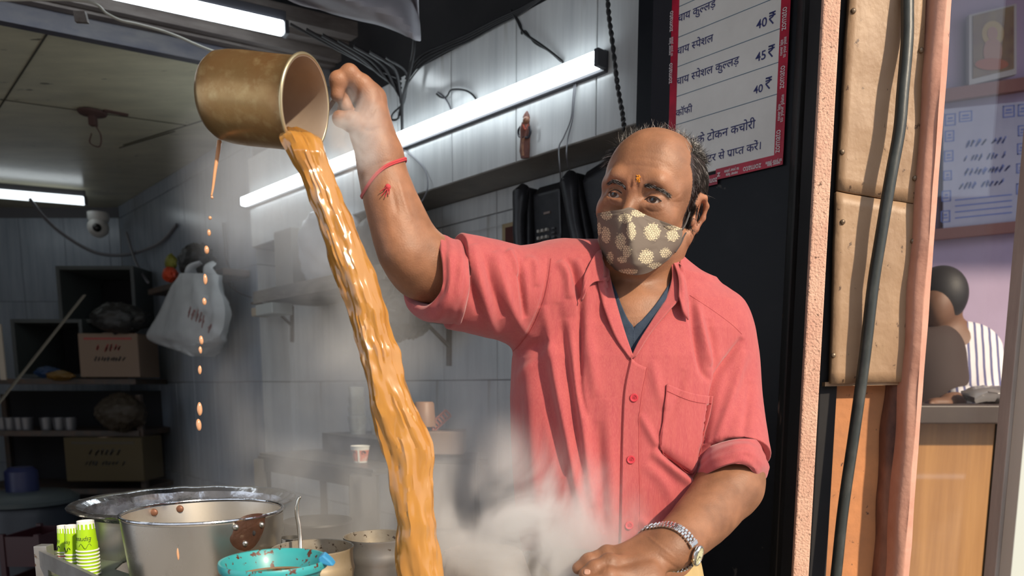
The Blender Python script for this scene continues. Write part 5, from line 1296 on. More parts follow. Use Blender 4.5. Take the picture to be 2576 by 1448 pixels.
# ================================================================== TROUSERS and shoes
M_khaki = pbr('trousers_khaki', (.50, .37, .17), .8, var=(.40, .29, .13), vscale=20, stretch=(1, 1, .3), bump=(350, .4, .001))
TR = Field()
zl = [1.02, .94, .88, .80]
def lz(levels, expo=2.3):
    zs, xs, rx, yc, ry = [np.array(v)[::-1] for v in zip(*levels)]
    def fn(p):
        z = p[:, 2]; X = np.interp(z, zs, xs); A = np.interp(z, zs, rx); Yq = np.interp(z, zs, yc); Bq = np.interp(z, zs, ry)
        k = (np.abs((p[:, 0] - X) / A) ** expo + np.abs((p[:, 1] - Yq) / Bq) ** expo) ** (1 / expo)
        return np.maximum((k - 1) * np.minimum(A, Bq) * .9, np.maximum(zs[0] - z, z - zs[-1]))
    return Prim((xs.mean(), yc.mean(), (zs[0] + zs[-1]) / 2), .6, fn)
zt1 = P(1540, 1360, 1.22).z; xc = P(1545, 1400, 1.22).x
TR.add(lz([(zt1, xc, .132, 1.225, .112), (.96, xc, .142, 1.225, .125), (.88, xc, .158, 1.225, .13), (.78, xc, .165, 1.225, .125)]))
for s in (-1, 1): TR.add(union(chain([(xc + s * .085, 1.225, .82), (xc + s * .10, 1.22, .48), (xc + s * .11, 1.24, .10)], [.088, .068, .055])), .03)
V, Q = sdf_mesh(TR, (xc - .25, 1.0, .02), (xc + .25, 1.45, zt1 + .03), .007)
np_mesh('trousers', V, Q, M_khaki, man)
for s in (-1, 1):
    mb = MB(); mb.tube(catmull([(xc + s * .11, 1.27, .045), (xc + s * .112, 1.20, .05), (xc + s * .118, 1.10, .04), (xc + s * .12, 1.04, .03)], 4), [.035, .037, .038, .040, .040, .040, .040, .042, .043, .042, .036, .026, .012], 16, flat=1.0)
    for v in mb.v: v.z = max(v.z, .001)
    mb.build('shoe', pbr('shoe_brown', (.06, .03, .02), .5), man, smooth=True)
# belt loop + waist stripe hint
# ================================================================== FACE MASK
MY = [1.150, 1.120, 1.099, 1.090, 1.098, 1.117, 1.150]
MR = [([(1502, 536), (1530, 531), (1560, 527), (1588, 522), (1625, 540), (1668, 557), (1717, 575)], [0, 0, .004, .012, .004, 0, 0]),
      ([(1503, 575), (1530, 572), (1562, 568), (1588, 560), (1628, 574), (1670, 588), (1716, 598)], [0, -.002, -.004, -.006, -.004, -.002, 0]),
      ([(1508, 612), (1534, 615), (1566, 618), (1592, 618), (1632, 620), (1672, 620), (1709, 617)], [.002, -.002, -.006, -.012, -.006, 0, .002]),
      ([(1520, 648), (1543, 654), (1571, 659), (1598, 661), (1634, 658), (1668, 648), (1697, 634)], [.006, .002, -.002, -.006, 0, .004, .006]),
      ([(1546, 678), (1563, 685), (1583, 690), (1602, 692), (1630, 686), (1656, 671), (1683, 652)], [.012, .012, .014, .014, .014, .014, .012])]
g0 = [[Vector((p[0], p[1], (MY[j] + dy[j]) * 1000)) for j, p in enumerate(r)] for r, dy in MR]
NA, NB_ = 44, 58
rowsd = [catmull(r, NA) for r in g0]; g = []
for j in range(len(rowsd[0])):
    g.append(catmull([r[j] for r in rowsd], NB_))
g = np.array([[tuple(q) for q in c] for c in g]).transpose(1, 0, 2); ny_, nx_ = g.shape[:2]
GP = g.reshape(-1, 3); Vm = np.array([P(x, y, z / 1000) for x, y, z in GP])
MF = [([(1602, 548), (1625, 575), (1648, 610)], 8, 3.0), ([(1618, 548), (1640, 580), (1655, 600)], 6, -2.2), ([(1560, 532), (1566, 560), (1560, 600)], 7, -1.8), ([(1578, 530), (1582, 570), (1586, 610)], 7, 2.0), ([(1600, 640), (1630, 632), (1655, 625)], 7, -1.5),
      ([(1520, 545), (1560, 540)], 3, .8), ([(1503, 546), (1540, 541), (1588, 533), (1626, 551), (1670, 568), (1716, 586)], 2.2, .7), ([(1550, 650), (1600, 668), (1650, 655)], 8, 1.2), ([(1640, 590), (1680, 600), (1710, 600)], 6, 1.2)]
dv = np.zeros(len(Vm))
for pl, wd, am in MF:
    d, s_, t = seg_dist2d(GP[:, 0], GP[:, 1], smooth2d(pl, 4)); dv += am * .001 * np.exp(-(d / wd) ** 2) * np.clip(np.sin(np.pi * t), 0, 1) ** .5
for _i in range(len(Vm)):
    _h = hit(SKIN, GP[_i, 0], GP[_i, 1])
    if _h is not None and _h.y - .0025 < Vm[_i, 1]: Vm[_i] = P(GP[_i, 0], GP[_i, 1], _h.y - .0025)
tocam = (_Cn - Vm); tocam /= np.linalg.norm(tocam, axis=1)[:, None]; Vm = Vm + tocam * dv[:, None]
Qm = np.array([(i * nx_ + j, i * nx_ + j + 1, (i + 1) * nx_ + j + 1, (i + 1) * nx_ + j) for i in range(ny_ - 1) for j in range(nx_ - 1)])
M_mask = pbr('mask_cloth', (.2, .16, .13), .85, attr='mask_print', bump=(500, .3, .0006))
mask = np_mesh('face_mask', Vm, Qm, M_mask, man)
q = mask.modifiers.new('s', 'SOLIDIFY'); q.thickness = .0016; q.offset = 1
MOT = [(1526, 540, 14, 12), (1573, 549, 16, 13), (1607, 536, 20, 9), (1588, 580, 12, 22), (1524, 590, 11, 21), (1561, 606, 13, 20), (1641, 583, 20, 22), (1692, 592, 15, 15), (1695, 573, 22, 6), (1577, 632, 11, 16), (1565, 653, 13, 8), (1626, 646, 18, 18), (1675, 636, 14, 12), (1534, 649, 9, 16), (1650, 668, 18, 8), (1580, 683, 26, 7), (1507, 575, 5, 16)]
x, y = GP[:, 0], GP[:, 1]; inm = np.zeros(len(x))
wob = np.array([mnoise.noise(Vector((a * .25, b * .25, 0))) for a, b in zip(x, y)])
for cx_, cy_, rx_, ry_ in MOT:
    d = np.sqrt(((x - cx_) / rx_) ** 2 + ((y - cy_) / ry_) ** 2); inm = np.maximum(inm, (d < 1 + wob * .35).astype(float))
F1 = np.full(len(x), 1e9); F2 = F1.copy(); rr = random.Random(3); sp = 5.6
for iy in range(510, 700, 5):
    for ix in range(1495, 1725, 6):
        sx_, sy_ = ix + rr.uniform(-1.8, 1.8) + (3 if (iy // 5) % 2 else 0), iy + rr.uniform(-1.5, 1.5); d = np.hypot(x - sx_, y - sy_)
        F2 = np.minimum(F2, np.maximum(F1, d)); F1 = np.minimum(F1, d)
cell = (F2 - F1) > 1.1
pc_ = np.where((inm > 0)[:, None] & cell[:, None], np.array([.58, .50, .33]), np.array([.150, .118, .094]))
hemband = np.isin(np.arange(len(x)) // nx_, range(8, 10)); pc_[hemband] *= .7
ca = mask.data.color_attributes.new('mask_print', 'FLOAT_COLOR', 'POINT'); ca.data.foreach_set('color', np.hstack([pc_, np.ones((len(x), 1))]).astype(np.float32).ravel())
M_el = pbr('elastic_dark', (.05, .045, .045), .7)
for A in ([(1716, 578, 1.150), (1726, 560, 1.155), (1736, 530, 1.168), (1742, 512, 1.185)], [(1698, 634, 1.156), (1712, 612, 1.160), (1722, 590, 1.168), (1732, 580, 1.178), (1740, 575, 1.19)]):
    MB().tube(catmull([P(*a) for a in A], 5), .0014, 6).build('ear_loop', M_el, man, smooth=True)
# ================================================================== HAIR
M_hair = pbr('hair_dark', (.010, .008, .008), .55, spec=.3, var=(.04, .035, .03), vscale=120); M_grey = pbr('hair_grey', (.42, .40, .38), .45)
hlS = head_local(VS)
zb_ = np.array([-.06, -.045, -.02, .0, .03, .055, .072, .088, .12]); yb_ = np.array([-.04, .016, .022, .028, .038, .046, .036, .008, -.030])
def hairmask(h):
    x, y, z = np.abs(h[:, 0]), h[:, 1], h[:, 2]
    m = (y < np.interp(z, zb_, yb_)) & (z > np.where(y > -.008, -.032, -.052)) & (z > -.075) & (y > -.14)
    m &= ~((x > .0745) & (y > -.045) & (y < .012) & (z < .022) & (z > -.07)) & (x < .083)
    m &= ~((h[:, 0] < -.03) & (y > .005) & (z < .045))
    m &= ~((z > .086) & (y > -.035) & (x < .03))
    return m & (np.abs(h[:, 0]) < .11) & (z < .14)
hm = hairmask(hlS); idx = np.nonzero(hm)[0]
# near-black scalp colour stands in for roots and shade between the hairs
ca = me_skin.data.color_attributes['skin_tone']; arr = np.empty(len(VS) * 4, np.float32); ca.data.foreach_get('color', arr); arr = arr.reshape(-1, 4); arr[hm, :3] = (.03, .02, .018); ca.data.foreach_set('color', arr.ravel())
rs = np.random.RandomState(5); pick = rs.choice(idx, 24000)
vv = []; ff = []; vg = []; fg = []
toL = lambda d: HM @ d
for i in pick:
    p0 = VS[i]; n0 = NS[i]; h = hlS[i]
    sidefac = min(1, abs(h[0]) / .06)
    dl_ = np.array([h[0] * 1.5 + rs.normal() * .14, -.75 + rs.normal() * .15, -.75 * sidefac + .15 + rs.normal() * .15]) if h[2] < .07 else np.array([rs.normal() * .5, -.5 + rs.normal() * .5, .3])
    dw = toL(dl_); dw = dw / np.linalg.norm(dw); dw = dw - n0 * (dw @ n0) * .85 + n0 * (.16 if h[0] > 0 else .95); dw /= np.linalg.norm(dw)
    Lh = rs.uniform(.011, .019) * (1.35 if h[0] < -.04 else 1) * (1.0 if h[2] < .07 else 1.1); seg = 3; wd = .00038
    side = np.cross(dw, n0); side /= np.linalg.norm(side) + 1e-9
    grey = rs.rand() < (.06 + (.12 if h[2] > .080 else 0) + (.10 if (h[1] > .02) else 0))
    VV, FF = (vg, fg) if grey else (vv, ff); o = len(VV); p = p0 - n0 * .0008; dd = dw.copy()
    for k in range(seg + 1):
        w2 = wd * (1 - k / (seg + .6)); VV += [tuple(p - side * w2), tuple(p + side * w2), tuple(p + n0 * w2 * 1.4)]
        dd = dd - n0 * .10 + rs.normal(size=3) * .06; dd /= np.linalg.norm(dd); p = p + dd * Lh / seg
    for k in range(seg):
        a = o + 3 * k
        for q in range(3): FF.append((a + q, a + (q + 1) % 3, a + 3 + (q + 1) % 3, a + 3 + q))
# wisps on the bald crown, standing up
top = np.nonzero((np.abs(hlS[:, 0]) < .06) & (hlS[:, 2] > .078) & (hlS[:, 1] < .02) & (hlS[:, 1] > -.09) & (hlS[:, 2] < .13))[0]
for i in rs.choice(top, 420):
    p0 = VS[i]; n0 = NS[i]; dd = n0 * .7 + HM @ np.array([rs.normal() * .5, rs.uniform(-.2, .7), .1]); dd /= np.linalg.norm(dd); side = np.cross(dd, n0 + .01); side /= np.linalg.norm(side)
    VV, FF = (vg, fg) if rs.rand() < .6 else (vv, ff); o = len(VV); p = p0.copy(); Lh = rs.uniform(.008, .017)
    for k in range(5):
        w2 = .00030 * (1 - k / 5.2); VV += [tuple(p - side * w2), tuple(p + side * w2), tuple(p + n0 * w2)]
        dd = dd + rs.normal(size=3) * .22 - n0 * .13; dd /= np.linalg.norm(dd); p = p + dd * Lh / 4
    for k in range(4):
        a = o + 3 * k
        for q in range(3): FF.append((a + q, a + (q + 1) % 3, a + 3 + (q + 1) % 3, a + 3 + q))
# eyebrows and lashes
SKB = SKIN
def brow(pts, n, L0, seed):
    r2 = np.random.RandomState(seed); pp = smooth2d(pts, 10)
    for _ in range(n):
        t = r2.rand() * (len(pp) - 1.01); i = int(t); u = t - i; x = pp[i][0] + (pp[i + 1][0] - pp[i][0]) * u; y = pp[i][1] + (pp[i + 1][1] - pp[i][1]) * u + r2.normal() * 2.2
        c = hit(SKB, x, y, -.0003)
        if c is None: continue
        dx, dy = pp[i + 1][0] - pp[i][0], pp[i + 1][1] - pp[i][1]; l_ = math.hypot(dx, dy); dx /= l_; dy /= l_
        e = hit(SKB, x + dx * 6 + r2.normal(), y + dy * 6 - 1.5 + r2.normal() * 1.5, .0012)
        if e is None: continue
        d = (e - c); d = d.normalized() * L0 * r2.uniform(.7, 1.2); s_ = d.cross(CAM - c).normalized() * .00020
        VV, FF = (vg, fg) if r2.rand() < .22 else (vv, ff); o = len(VV); nn = (CAM - c).normalized()
        m_ = c + d * .5 + nn * .0007; VV += [tuple(c - s_), tuple(c + s_), tuple(m_ + s_ * .8), tuple(m_ - s_ * .8), tuple(c + d)]; FF += [(o, o + 1, o + 2, o + 3), (o + 3, o + 2, o + 4)]
brow([(1576, 474), (1560, 462), (1545, 457), (1532, 462)], 300, .0060, 1)
brow([(1618, 466), (1634, 468), (1652, 474), (1670, 482), (1682, 492)], 380, .0068, 2)
def lash(pts, r): 
    pp = [hit(SKB, x, y, .0002) for x, y in smooth2d(pts, 6)]; pp = [p for p in pp if p is not None]; return MB().tube(pp, r, 5)
for pts, r in (([(1531, 485), (1540, 479), (1552, 478), (1564, 486)], .0007), ([(1622, 502), (1634, 495), (1650, 496), (1664, 506)], .0008)):
    lash(pts, r).build('eyelash', M_hair, man, smooth=True)
def pym(name, v, f, mat):
    me = bpy.data.meshes.new(name); b0 = np.array(man['_o']); me.from_pydata([tuple(np.array(q) - b0) for q in v], [], f); me.materials.append(mat)
    o = bpy.data.objects.new(name, me); C.objects.link(o); o.parent = man; return o
o = pym('hair', vv, ff, M_hair); o['kind'] = 'stuff'; o = pym('hair', vg, fg, M_grey); o['kind'] = 'stuff'; o['label'] = 'grey strands'
# tilak
c = hit(SKIN, 1606, 449, .0006); mb = MB()
for k in range(26):
    x, y = 1606 + random.uniform(-5, 5), 449 + random.uniform(-9, 9); q = hit(SKIN, x, y, .0004); mb.ball(q, random.uniform(.0005, .0011), 8, 5)
mb.build('forehead_mark', pbr('tilak_orange', (.75, .28, .01), .7), man, smooth=True)
# fingernails
M_nail = pbr('nail', (.52, .28, .19), .3, coat=.4)
def nail(px, py, w_, h_, ang=0, mat=M_nail):
    g = []; c_, s_ = math.cos(ang), math.sin(ang)
    for i in range(7):
        row = []
        for j in range(7):
            u, v = (j / 6 - .5) * 2, (i / 6 - .5) * 2; k = math.sqrt(max(0, 1 - .45 * abs(v) ** 3)); a, b = u * w_ * k, v * h_ * math.sqrt(max(0.05, 1 - .35 * u * u))
            q = hit(SKIN, px + a * c_ - b * s_, py + a * s_ + b * c_, .0006)
            row.append(q if q is not None else (row[-1] if row else P(px, py, 1.0)))
        g.append(row)
    MB().grid(g).build('fingernail', mat, man, smooth=True, solid=.0005)
nail(1477, 1438, 8, 7)
# ================================================================== CUP, TEA STREAM
cupC = P(768, 265, .99); cax = Vector((.955, -.24, -.175)).normalized()      # axis towards the open end
_x = cax.cross(Vector((0, 0, 1))).normalized(); _y = _x.cross(cax)
Rc = Matrix((( -_x.x, _y.x, cax.x), (-_x.y, _y.y, cax.y), (-_x.z, _y.z, cax.z)))
cr = .0540; cl = .128
t = thing('pouring_cup', cupC - cax * cl, 'large dull brass coloured metal cup tipped sideways and pouring tea', 'cup')
M_cup = pbr('brass_cup', (.38, .25, .11), .27, .75, var=(.27, .14, .055), vscale=16, vfac=(.35, .7), stretch=(1, 1, 1), var2=(.48, .36, .18), v2scale=60, v2fac=(.5, .8), rvar=.5, bump=(60, .12, .001))
M_cupin = pbr('cup_inside', (.42, .34, .27), .5, .35, var=(.36, .28, .22), vscale=14)
prof = [(.0001, -cl), (cr * .72, -cl), (cr * .86, -cl + .004), (cr * .95, -cl + .012), (cr * .99, -cl + .026), (cr, -cl + .045), (cr * .985, -cl + .09), (cr * .985, -.02), (cr * .99, -.008), (cr * 1.02, -.004), (cr * 1.035, -.001), (cr * 1.03, .0015)]
MB().lathe(prof, cupC, 72, Rc).build('cup_wall', M_cup, t, smooth=True)
prof = [(cr * 1.03, .0016), (cr * .985, .0012), (cr * .965, -.004), (cr * .96, -.02), (cr * .96, -cl + .03), (cr * .85, -cl + .010), (.0001, -cl + .008)]
MB().lathe(prof, cupC, 72, Rc).build('inner_wall', M_cupin, t, smooth=True)
MB().lathe([(cr * 1.03 + .0022 * math.cos(a), .0022 * math.sin(a)) for a in [2 * math.pi * k / 10 for k in range(10)]], cupC, 72, Rc, closed=True).build('rim', pbr('rim_brass', (.62, .52, .32), .3, .8), t, smooth=True)
out = Vector((.53, .84, .02)); out = (out - cax * out.dot(cax)).normalized()
hp = [cupC - cax * .030 + out * cr, cupC - cax * .022 + out * (cr + .022), cupC - cax * .030 + out * (cr + .036), cupC - cax * .070 + out * (cr + .040), cupC - cax * .105 + out * (cr + .032), cupC - cax * .12 + out * cr]
hp = catmull(hp, 6); mb = MB(); zz = out.cross(cax).normalized()
g = [[p + zz * w_ for w_ in (-.011, -.006, 0, .006, .011)] for p in hp]
mb.grid(g).build('handle', pbr('handle_steel', (.62, .64, .66), .25, .9), t, smooth=True, solid=.0025)
hp2 = MB().bar(cupC - cax * .02 + out * (cr + .02), P(846, 238, 1.062), .012, .004).build('handle', MATS['handle_steel'], t, bevel=.001)
# stream
M_tea = pbr('milk_tea', (.46, .220, .048), .20, var=(.41, .18, .033), vscale=10, vfac=(.4, .7), stretch=(3, 3, .45), coat=.6, sss=.08, var2=(.80, .58, .32), v2scale=16, v2fac=(.665, .72))  # pale flecks put foam and streaky highlights into the colour
ctr = [(732, 322, 26, .99), (748, 338, 62, .980), (762, 356, 88, .970), (779, 392, 82, .965), (800, 440, 76, .97), (822, 500, 80, .968), (845, 560, 84, .966), (868, 620, 82, .965), (888, 680, 84, .965), (908, 740, 84, .965), (925, 800, 82, .965), (944, 860, 84, .965), (960, 920, 86, .965),
       (975, 980, 92, .965), (992, 1040, 104, .965), (1012, 1090, 124, .965), (1025, 1130, 126, .965), (1032, 1180, 112, .965), (1036, 1240, 106, .965), (1042, 1300, 98, .965), (1050, 1370, 100, .965), (1056, 1448, 104, .965), (1062, 1540, 104, .965), (1068, 1640, 96, .965), (1070, 1720, 96, .965)]
cc = catmull([Vector((a, b, c)) for a, b, c, d in ctr], 10); yy = np.interp(np.linspace(0, len(ctr) - 1, len(cc)), range(len(ctr)), [d for *_, d in ctr])
n = 56; g = []
for i, q in enumerate(cc):
    row = []; y_ = yy[i]; hw = q.z / 2 / FPX * y_
    l_ = mnoise.noise(Vector((0, q.y * .012, 4))) * 5 + mnoise.noise(Vector((0, q.y * .03, 9))) * 3
    for k in range(n):
        a = 2 * math.pi * k / n; ca_, sa_ = math.cos(a), math.sin(a)
        rip = mnoise.fractal(Vector((ca_ * 1.4 + 3, sa_ * 1.4, q.y * .0060)), .9, 2.1, 3) * .0046 + abs(mnoise.noise(Vector((ca_ * 3.4 + q.y * .002, sa_ * 3.4 + 7, q.y * .0035)))) * .0052
        e = 1 + (.10 * mnoise.noise(Vector((ca_, sa_, q.y * .014))))
        c = P(q.x + l_, q.y, y_); thick = .022 if i > 14 else .022 * (i + 4) / 18
        row.append(c + Vector((ca_ * hw * e, -sa_ * thick, 0)) + Vector((ca_, -sa_, 0)) * rip)
    row.append(row[0].copy()); g.append(row)
mb = MB().grid(g); mb.add(g[0][:-1], [tuple(range(n))]); mb.add(g[-1][:-1], [tuple(range(n))])
st = mb.build('tea_stream', M_tea, loc=g[-1][0], smooth=True); tag(st, 'thick amber stream of milky tea falling from the tipped cup', 'tea')
# tea surface inside the cup
arc = []
for k in range(120):
    a = 2 * math.pi * k / 120; p = cupC - cax * .002 + Rc @ Vector((math.cos(a) * cr * .962, math.sin(a) * cr * .962, 0))
    x, y = projn(np.array([p])); x, y = x[0], y[0]
    if y > 322 + (x - 712) * .30: arc.append((x, p))
arc.sort(key=lambda q: q[0]); poly = [q[1] for q in arc]
low = [p for p in poly]
pm = MB().prism(low, -cax * .10)
o = pm.build('tea_surface', M_tea, smooth=False); o.parent = st; o.location = -Vector(st.location)
# drips on the left
M_drip = pbr('tea_drip', (.62, .33, .18), .2, coat=.6, sss=.2)
def drop(px, py, w_, h_, Y=.99):
    c = P(px, py, Y); r = w_ / FPX * Y / 2; k = h_ / w_
    mb = MB().ball(c, r, 12, 9, sc_=(1, 1, k)); 
    for v in mb.v: v.x += mnoise.noise(v * 90) * .0008
    return mb.build('tea_drop', M_drip, smooth=True, loc=c)
pth = catmull([P(552, 356, 1.03), P(548, 385, 1.02), P(541, 430, 1.01), (P(536, 470, 1.0)), P(532, 492, .99)], 6)
o = MB().tube(pth, [.0032 - .0022 * i / len(pth) for i in range(len(pth))], 10).build('tea_trickle', M_drip, smooth=True, loc=pth[-1]); tag(o, 'thin trickle of tea running off the bottom of the cup', 'tea')
D = [(533, 496, 7, 8), (528, 548, 8, 9), (526, 585, 9, 16), (520, 628, 12, 20), (516, 702, 10, 26), (514, 758, 11, 18), (506, 855, 11, 22), (504, 880, 9, 18), (503, 930, 9, 22), (502, 1028, 13, 34), (500, 1068, 13, 30), (448, 1393, 6, 32)]
NM = ['first and smallest', 'second', 'third', 'fourth', 'fifth', 'sixth', 'seventh', 'eighth', 'ninth', 'tenth and longest', 'eleventh']
for i, (a, b, c, d) in enumerate(D):
    o = drop(a, b, c, d, .99 if i < 11 else .93)
    tag(o, ('falling drop of tea, %s below the cup bottom' % NM[i]) if i < 11 else 'falling drop of tea in front of the steel bucket', 'drop', 'falling tea drops')
# ================================================================== WRIST THREAD, WATCH
wc = P(967, 446, 1.088); ax = (P(992, 530, 1.092) - P(955, 385, 1.088)).normalized(); tilt = (ax + Vector((-.12, -.1, .42)) * .0).normalized()
v1 = Vector((1, 0, 0)); v1 = (v1 - ax * v1.dot(ax)).normalized(); v2 = ax.cross(v1)
M_thr = pbr('red_thread', (.50, .05, .06), .8, bump=(900, .5, .0006))
t = thing('wrist_thread', wc, 'red thread bracelet tied round the raised wrist', 'bracelet')
rp = []
for k in range(49):
    a = 2 * math.pi * k / 48; d0 = v1 * math.cos(a) + v2 * math.sin(a)
    c0 = wc + ax * (-.017 * math.cos(a) + .002 * math.sin(3 * a)); h = SKIN.ray_cast(c0 + d0 * .09, -d0)
    rp.append((h[0] if h[0] is not None else c0 + d0 * .033) + d0 * .0012)
MB().tube(rp, .0016, 8).build('band', M_thr, t, smooth=True); MB().tube([p + ax * .0022 for p in rp], .0011, 8).build('band', M_thr, t, smooth=True)
kn = hit(SKIN, 976, 472, .003)
MB().ball(kn, .004, 10, 8).build('knot', M_thr, t, smooth=True)
for dx, dy in ((-14, 22), (-6, 26), (2, 20), (-18, 12)):
    e = hit(SKIN, 976 + dx, 472 + dy, .003) or kn + Vector((dx, 0, -dy)) / 1750; MB().tube(catmull([kn, kn.lerp(e, .5) + Vector((.002, -.002, .001)), e], 4), .0007, 6).build('frayed_end', M_thr, t)
# watch
wc = P(1690, 1370, .985); ax = (P(1745, 1325, 1.03) - P(1686, 1376, .985)).normalized()
cd = (P(1716, 1412, .95) - wc); cd = (cd - ax * cd.dot(ax)).normalized(); v2 = ax.cross(cd)
M_steel = pbr('watch_steel', (.72, .70, .66), .22, 1.0, rvar=.3); M_gold = pbr('watch_gold', (.70, .55, .30), .25, 1.0)
t = thing('wristwatch', wc, 'steel wristwatch with a pale oval dial on the lower wrist', 'watch')
def wpt(a, dz=0, off=.002):
    d0 = cd * math.cos(a) + v2 * math.sin(a); c0 = wc + ax * dz; h = SKIN.ray_cast(c0 + d0 * .08, -d0)
    return (h[0] if h[0] is not None else c0 + d0 * .028) + d0 * off, d0
NL = 40
for k in range(NL):
    a = 2 * math.pi * (k + .5) / NL
    if min(a, 2 * math.pi - a) < .52: continue
    p, d0 = wpt(a); tt_ = ax.cross(d0).normalized()
    R = Matrix((ax, tt_, d0)).transposed()
    for j, (dx, w_, mt) in enumerate(((-.0052, .0046, M_steel), (0, .0046, M_steel), (.0052, .0046, M_steel))):
        MB().box(p + ax * dx + tt_ * (.0009 if j == 1 else -.0009), (w_, .0040, .0024), R).build('link', mt, t, bevel=.0004, bseg=1)
p, d0 = wpt(0, 0, .0045); tt_ = ax.cross(d0).normalized(); R = Matrix((ax, tt_, d0)).transposed()
MB().lathe([(.0001, -.003), (.0118, -.003), (.0132, -.001), (.0132, .0012), (.0120, .0028), (.0105, .0030), (.0103, .0022), (.0001, .0022)], p, 36, R, sx=.92, sy=1.18).build('case', M_steel, t, smooth=True)
MB().lathe([(.0001, .0024), (.0102, .0024)], p, 36, R, sx=.92, sy=1.18).build('dial', pbr('watch_dial', (.62, .60, .36), .25, coat=.8), t)
mk = MB()
for k in range(12):
    a = 2 * math.pi * k / 12; mk.box(p + R @ Vector((math.cos(a) * .0078, math.sin(a) * .0100, .0026)), (.0007, .0007, .0003), R)
mk.build('hour_marks', pbr('mark_dark', (.06, .05, .04), .4), t)
for a, l_ in ((.9, .0055), (2.6, .0075)): MB().bar(p + R @ Vector((0, 0, .0028)), p + R @ Vector((math.cos(a) * l_, math.sin(a) * l_, .0028)), .0007, .0003, d0).build('watch_hand', MATS['mark_dark'], t)
MB().tube([p - ax * .0120, p - ax * .0152], .0019, 10).build('crown', M_gold, t, smooth=True)
for s_ in (-1, 1):
    q, e0 = wpt(s_ * .47, 0, .003); tt2 = ax.cross(e0).normalized(); MB().box(q, (.0155, .006, .003), Matrix((ax, tt2, e0)).transposed()).build('end_link', M_steel, t, bevel=.0006)
# ================================================================== FOREGROUND VESSELS
M_st = pbr('steel_brushed', (.56, .54, .50), .24, .97, var=(.46, .43, .38), vscale=9, vfac=(.35, .75), stretch=(1, 1, .5), rvar=.40, bump=(9, .25, .004), var2=(.20, .13, .08), v2scale=38, v2fac=(.70, .735))
M_st2 = pbr('steel_inner', (.66, .63, .58), .3, .85, var=(.52, .48, .42), vscale=12, rvar=.45, var2=(.34, .22, .14), v2scale=30, v2fac=(.70, .74))
M_stR = pbr('steel_rim', (.62, .63, .66), .14, .95, var=(.38, .38, .40), vscale=26, vfac=(.4, .6), bump=(40, .5, .003), var2=(.8, .8, .78), v2scale=90, v2fac=(.66, .7))
M_rust = pbr('rust_patch', (.085, .038, .022), .45, .35, var=(.055, .026, .016), vscale=40, bump=(90, .4, .002), var2=(.14, .09, .06), v2scale=70, v2fac=(.66, .72))
ZT_ = .72   # table height
def rimfit(l, r, py, Y):
    a = P(l, py, Y); b = P(r, py, Y); return Vector(((a.x + b.x) / 2, Y, a.z)), (b.x - a.x) / 2
# stove table carrying everything
tt = thing('stall_table', (-.45, 1.05, 0), 'steel topped stall table under the tea pots, mostly below the photo', 'table')
MB().box((-.48, 1.21, ZT_ - .02), (.92, .90, .04)).build('table_top', pbr('table_steel', (.20, .19, .18), .4, .6, var=(.1, .09, .085), vscale=7), tt, bevel=.004)
MB().box((.14, .91, ZT_ - .02), (.33, .30, .04)).build('side_leaf', pbr('table_steel', (.2, .2, .2)), tt, bevel=.004)
for x in (-.90, -.06):
    for y in (.80, 1.62): MB().box((x, y, (ZT_ - .04) / 2), (.04, .04, ZT_ - .04)).build('leg', M_brk, tt)
# big pot with flared rim
c, r = rimfit(205, 735, 1258, 1.42)
t = thing('large_pot', (c.x, c.y, ZT_), 'largest steel pot with a wide flared rim behind the bucket', 'pot')
rb = rimfit(240, 700, 1300, 1.42)[1]
h = c.z - ZT_
MB().lathe([(.0001, 0), (rb * .9, 0), (rb * .98, .01), (rb, .03), (rb, h - .022), (rb * 1.01, h - .014)], (c.x, c.y, ZT_), 96).build('pot_wall', M_st, t, smooth=True)
mb = MB().lathe([(rb * 1.0, -.016), (rb * 1.03, -.008), (r * .97, -.0045), (r * .995, -.002), (r, .001), (r * .985, .0035), (r * .93, .003), (rb * 1.04, .000), (rb * .99, -.006), (rb * .975, -.02), (rb * .97, -h + .02)], c, 128)
for v in mb.v:
    a = math.atan2(v.y - c.y, v.x - c.x); v.z += .0022 * mnoise.noise(Vector((math.cos(a) * 5, math.sin(a) * 5, 2)))
mb.build('flared_rim', M_stR, t, smooth=True)
# bucket
c, r = rimfit(321, 705, 1284, 1.08)
rbot = r * .72; hB = .30
t = thing('steel_bucket', (c.x, c.y, c.z - hB), 'tapered steel bucket with a brown riveted patch under its rim', 'bucket')
MB().lathe([(.0001, -hB), (rbot, -hB), (rbot * 1.02, -hB + .006), (r * .985, -.012), (r * .99, -.004)], c, 96).build('bucket_wall', M_st, t, smooth=True)
MB().lathe([(r * .982, -.003), (r * .968, -.018), (rbot * .98, -hB + .008), (.0001, -hB + .006)], c, 96).build('inner_wall', M_st2, t, smooth=True)
MB().lathe([(r * .99 + .0022 * math.cos(a), .0022 * math.sin(a)) for a in [2 * math.pi * k / 8 for k in range(8)]], c, 96, closed=True).build('rim', M_stR, t, smooth=True)
def on_cone(px, py, off):
    d = ray(px, py); best = None       # march to the cone wall
    k = .55
    for _ in range(4000):
        p = CAM + d * k; rr_ = math.hypot(p.x - c.x, p.y - c.y); zz_ = p.z - c.z; R_ = rbot + (r * .985 - rbot) * min(1, max(0, (zz_ + hB) / (hB - .012)))
        if rr_ <= R_ + off: return p
        k += .0004
    return p
out_ = [(590, 1313), (585, 1340), (578, 1352), (582, 1368), (596, 1380), (615, 1386), (636, 1378), (652, 1358), (664, 1330), (668, 1303), (664, 1292), (640, 1291), (612, 1298)]
g = []
cx_, cy_ = 622, 1330
for k_ in range(9):
    f_ = k_ / 8; g.append([on_cone(cx_ + (x - cx_) * f_, cy_ + (y - cy_) * f_, .0018 if k_ < 8 else .0002) for x, y in smooth2d(out_ + out_[:1], 3)])
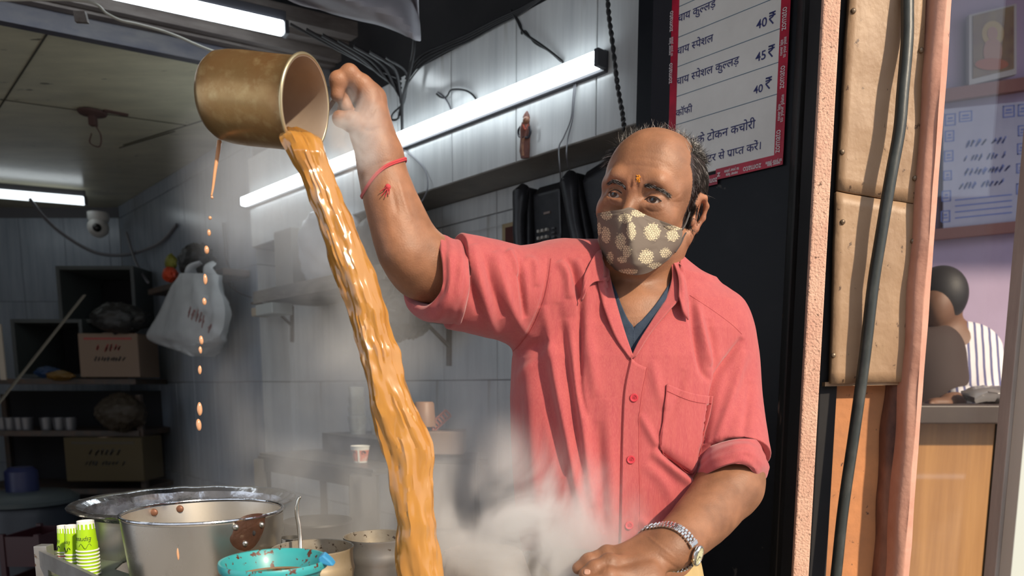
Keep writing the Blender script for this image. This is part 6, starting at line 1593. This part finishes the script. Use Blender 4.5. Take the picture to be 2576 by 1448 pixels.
MB().grid(g).build('rusty_patch', M_rust, t, smooth=True)
for x, y in ((593, 1325), (657, 1319), (616, 1366)):
    p = on_cone(x, y, .002); MB().ball(p, .0046, 14, 10, sc_=(1, .8, 1)).build('rivet', M_st, t, smooth=True)
p = on_cone(638, 1340, .002); MB().ball(p, .003, 10, 6, sc_=(1, .5, 1.2)).build('stain_spot', M_dark, t)
for x, y in ((387, 1291), (452, 1283)):
    a_ = math.atan2(P(x, y, 1.19).y - c.y, P(x, y, 1.19).x - c.x); 
    # inner rivets on the far wall
    zz_ = -.012; R_ = r * .96; best = min(((abs(projn(np.array([[c.x + R_ * math.cos(a), c.y + R_ * math.sin(a), c.z + zz_]]))[0][0] - x), a) for a in np.linspace(.1, math.pi - .1, 300)))[1]
    p = Vector((c.x + R_ * math.cos(best) * .99, c.y + R_ * math.sin(best) * .99, c.z - .010)); MB().ball(p, .0058, 14, 8, sc_=(1, .6, 1)).build('rivet', pbr('rivet_brown', (.22, .10, .06), .5, .3), t, smooth=True)
# lid rim ring parts: tea cans
def can(name, label, l, r_, py, Y, h, wall, grime=True, bead=.030, content=None):
    c, r = rimfit(l, r_, py, Y); t = thing(name, (c.x, c.y, c.z - h), label, 'can')
    MB().lathe([(.0001, -h), (r * .96, -h), (r * .975, -h + .01), (r * .975, -bead - .012), (r * .985, -bead - .007), (r * 1.01, -bead), (r * .985, -bead + .007), (r * .975, -bead + .012), (r * .975, -.004), (r, -.001), (r, .0015)], c, 80).build('can_wall', wall, t, smooth=True)
    MB().lathe([(r, .0016), (r * .965, .0008), (r * .955, -.01), (r * .955, -.09), (.0001, -.09)], c, 80).build('inner_wall', M_st2 if not grime else pbr('grimy_inner', (.42, .39, .34), .45, .6, var=(.30, .26, .20), vscale=20, var2=(.06, .035, .02), v2scale=130, v2fac=(.60, .63)), t, smooth=True)
    if content: MB().lathe([(.0001, -.022), (r * .955, -.024)], c, 60).build('contents', content, t, smooth=True)
    return t, c, r
M_canA = pbr('tin_stained', (.58, .50, .37), .4, .7, var=(.44, .34, .20), vscale=12, vfac=(.4, .7), rvar=.55, var2=(.16, .08, .03), v2scale=60, v2fac=(.66, .70), bump=(30, .15, .001))
M_canB = pbr('tin_grey', (.46, .46, .46), .42, .7, var=(.34, .32, .29), vscale=10, rvar=.55, var2=(.16, .12, .08), v2scale=50, v2fac=(.69, .73))
tA, cA, rA = can('tin_can', 'stained tin can with a spoon standing in it', 687, 888, 1377, 1.06, .20, M_canA, content=pbr('tea_leaves', (.10, .08, .06), .8, var=(.3, .28, .25), vscale=120, vfac=(.55, .62), bump=(200, .6, .003)))
tB, cB2, rB = can('tin_can', 'plain grey tin can just left of the falling tea', 865, 1035, 1349, 1.20, .24, M_canB, content=pbr('steel_lidin', (.40, .38, .35), .35, .7))
# spoon
t = thing('spoon', cA + Vector((-.0, 0, -.08)), 'thin steel spoon standing upright in the stained can', 'spoon')
sp_ = catmull([P(755, 1382, 1.06), P(754, 1352, 1.065), P(751, 1320, 1.068), P(746, 1290, 1.07), P(748, 1262, 1.07), P(754, 1249, 1.07)], 8)
g = [[p + Vector((w_ * (1.0 if i > 10 else 1.0) * (.0030 if i < 30 else .0024), abs(w_) * .001, 0)) for w_ in (-1, -.5, 0, .5, 1)] for i, p in enumerate(sp_)]
MB().grid(g).build('spoon_handle', pbr('spoon_steel', (.70, .66, .58), .22, .95), t, smooth=True, solid=.0012)
MB().ball(sp_[0] - Vector((0, 0, .03)), .016, 16, 10, sc_=(.8, .35, 1.4)).build('spoon_bowl', MATS['spoon_steel'], t, smooth=True)
# small pan behind
c, r = rimfit(715, 885, 1312, 1.50)
t = thing('dark_pan', (c.x, c.y, ZT_), 'low black cast pan behind the tin cans', 'pan')
MB().lathe([(.0001, 0), (r * .7, 0), (r, c.z - ZT_ - .01), (r * 1.02, c.z - ZT_)], (c.x, c.y, ZT_), 60).build('pan_wall', pbr('cast_black', (.025, .025, .025), .5, var=(.06, .055, .05), vscale=9), t, smooth=True)
MB().lathe([(r * 1.02, 0), (r * 1.0, .004), (r * .96, 0), (r * .7, -.05), (.0001, -.055)], c, 60).build('inner_wall', MATS['cast_black'], t, smooth=True)
c, r = rimfit(704, 760, 1352, 1.30); t = MB().lathe([(.0001, -.15), (r * .8, -.15), (r, 0), (r * .93, .001), (r * .75, -.14), (.0001, -.14)], c, 40).build('steel_tumbler', M_st, smooth=True, loc=c - Vector((0, 0, .15))); tag(t, 'small steel tumbler between the large pot and the stained can', 'tumbler')
# turquoise strainer
c, r = rimfit(556, 822, 1414, .93)
M_teal = pbr('teal_plastic', (.035, .36, .38), .4, var=(.03, .26, .28), vscale=10, coat=.2, var2=(.09, .025, .01), v2scale=75, v2fac=(.575, .61), bump=(20, .1, .001))
M_teald = pbr('teal_grimy', (.03, .22, .20), .5, var=(.10, .05, .02), vscale=30, vfac=(.42, .58), var2=(.03, .015, .01), v2scale=60, v2fac=(.6, .66))
t = thing('tea_strainer', c - Vector((0, 0, .11)), 'turquoise plastic tea strainer rim caked with brown tea leaves', 'strainer')
MB().lathe([(r * .985, -.006), (r * 1.0, -.002), (r, .002), (r * .985, .0045), (r * .95, .004), (r * .90, -.001), (r * .83, -.012), (r * .80, -.018), (r * .815, -.020), (r * .88, -.012), (r * .94, -.006)], c, 96, closed=True).build('rim', M_teal, t, smooth=True)
MB().lathe([(r * .83, -.014), (r * .84, -.020), (r * .82, -.034), (r * .78, -.036), (r * .775, -.02)], c, 96).build('mesh_ring', M_teald, t, smooth=True)
MB().lathe([(r * .80, -.018), (r * .65, -.07), (.0001, -.105)], c, 60).build('mesh_bowl', pbr('strainer_mesh', (.20, .13, .07), .6), t, smooth=True)
p0 = P(805, 1403, .90); MB().prism([P(800, 1402, .915), P(812, 1395, .915), P(832, 1412, .915), P(840, 1424, .915), P(826, 1424, .915), P(800, 1416, .915)], (0, .014, .002)).build('spout_tab', pbr('blue_tab', (.04, .25, .48), .35), t, bevel=.002)
# pot under the strainer and stream pan
c2 = c - Vector((0, 0, .05))
t = thing('strainer_pot', (c.x, c.y, ZT_), 'steel pot below the turquoise strainer at the bottom edge', 'pot')
MB().lathe([(.0001, 0), (r * .70, 0), (r * .76, .02), (r * .76, c2.z - ZT_ - .004), (r * .80, c2.z - ZT_), (r * .74, c2.z - ZT_ - .002), (r * .72, .02), (.0001, .01)], (c.x, c.y, ZT_), 60).build('pot_wall', M_canA, t, smooth=True)
c = Vector((P(1066, 1650, .965).x, .98, ZT_)); t = thing('receiving_pan', c, 'wide pan catching the falling tea below the photo', 'pan')
MB().lathe([(.0001, 0), (.11, 0), (.13, .05), (.138, .09), (.132, .09), (.12, .05), (.10, .012), (.0001, .010)], c, 60).build('pan_wall', M_st, t, smooth=True)
MB().lathe([(.0001, .055), (.124, .055)], c, 50).build('tea_pool', M_tea, t)
# muslin covered vessel in the steam
c, r = rimfit(1120, 1310, 1385, 1.10); c3 = c
t = thing('muslin_strainer', (c.x, c.y, ZT_), 'wide vessel covered with a pale muslin cloth inside the steam', 'vessel')
M_mus = pbr('muslin', (.50, .43, .36), .9, var=(.40, .33, .27), vscale=24, bump=(60, .5, .003))
mb = MB().lathe([(.0001, -.030), (r * .6, -.026), (r * .93, -.008), (r * 1.0, 0), (r * 1.06, -.006), (r * 1.22, -.05), (r * 1.42, -.12), (r * 1.5, -.17)], c, 96)
for v in mb.v:
    a = math.atan2(v.y - c.y, v.x - c.x); dr = max(0, c.z - v.z) if math.hypot(v.x - c.x, v.y - c.y) > r * 1.02 else .01
    k = dr * .16 * math.sin(a * 17 + 2 * mnoise.noise(Vector((a * 2, 0, 1)))); v.x += math.cos(a) * k; v.y += math.sin(a) * k
mb.build('muslin_cloth', M_mus, t, smooth=True)
MB().lathe([(.0001, 0), (r * .8, 0), (r * .98, c.z - ZT_ - .02)], (c.x, c.y, ZT_), 48).build('vessel_wall', M_st, t, smooth=True)
# ================================================================== GREEN CUPS
M_lime = pbr('cup_lime', (.36, .62, .01), .35); M_wh = pbr('cup_white', (.74, .76, .72), .4); M_ink = pbr('cup_ink', (.012, .014, .012), .5); M_redc = pbr('cup_redband', (.55, .06, .02), .5)
def paper_cup(root, z, r0, r1, h, matw, top=False, name='paper_cup'):
    """upside-down cup: small base on top"""
    o = MB().lathe([(r1, 0), (r1 * 1.035, .0008), (r1 * 1.045, .002), (r1 * 1.03, .0035), (r1 * .995, .004)], (0, 0, z), 40); 
    return o
def stack(px, l, r_, ytop, ybase, Y, count, label, red=False):
    c = P((l + r_) / 2, ybase, Y); R1 = (P(r_, ybase, Y).x - P(l, ybase, Y).x) / 2; zt = P((l + r_) / 2, ytop, Y).z; hh = zt - c.z
    return c, R1, hh
ORD = ['first', 'second', 'third', 'fourth', 'fifth', 'sixth', 'seventh', 'eighth', 'ninth', 'tenth', 'eleventh', 'twelfth', 'thirteenth', 'fourteenth', 'fifteenth']
TRZ = P(220, 1444, 1.16).z
def cup_stack(l, r_, ytop, yb1, ybase, Y, lab, textang=0.0):
    """ytop: base of the top cup, yb1: lip of the top cup, ybase: lowest lip"""
    a = P(l, yb1, Y); b = P(r_, yb1, Y); R1 = (b.x - a.x) / 2; cx = (a.x + b.x) / 2
    zt = P((l + r_) / 2, ytop, Y).z; z1 = a.z; z0 = TRZ; H_ = zt - z1; dz = H_ * .115; n = max(1, int(round((z1 - z0) / dz)) + 1)
    n = min(n, 14)
    for k in range(n):
        zb = z1 - k * (z1 - z0) / max(1, n - 1)
        t = thing('paper_cup', (cx, Y, zb), '', 'cup', 'stacked green paper cups', local=True); t['label'] = lab[0] if k == 0 else '%s green cup from the top of the %s' % (ORD[k], lab[1])
        def ad(mb, nm, m, **kw): o = mb.build(nm, m, None, **kw); o.parent = t; return o
        Rt = R1 * .80
        prof = [(R1, .003), (Rt + (R1 - Rt) * .1, H_ * .9 - .002), (Rt, H_ - .003)] if k == 0 else [(R1, .003), (R1 * .985, .02)]
        ad(MB().lathe([(R1 * .985, .002)] + prof[:] , (0, 0, 0), 40), 'cup_side', M_lime if not (k == n - 2 and 'left' in lab[0]) else M_redc, smooth=True)
        ad(MB().lathe([(R1 + .0014 * math.cos(q), .0014 + .0014 * math.sin(q)) for q in [2 * math.pi * j / 8 for j in range(8)]], (0, 0, 0), 40, closed=True), 'lip', M_wh, smooth=True)
        if k == 0:
            ad(MB().lathe([(Rt * 1.01, H_ - .006), (Rt * 1.005, H_), (Rt * .93, H_), (Rt * .92, H_ - .004), (.0001, H_ - .004)], (0, 0, 0), 40), 'base_ring', M_wh, smooth=True)
            mb = MB()
            for q in range(14):       # white tabs under the base
                a0 = 2 * math.pi * q / 14; a1 = a0 + .20; zz0, zz1 = H_ * .74, H_ * .94
                rr_ = lambda z: R1 + (Rt - R1) * z / H_ + .0004
                mb.add([(rr_(z) * math.cos(a), rr_(z) * math.sin(a), z) for z, a in ((zz0, a0 + .03), (zz0, a1 - .01), (zz1, a1 + .02), (zz1, a0))], [(0, 1, 2, 3)])
            ad(mb, 'white_tabs', M_wh)
            V_, F_, w_ = text_verts(['Espresso'], 1.0, .0, .35); s_ = R1 * 1.95 / w_; mb = MB(); vs = []
            for x, y in V_:
                an = -math.pi / 2 + textang - (x * s_ - R1 * .85) / R1; z = H_ * .48 - y * s_ * 1.25; vs.append((rr_(z) * math.cos(an) * 1.004, rr_(z) * math.sin(an) * 1.004, z))
            mb.add(vs, F_)
            for q in range(12):
                an = -math.pi / 2 + textang + .75 - q * .10; z = H_ * .20 + .004 * math.sin(q * .8); p = Vector((rr_(z) * math.cos(an) * 1.006, rr_(z) * math.sin(an) * 1.006, z))
                an2 = an - .10; z2 = H_ * .20 + .004 * math.sin((q + 1) * .8); p2 = Vector((rr_(z2) * math.cos(an2) * 1.006, rr_(z2) * math.sin(an2) * 1.006, z2)); mb.bar(p, p2, .0012, .0004)
            ad(mb, 'lettering', M_ink)
cup_stack(196, 245, 1309, 1384, 1440, 1.16, ('top green paper cup of the tallest stack beside the large pot', 'tallest stack beside the large pot'), .15)
cup_stack(166, 200, 1320, 1394, 1420, 1.20, ('top green paper cup of the middle stack', 'middle stack'), -.5)
cup_stack(147, 178, 1321, 1388, 1405, 1.26, ('top green paper cup of the left stack', 'left stack'), -.9)
# metal rack arm at the lower left
M_rail = pbr('rack_steel', (.34, .34, .34), .4, .6, var=(.22, .21, .20), vscale=14, var2=(.12, .07, .04), v2scale=40, v2fac=(.68, .72))
t = thing('metal_stand', (P(110, 1440, 1.16).x, 1.16, 0), 'grey steel angle frame holding the green cup stacks', 'stand')
xp = P(112, 1400, 1.16).x; ztop = P(112, 1370, 1.16).z
MB().box((xp, 1.16, ztop / 2), (.020, .020, ztop)).build('upright', M_rail, t, bevel=.001)
A = P(105, 1403, 1.15); B = P(255, 1475, .98); MB().bar(A, B, .006, .024, (0, 0, 1)).build('rail', M_rail, t)
tray_z = P(220, 1444, 1.16).z
A2 = P(140, 1400, 1.20)
MB().prism([Vector((A.x, A.y, tray_z - .004)), Vector((B.x, B.y, tray_z - .004)), Vector((B.x + .012, B.y + .13, tray_z - .004)), Vector((A.x + .085, A.y + .05, tray_z - .004)), Vector((A.x + .055, A.y + .17, tray_z - .004)), Vector((A.x - .07, A.y + .17, tray_z - .004)), Vector((A.x - .01, A.y + .03, tray_z - .004))], (0, 0, .003)).build('tray', pbr('green_grime', (.12, .16, .10), .5, var=(.08, .09, .07), vscale=22), t)
MB().bar(P(118, 1392, 1.18), P(160, 1392, 1.34), .008, .01).build('rear_rail', M_rail, t)
hz = P(1600, 1490, .95); t = thing('storage_tin', (hz.x, .94, ZT_), 'steel tin under the resting hand, just below the photo', 'tin')
MB().lathe([(.0001, 0), (.055, 0), (.058, .01), (.058, .16), (.062, .162), (.062, hz.z - .018 - ZT_ - .02), (.05, hz.z - .018 - ZT_), (.0001, hz.z - .016 - ZT_)], (hz.x, .94, ZT_), 40).build('tin_body', M_canA, t, smooth=True)
# ================================================================== REAR BLACK TABLE AND ITS ITEMS
M_tb = pbr('table_black', (.03, .032, .034), .4, var=(.07, .07, .07), vscale=9, bump=(30, .2, .002))
tl = P(652, 1138, 2.7); z1 = tl.z; trr = onz(925, 1178, z1)
tdir = (trr - tl).normalized(); tb_ = Vector((-tdir.y, tdir.x, 0)); tb_ = tb_ if tb_.y > 0 else -tb_
Lt = (trr - tl).length + .03
t = thing('rear_table', (tl.x, tl.y, 0), 'black steel framed table behind the steam with a paper cup on it', 'table')
MB().bar(tl + tb_ * .22 - Vector((0, 0, .008)), tl + tdir * Lt + tb_ * .22 - Vector((0, 0, .008)), .44, .016, (0, 0, 1)).build('table_top', M_tb, t, bevel=.002)
MB().bar(tl - Vector((0, 0, .035)), tl + tdir * Lt - Vector((0, 0, .035)), .012, .05, (0, 0, 1)).build('front_rail', M_tb, t)
for k, L_ in enumerate((.02, (trr - tl).length - .05, Lt - .02)):
    for bb in (0, .38):
        p = tl + tdir * L_ + tb_ * bb; MB().box((p.x, p.y, (z1 - .02) / 2), (.045, .045, z1 - .02)).build('leg', M_tb, t)
        if bb == 0 and k < 2: MB().bar(Vector((p.x, p.y, .55)), tl + tdir * (L_ + .3) + Vector((0, 0, .55 - z1)), .02, .03).build('lower_rail', M_tb, t)
q1_ = tl + tdir * .42 + tb_ * .02
MB().bar(Vector((q1_.x, q1_.y, z1 - .03)), Vector((q1_.x, q1_.y, .3)), .012, .02, (1, 0, 0)).build('cross_bar', M_tb, t)
def nearz(px, py, z): return onz(px, py, z)
# little riser with glasses
rz = nearz(905, 1165, z1)
cp = onz(907, 1163, z1)
c0 = cp; R1 = (P(931, 1122, cp.y).x - P(883, 1122, cp.y).x) / 2; hc = P(907, 1121, cp.y).z - z1
t = thing('paper_cup', cp, 'small white and red paper cup standing alone on the black table', 'cup')
M_cred = pbr('cup_orange_red', (.62, .17, .10), .6, var=(.70, .45, .38), vscale=42, vfac=(.56, .6))
MB().lathe([(R1 * .70, .006), (R1 * .93, hc - .012)], cp, 40).build('printed_band', M_cred, t, smooth=True)
MB().lathe([(.0001, .002), (R1 * .68, .001), (R1 * .70, .0055)], cp, 40).build('base', M_wh, t, smooth=True)
MB().lathe([(R1 * .93, hc - .012), (R1 * .98, hc - .002), (R1 * 1.03, hc), (R1 * .98, hc + .001), (R1 * .92, hc - .01), (R1 * .66, .008), (.0001, .008)], cp, 40).build('lip', M_wh, t, smooth=True)
MB().prism([cp + Vector((x * R1, -R1 * (.71 + .22 * zf), zf * hc)) for x, zf in ((-.10, .1), (.10, .1), (.10, .82), (-.10, .82))], (0, -.002, 0)).build('white_stripe', M_wh, t)
mb = MB()
for s_ in (-1, 1):
    for k in range(8):
        a = k * .55; p = cp + Vector((s_ * R1 * .50 + math.cos(a) * R1 * .2, -R1 * .78, hc * .62 + math.sin(a) * hc * .09)); mb.ball(p, .0022, 6, 4)
mb.build('printed_curl', M_ink, t)
ry = onz(880, 1096, z1 + .075)
t = thing('riser_box', (ry.x, ry.y, z1), 'low dark shelf box on the black table carrying glass tumblers', 'box')
rl = onz(812, 1088, z1 + .07); rr2 = onz(1000, 1110, z1 + .07)
MB().bar(rl - Vector((0, 0, .035)) + tb_ * .1, rr2 - Vector((0, 0, .035)) + tb_ * .1, .2, .07, (0, 0, 1)).build('riser_body', M_tb, t, bevel=.003)
M_gl = pbr('tumbler_glass', (.75, .80, .80), .05, trans=.9, ior=1.45)
for i, (px, n_) in enumerate(((893, 4), (948, 3))):
    b_ = onz(px, 1094, z1 + .07); b_.z = z1 + .07
    for k in range(n_):
        z = b_.z + k * .034; rt_ = .034 - k * .0022
        o = MB().lathe([(.0001, .003), (.026 - k * .001, 0), (rt_, .062), (rt_ - .002, .062), (.023 - k * .001, .005), (.0001, .006)], (b_.x, b_.y + .05, z), 28).build('glass_tumbler', M_gl, smooth=True, loc=(b_.x, b_.y + .05, z))
        tag(o, '%s clear glass from the bottom of the %s nested tower' % (ORD[k], 'left' if i == 0 else 'right'), 'glass', 'nested glass tumblers on the rear table')
# container with slotted red utensil, right of the stream
p = P(1120, 1098, 2.35); 
t = thing('storage_tin', (p.x, p.y, P(1120, 1140, 2.35).z), 'grey brown storage tin in the steam right of the falling tea', 'tin')
MB().bar(P(1080, 1110, 2.35), P(1170, 1110, 2.35), .15, .07, (0, 0, 1)).build('tin_body', pbr('tin_brown', (.24, .18, .15), .6), t, bevel=.004)
u0 = P(1082, 1080, p.y); u1 = P(1128, 1038, p.y)
t = thing('slotted_turner', u0, 'pinkish slotted plastic utensil leaning out of the storage tin', 'utensil')
dv_ = (u1 - u0); up2 = Vector((0, -1, 0)).cross(dv_).normalized(); M_ut = pbr('utensil_pink', (.50, .22, .18), .5)
for s_ in (-1, 1): MB().bar(u0 + up2 * .012 * s_, u1 + up2 * .012 * s_, .006, .005, (0, -1, 0)).build('side_bar', M_ut, t)
for k in range(7): q = u0.lerp(u1, .1 + k * .15); MB().bar(q - up2 * .012, q + up2 * .012, .006, .005, (0, -1, 0)).build('cross_slat', M_ut, t)
o = MB().lathe([(.0001, 0), (.035, 0), (.030, .07), (.026, .075), (.0001, .075)], P(1068, 1072, p.y - .03), 24).build('small_mug', pbr('mug_brown', (.28, .17, .12), .5), loc=P(1068, 1072, p.y - .03), smooth=True); tag(o, 'small brown upturned mug beside the falling tea', 'mug')
# low rear vessel rows in the steam
p = P(1150, 1165, 2.4); t = thing('steel_cabinet', (p.x, 2.4, 0), 'grey steel cabinet in the steam right of the falling tea', 'cabinet')
a = P(1070, 1150, 2.3); b = P(1200, 1150, 2.3)
MB().box(((a.x + b.x) / 2, 2.40, a.z / 2), (b.x - a.x, .20, a.z)).build('cabinet_body', pbr('cab_steel', (.22, .22, .22), .5, .4, var=(.15, .15, .14), vscale=5), t, bevel=.003)
MB().box(((a.x + b.x) / 2, 2.295, a.z - .12), (b.x - a.x - .02, .01, .20)).build('drawer_front', pbr('cab_front', (.26, .25, .24), .45, .4), t, bevel=.002)
# ================================================================== STEAM
def steam(name, c, dim, dens, scale, lo_, hi_, label, seed=0, aniso=0, col=(1, 1, 1), shape=2.2, emit=0):
    m = bpy.data.materials.new(name + '_volume'); m.use_nodes = True; nt = m.node_tree; N = nt.nodes; L = nt.links
    for n_ in list(N): N.remove(n_)
    outn = N.new('ShaderNodeOutputMaterial'); v = N.new('ShaderNodeVolumePrincipled'); L.new(v.outputs[0], outn.inputs['Volume'])
    v.inputs['Color'].default_value = (*col, 1); v.inputs['Anisotropy'].default_value = aniso
    tc = N.new('ShaderNodeTexCoord')
    ns = N.new('ShaderNodeTexNoise'); ns.inputs['Scale'].default_value = scale; ns.inputs['Detail'].default_value = 5; ns.inputs['Distortion'].default_value = .9; ns.inputs['Roughness'].default_value = .55
    mp = N.new('ShaderNodeMapping'); mp.inputs['Location'].default_value = (seed, seed * 1.7, 0); mp.inputs['Scale'].default_value = (1, 1, .7); L.new(tc.outputs['Object'], mp.inputs[0]); L.new(mp.outputs[0], ns.inputs['Vector'])
    mr_ = N.new('ShaderNodeMapRange'); mr_.inputs[1].default_value = lo_; mr_.inputs[2].default_value = hi_; mr_.interpolation_type = 'SMOOTHSTEP'; L.new(ns.outputs[0], mr_.inputs[0])
    # soft ellipsoid falloff
    sc2 = N.new('ShaderNodeVectorMath'); sc2.operation = 'DIVIDE'; sc2.inputs[1].default_value = (dim[0] / 2, dim[1] / 2, dim[2] / 2); L.new(tc.outputs['Object'], sc2.inputs[0])
    # wobble the falloff
    ns2 = N.new('ShaderNodeTexNoise'); ns2.inputs['Scale'].default_value = scale * .55; L.new(mp.outputs[0], ns2.inputs['Vector'])
    ln = N.new('ShaderNodeVectorMath'); ln.operation = 'LENGTH'; L.new(sc2.outputs[0], ln.inputs[0])
    ad = N.new('ShaderNodeMath'); ad.operation = 'MULTIPLY_ADD'; ad.inputs[1].default_value = .9; L.new(ns2.outputs[0], ad.inputs[0]); 
    L.new(ln.outputs['Value'], ad.inputs[2])
    fo_ = N.new('ShaderNodeMapRange'); fo_.inputs[1].default_value = 1.35; fo_.inputs[2].default_value = .55; fo_.interpolation_type = 'SMOOTHSTEP'; L.new(ad.outputs[0], fo_.inputs[0])
    mu = N.new('ShaderNodeMath'); mu.operation = 'MULTIPLY'; L.new(mr_.outputs[0], mu.inputs[0]); L.new(fo_.outputs[0], mu.inputs[1])
    m2 = N.new('ShaderNodeMath'); m2.operation = 'MULTIPLY'; m2.inputs[1].default_value = dens; L.new(mu.outputs[0], m2.inputs[0]); L.new(m2.outputs[0], v.inputs['Density'])
    mb = MB(); mb.ball((0, 0, 0), 1, 24, 14)
    for p in mb.v: p.x *= dim[0] / 2 * 1.02; p.y *= dim[1] / 2 * 1.02; p.z *= dim[2] / 2 * 1.02
    o = mb.build(name, m); o.location = c; tag(o, label, 'steam', kind='stuff'); m.cycles.volume_step_rate = 1.0 if hasattr(m, 'cycles') else 1
    return o
steam('steam_cloud', P(1290, 1385, 1.03), (.50, .14, .48), 60, 8, .36, .62, 'thick white steam rising from the vessel in front of the shirt', 1)
steam('steam_cloud', P(1010, 1190, 1.42), (1.05, .42, .72), 5.5, 5.5, .36, .60, 'grey steam drifting over the rear table behind the falling tea', 4)
steam('steam_cloud', P(700, 520, 1.30), (.42, .30, .56), 10, 6.5, .26, .56, 'pale bluish steam below the tipped cup in front of the beam lamp', 8, col=(.90, .94, 1))
steam('steam_cloud', P(905, 360, 1.00), (.11, .05, .20), 50, 20, .38, .64, 'wisps of steam curling round the raised hand and wrist', 12)
steam('steam_cloud', P(800, 860, 1.42), (.62, .36, .66), 3.2, 6, .34, .60, 'thin steam drifting under the wall shelf', 15)
# ================================================================== PERSON BEHIND THE GLASS
bk = thing('person', (P(2420, 1030, 2.55).x, 2.55, 0), 'person in a white striped shirt standing behind the glass at the counter', 'person')
B = Field(); Yp = 2.62
B.add(ell(P(2358, 752, Yp), (.078, .095, .105))); B.add(ell(P(2348, 775, Yp - .05), (.05, .06, .07)), .03)
B.add(cap(P(2362, 800, Yp), P(2375, 870, Yp), .052, .06), .03)
B.add(ell(P(2390, 1010, Yp), (.17, .11, .26)), .06)
B.add(cap(P(2330, 890, Yp), P(2440, 880, Yp), .07, .07), .05)
B.add(union(chain([P(2440, 885, Yp - .01), P(2462, 960, Yp - .05), P(2450, 1010, 2.50), P(2385, 1012, 2.34)], [.062, .056, .048, .030])), .03)
B.add(ell(P(2362, 1014, 2.31), (.045, .03, .018)), .02)
for k in range(4): B.add(cap(P(2366, 1008 + 4 * k, 2.31), P(2340, 1010 + 4 * k, 2.28), .009, .007), .006)
B.add(union(chain([(P(2390, 1100, Yp).x - .08, Yp, .95), (P(2390, 1100, Yp).x - .08, Yp, .08)], [.10, .06])), .05)
B.add(union(chain([(P(2390, 1100, Yp).x + .08, Yp, .95), (P(2390, 1100, Yp).x + .08, Yp, .08)], [.10, .06])), .05)
Vb, Qb = sdf_mesh(B, (1.05, 2.15, 0), (2.0, 2.85, 1.75), .010)
np_mesh('body', Vb, Qb, pbr('skin_far', (.16, .075, .04), .6), bk)
SB = Field(); SB.add(ell(P(2390, 1010, Yp), (.185, .125, .27))); SB.add(cap(P(2330, 893, Yp), P(2440, 885, Yp), .082, .080), .05)
SB.add(union(chain([P(2440, 888, Yp - .01), P(2466, 960, Yp - .05), P(2452, 1008, 2.50), P(2412, 1012, 2.40)], [.078, .072, .060, .048])), .03)
Vb, Qb = sdf_mesh(SB, (1.05, 2.15, .85), (2.0, 2.85, 1.6), .009)
nn_ = np.array([mnoise.noise(Vector(v * 11)) for v in Vb]); Vb[:, 1] += nn_ * .012; Vb[:, 0] += nn_ * .008
m = bpy.data.materials.new('striped_cloth'); m.use_nodes = True; N = m.node_tree.nodes; L = m.node_tree.links
tc = N.new('ShaderNodeTexCoord'); mp = N.new('ShaderNodeMapping'); mp.inputs['Rotation'].default_value = (0, .12, .5); L.new(tc.outputs['Object'], mp.inputs[0])
wv = N.new('ShaderNodeTexWave'); wv.inputs['Scale'].default_value = 15; wv.inputs['Distortion'].default_value = .6; L.new(mp.outputs[0], wv.inputs[0])
rp_ = N.new('ShaderNodeValToRGB'); rp_.color_ramp.elements[0].position = .15; rp_.color_ramp.elements[0].color = (.10, .10, .22, 1); rp_.color_ramp.elements[1].position = .38; rp_.color_ramp.elements[1].color = (.72, .68, .68, 1)
L.new(wv.outputs[1], rp_.inputs[0]); L.new(rp_.outputs[0], N['Principled BSDF'].inputs['Base Color']); N['Principled BSDF'].inputs['Roughness'].default_value = .8
np_mesh('striped_shirt', Vb, Qb, m, bk)
VT = Field(); VT.add(ell(P(2325, 1010, Yp - .02), (.135, .140, .262))); VT.add(cap(P(2300, 893, Yp - .01), P(2345, 885, Yp - .02), .09, .085), .05)
Vb, Qb = sdf_mesh(VT, (1.0, 2.35, .85), (2.0, 2.85, 1.6), .009); np_mesh('dark_torso', Vb, Qb, pbr('dark_torso_brown', (.035, .018, .014), .8), bk)  # dark brown body shape covering part of the striped shirt
HR = Field(); HR.add(ell(P(2360, 745, Yp - .01), (.084, .100, .100)));
Vb, Qb = sdf_mesh(HR, (1.0, 2.35, 1.3), (2.0, 2.85, 1.85), .007); np_mesh('hair', Vb, Qb, pbr('head_shade_far', (.010, .008, .008), .6), bk)  # near-black shell over the whole head, its shade put into the colour
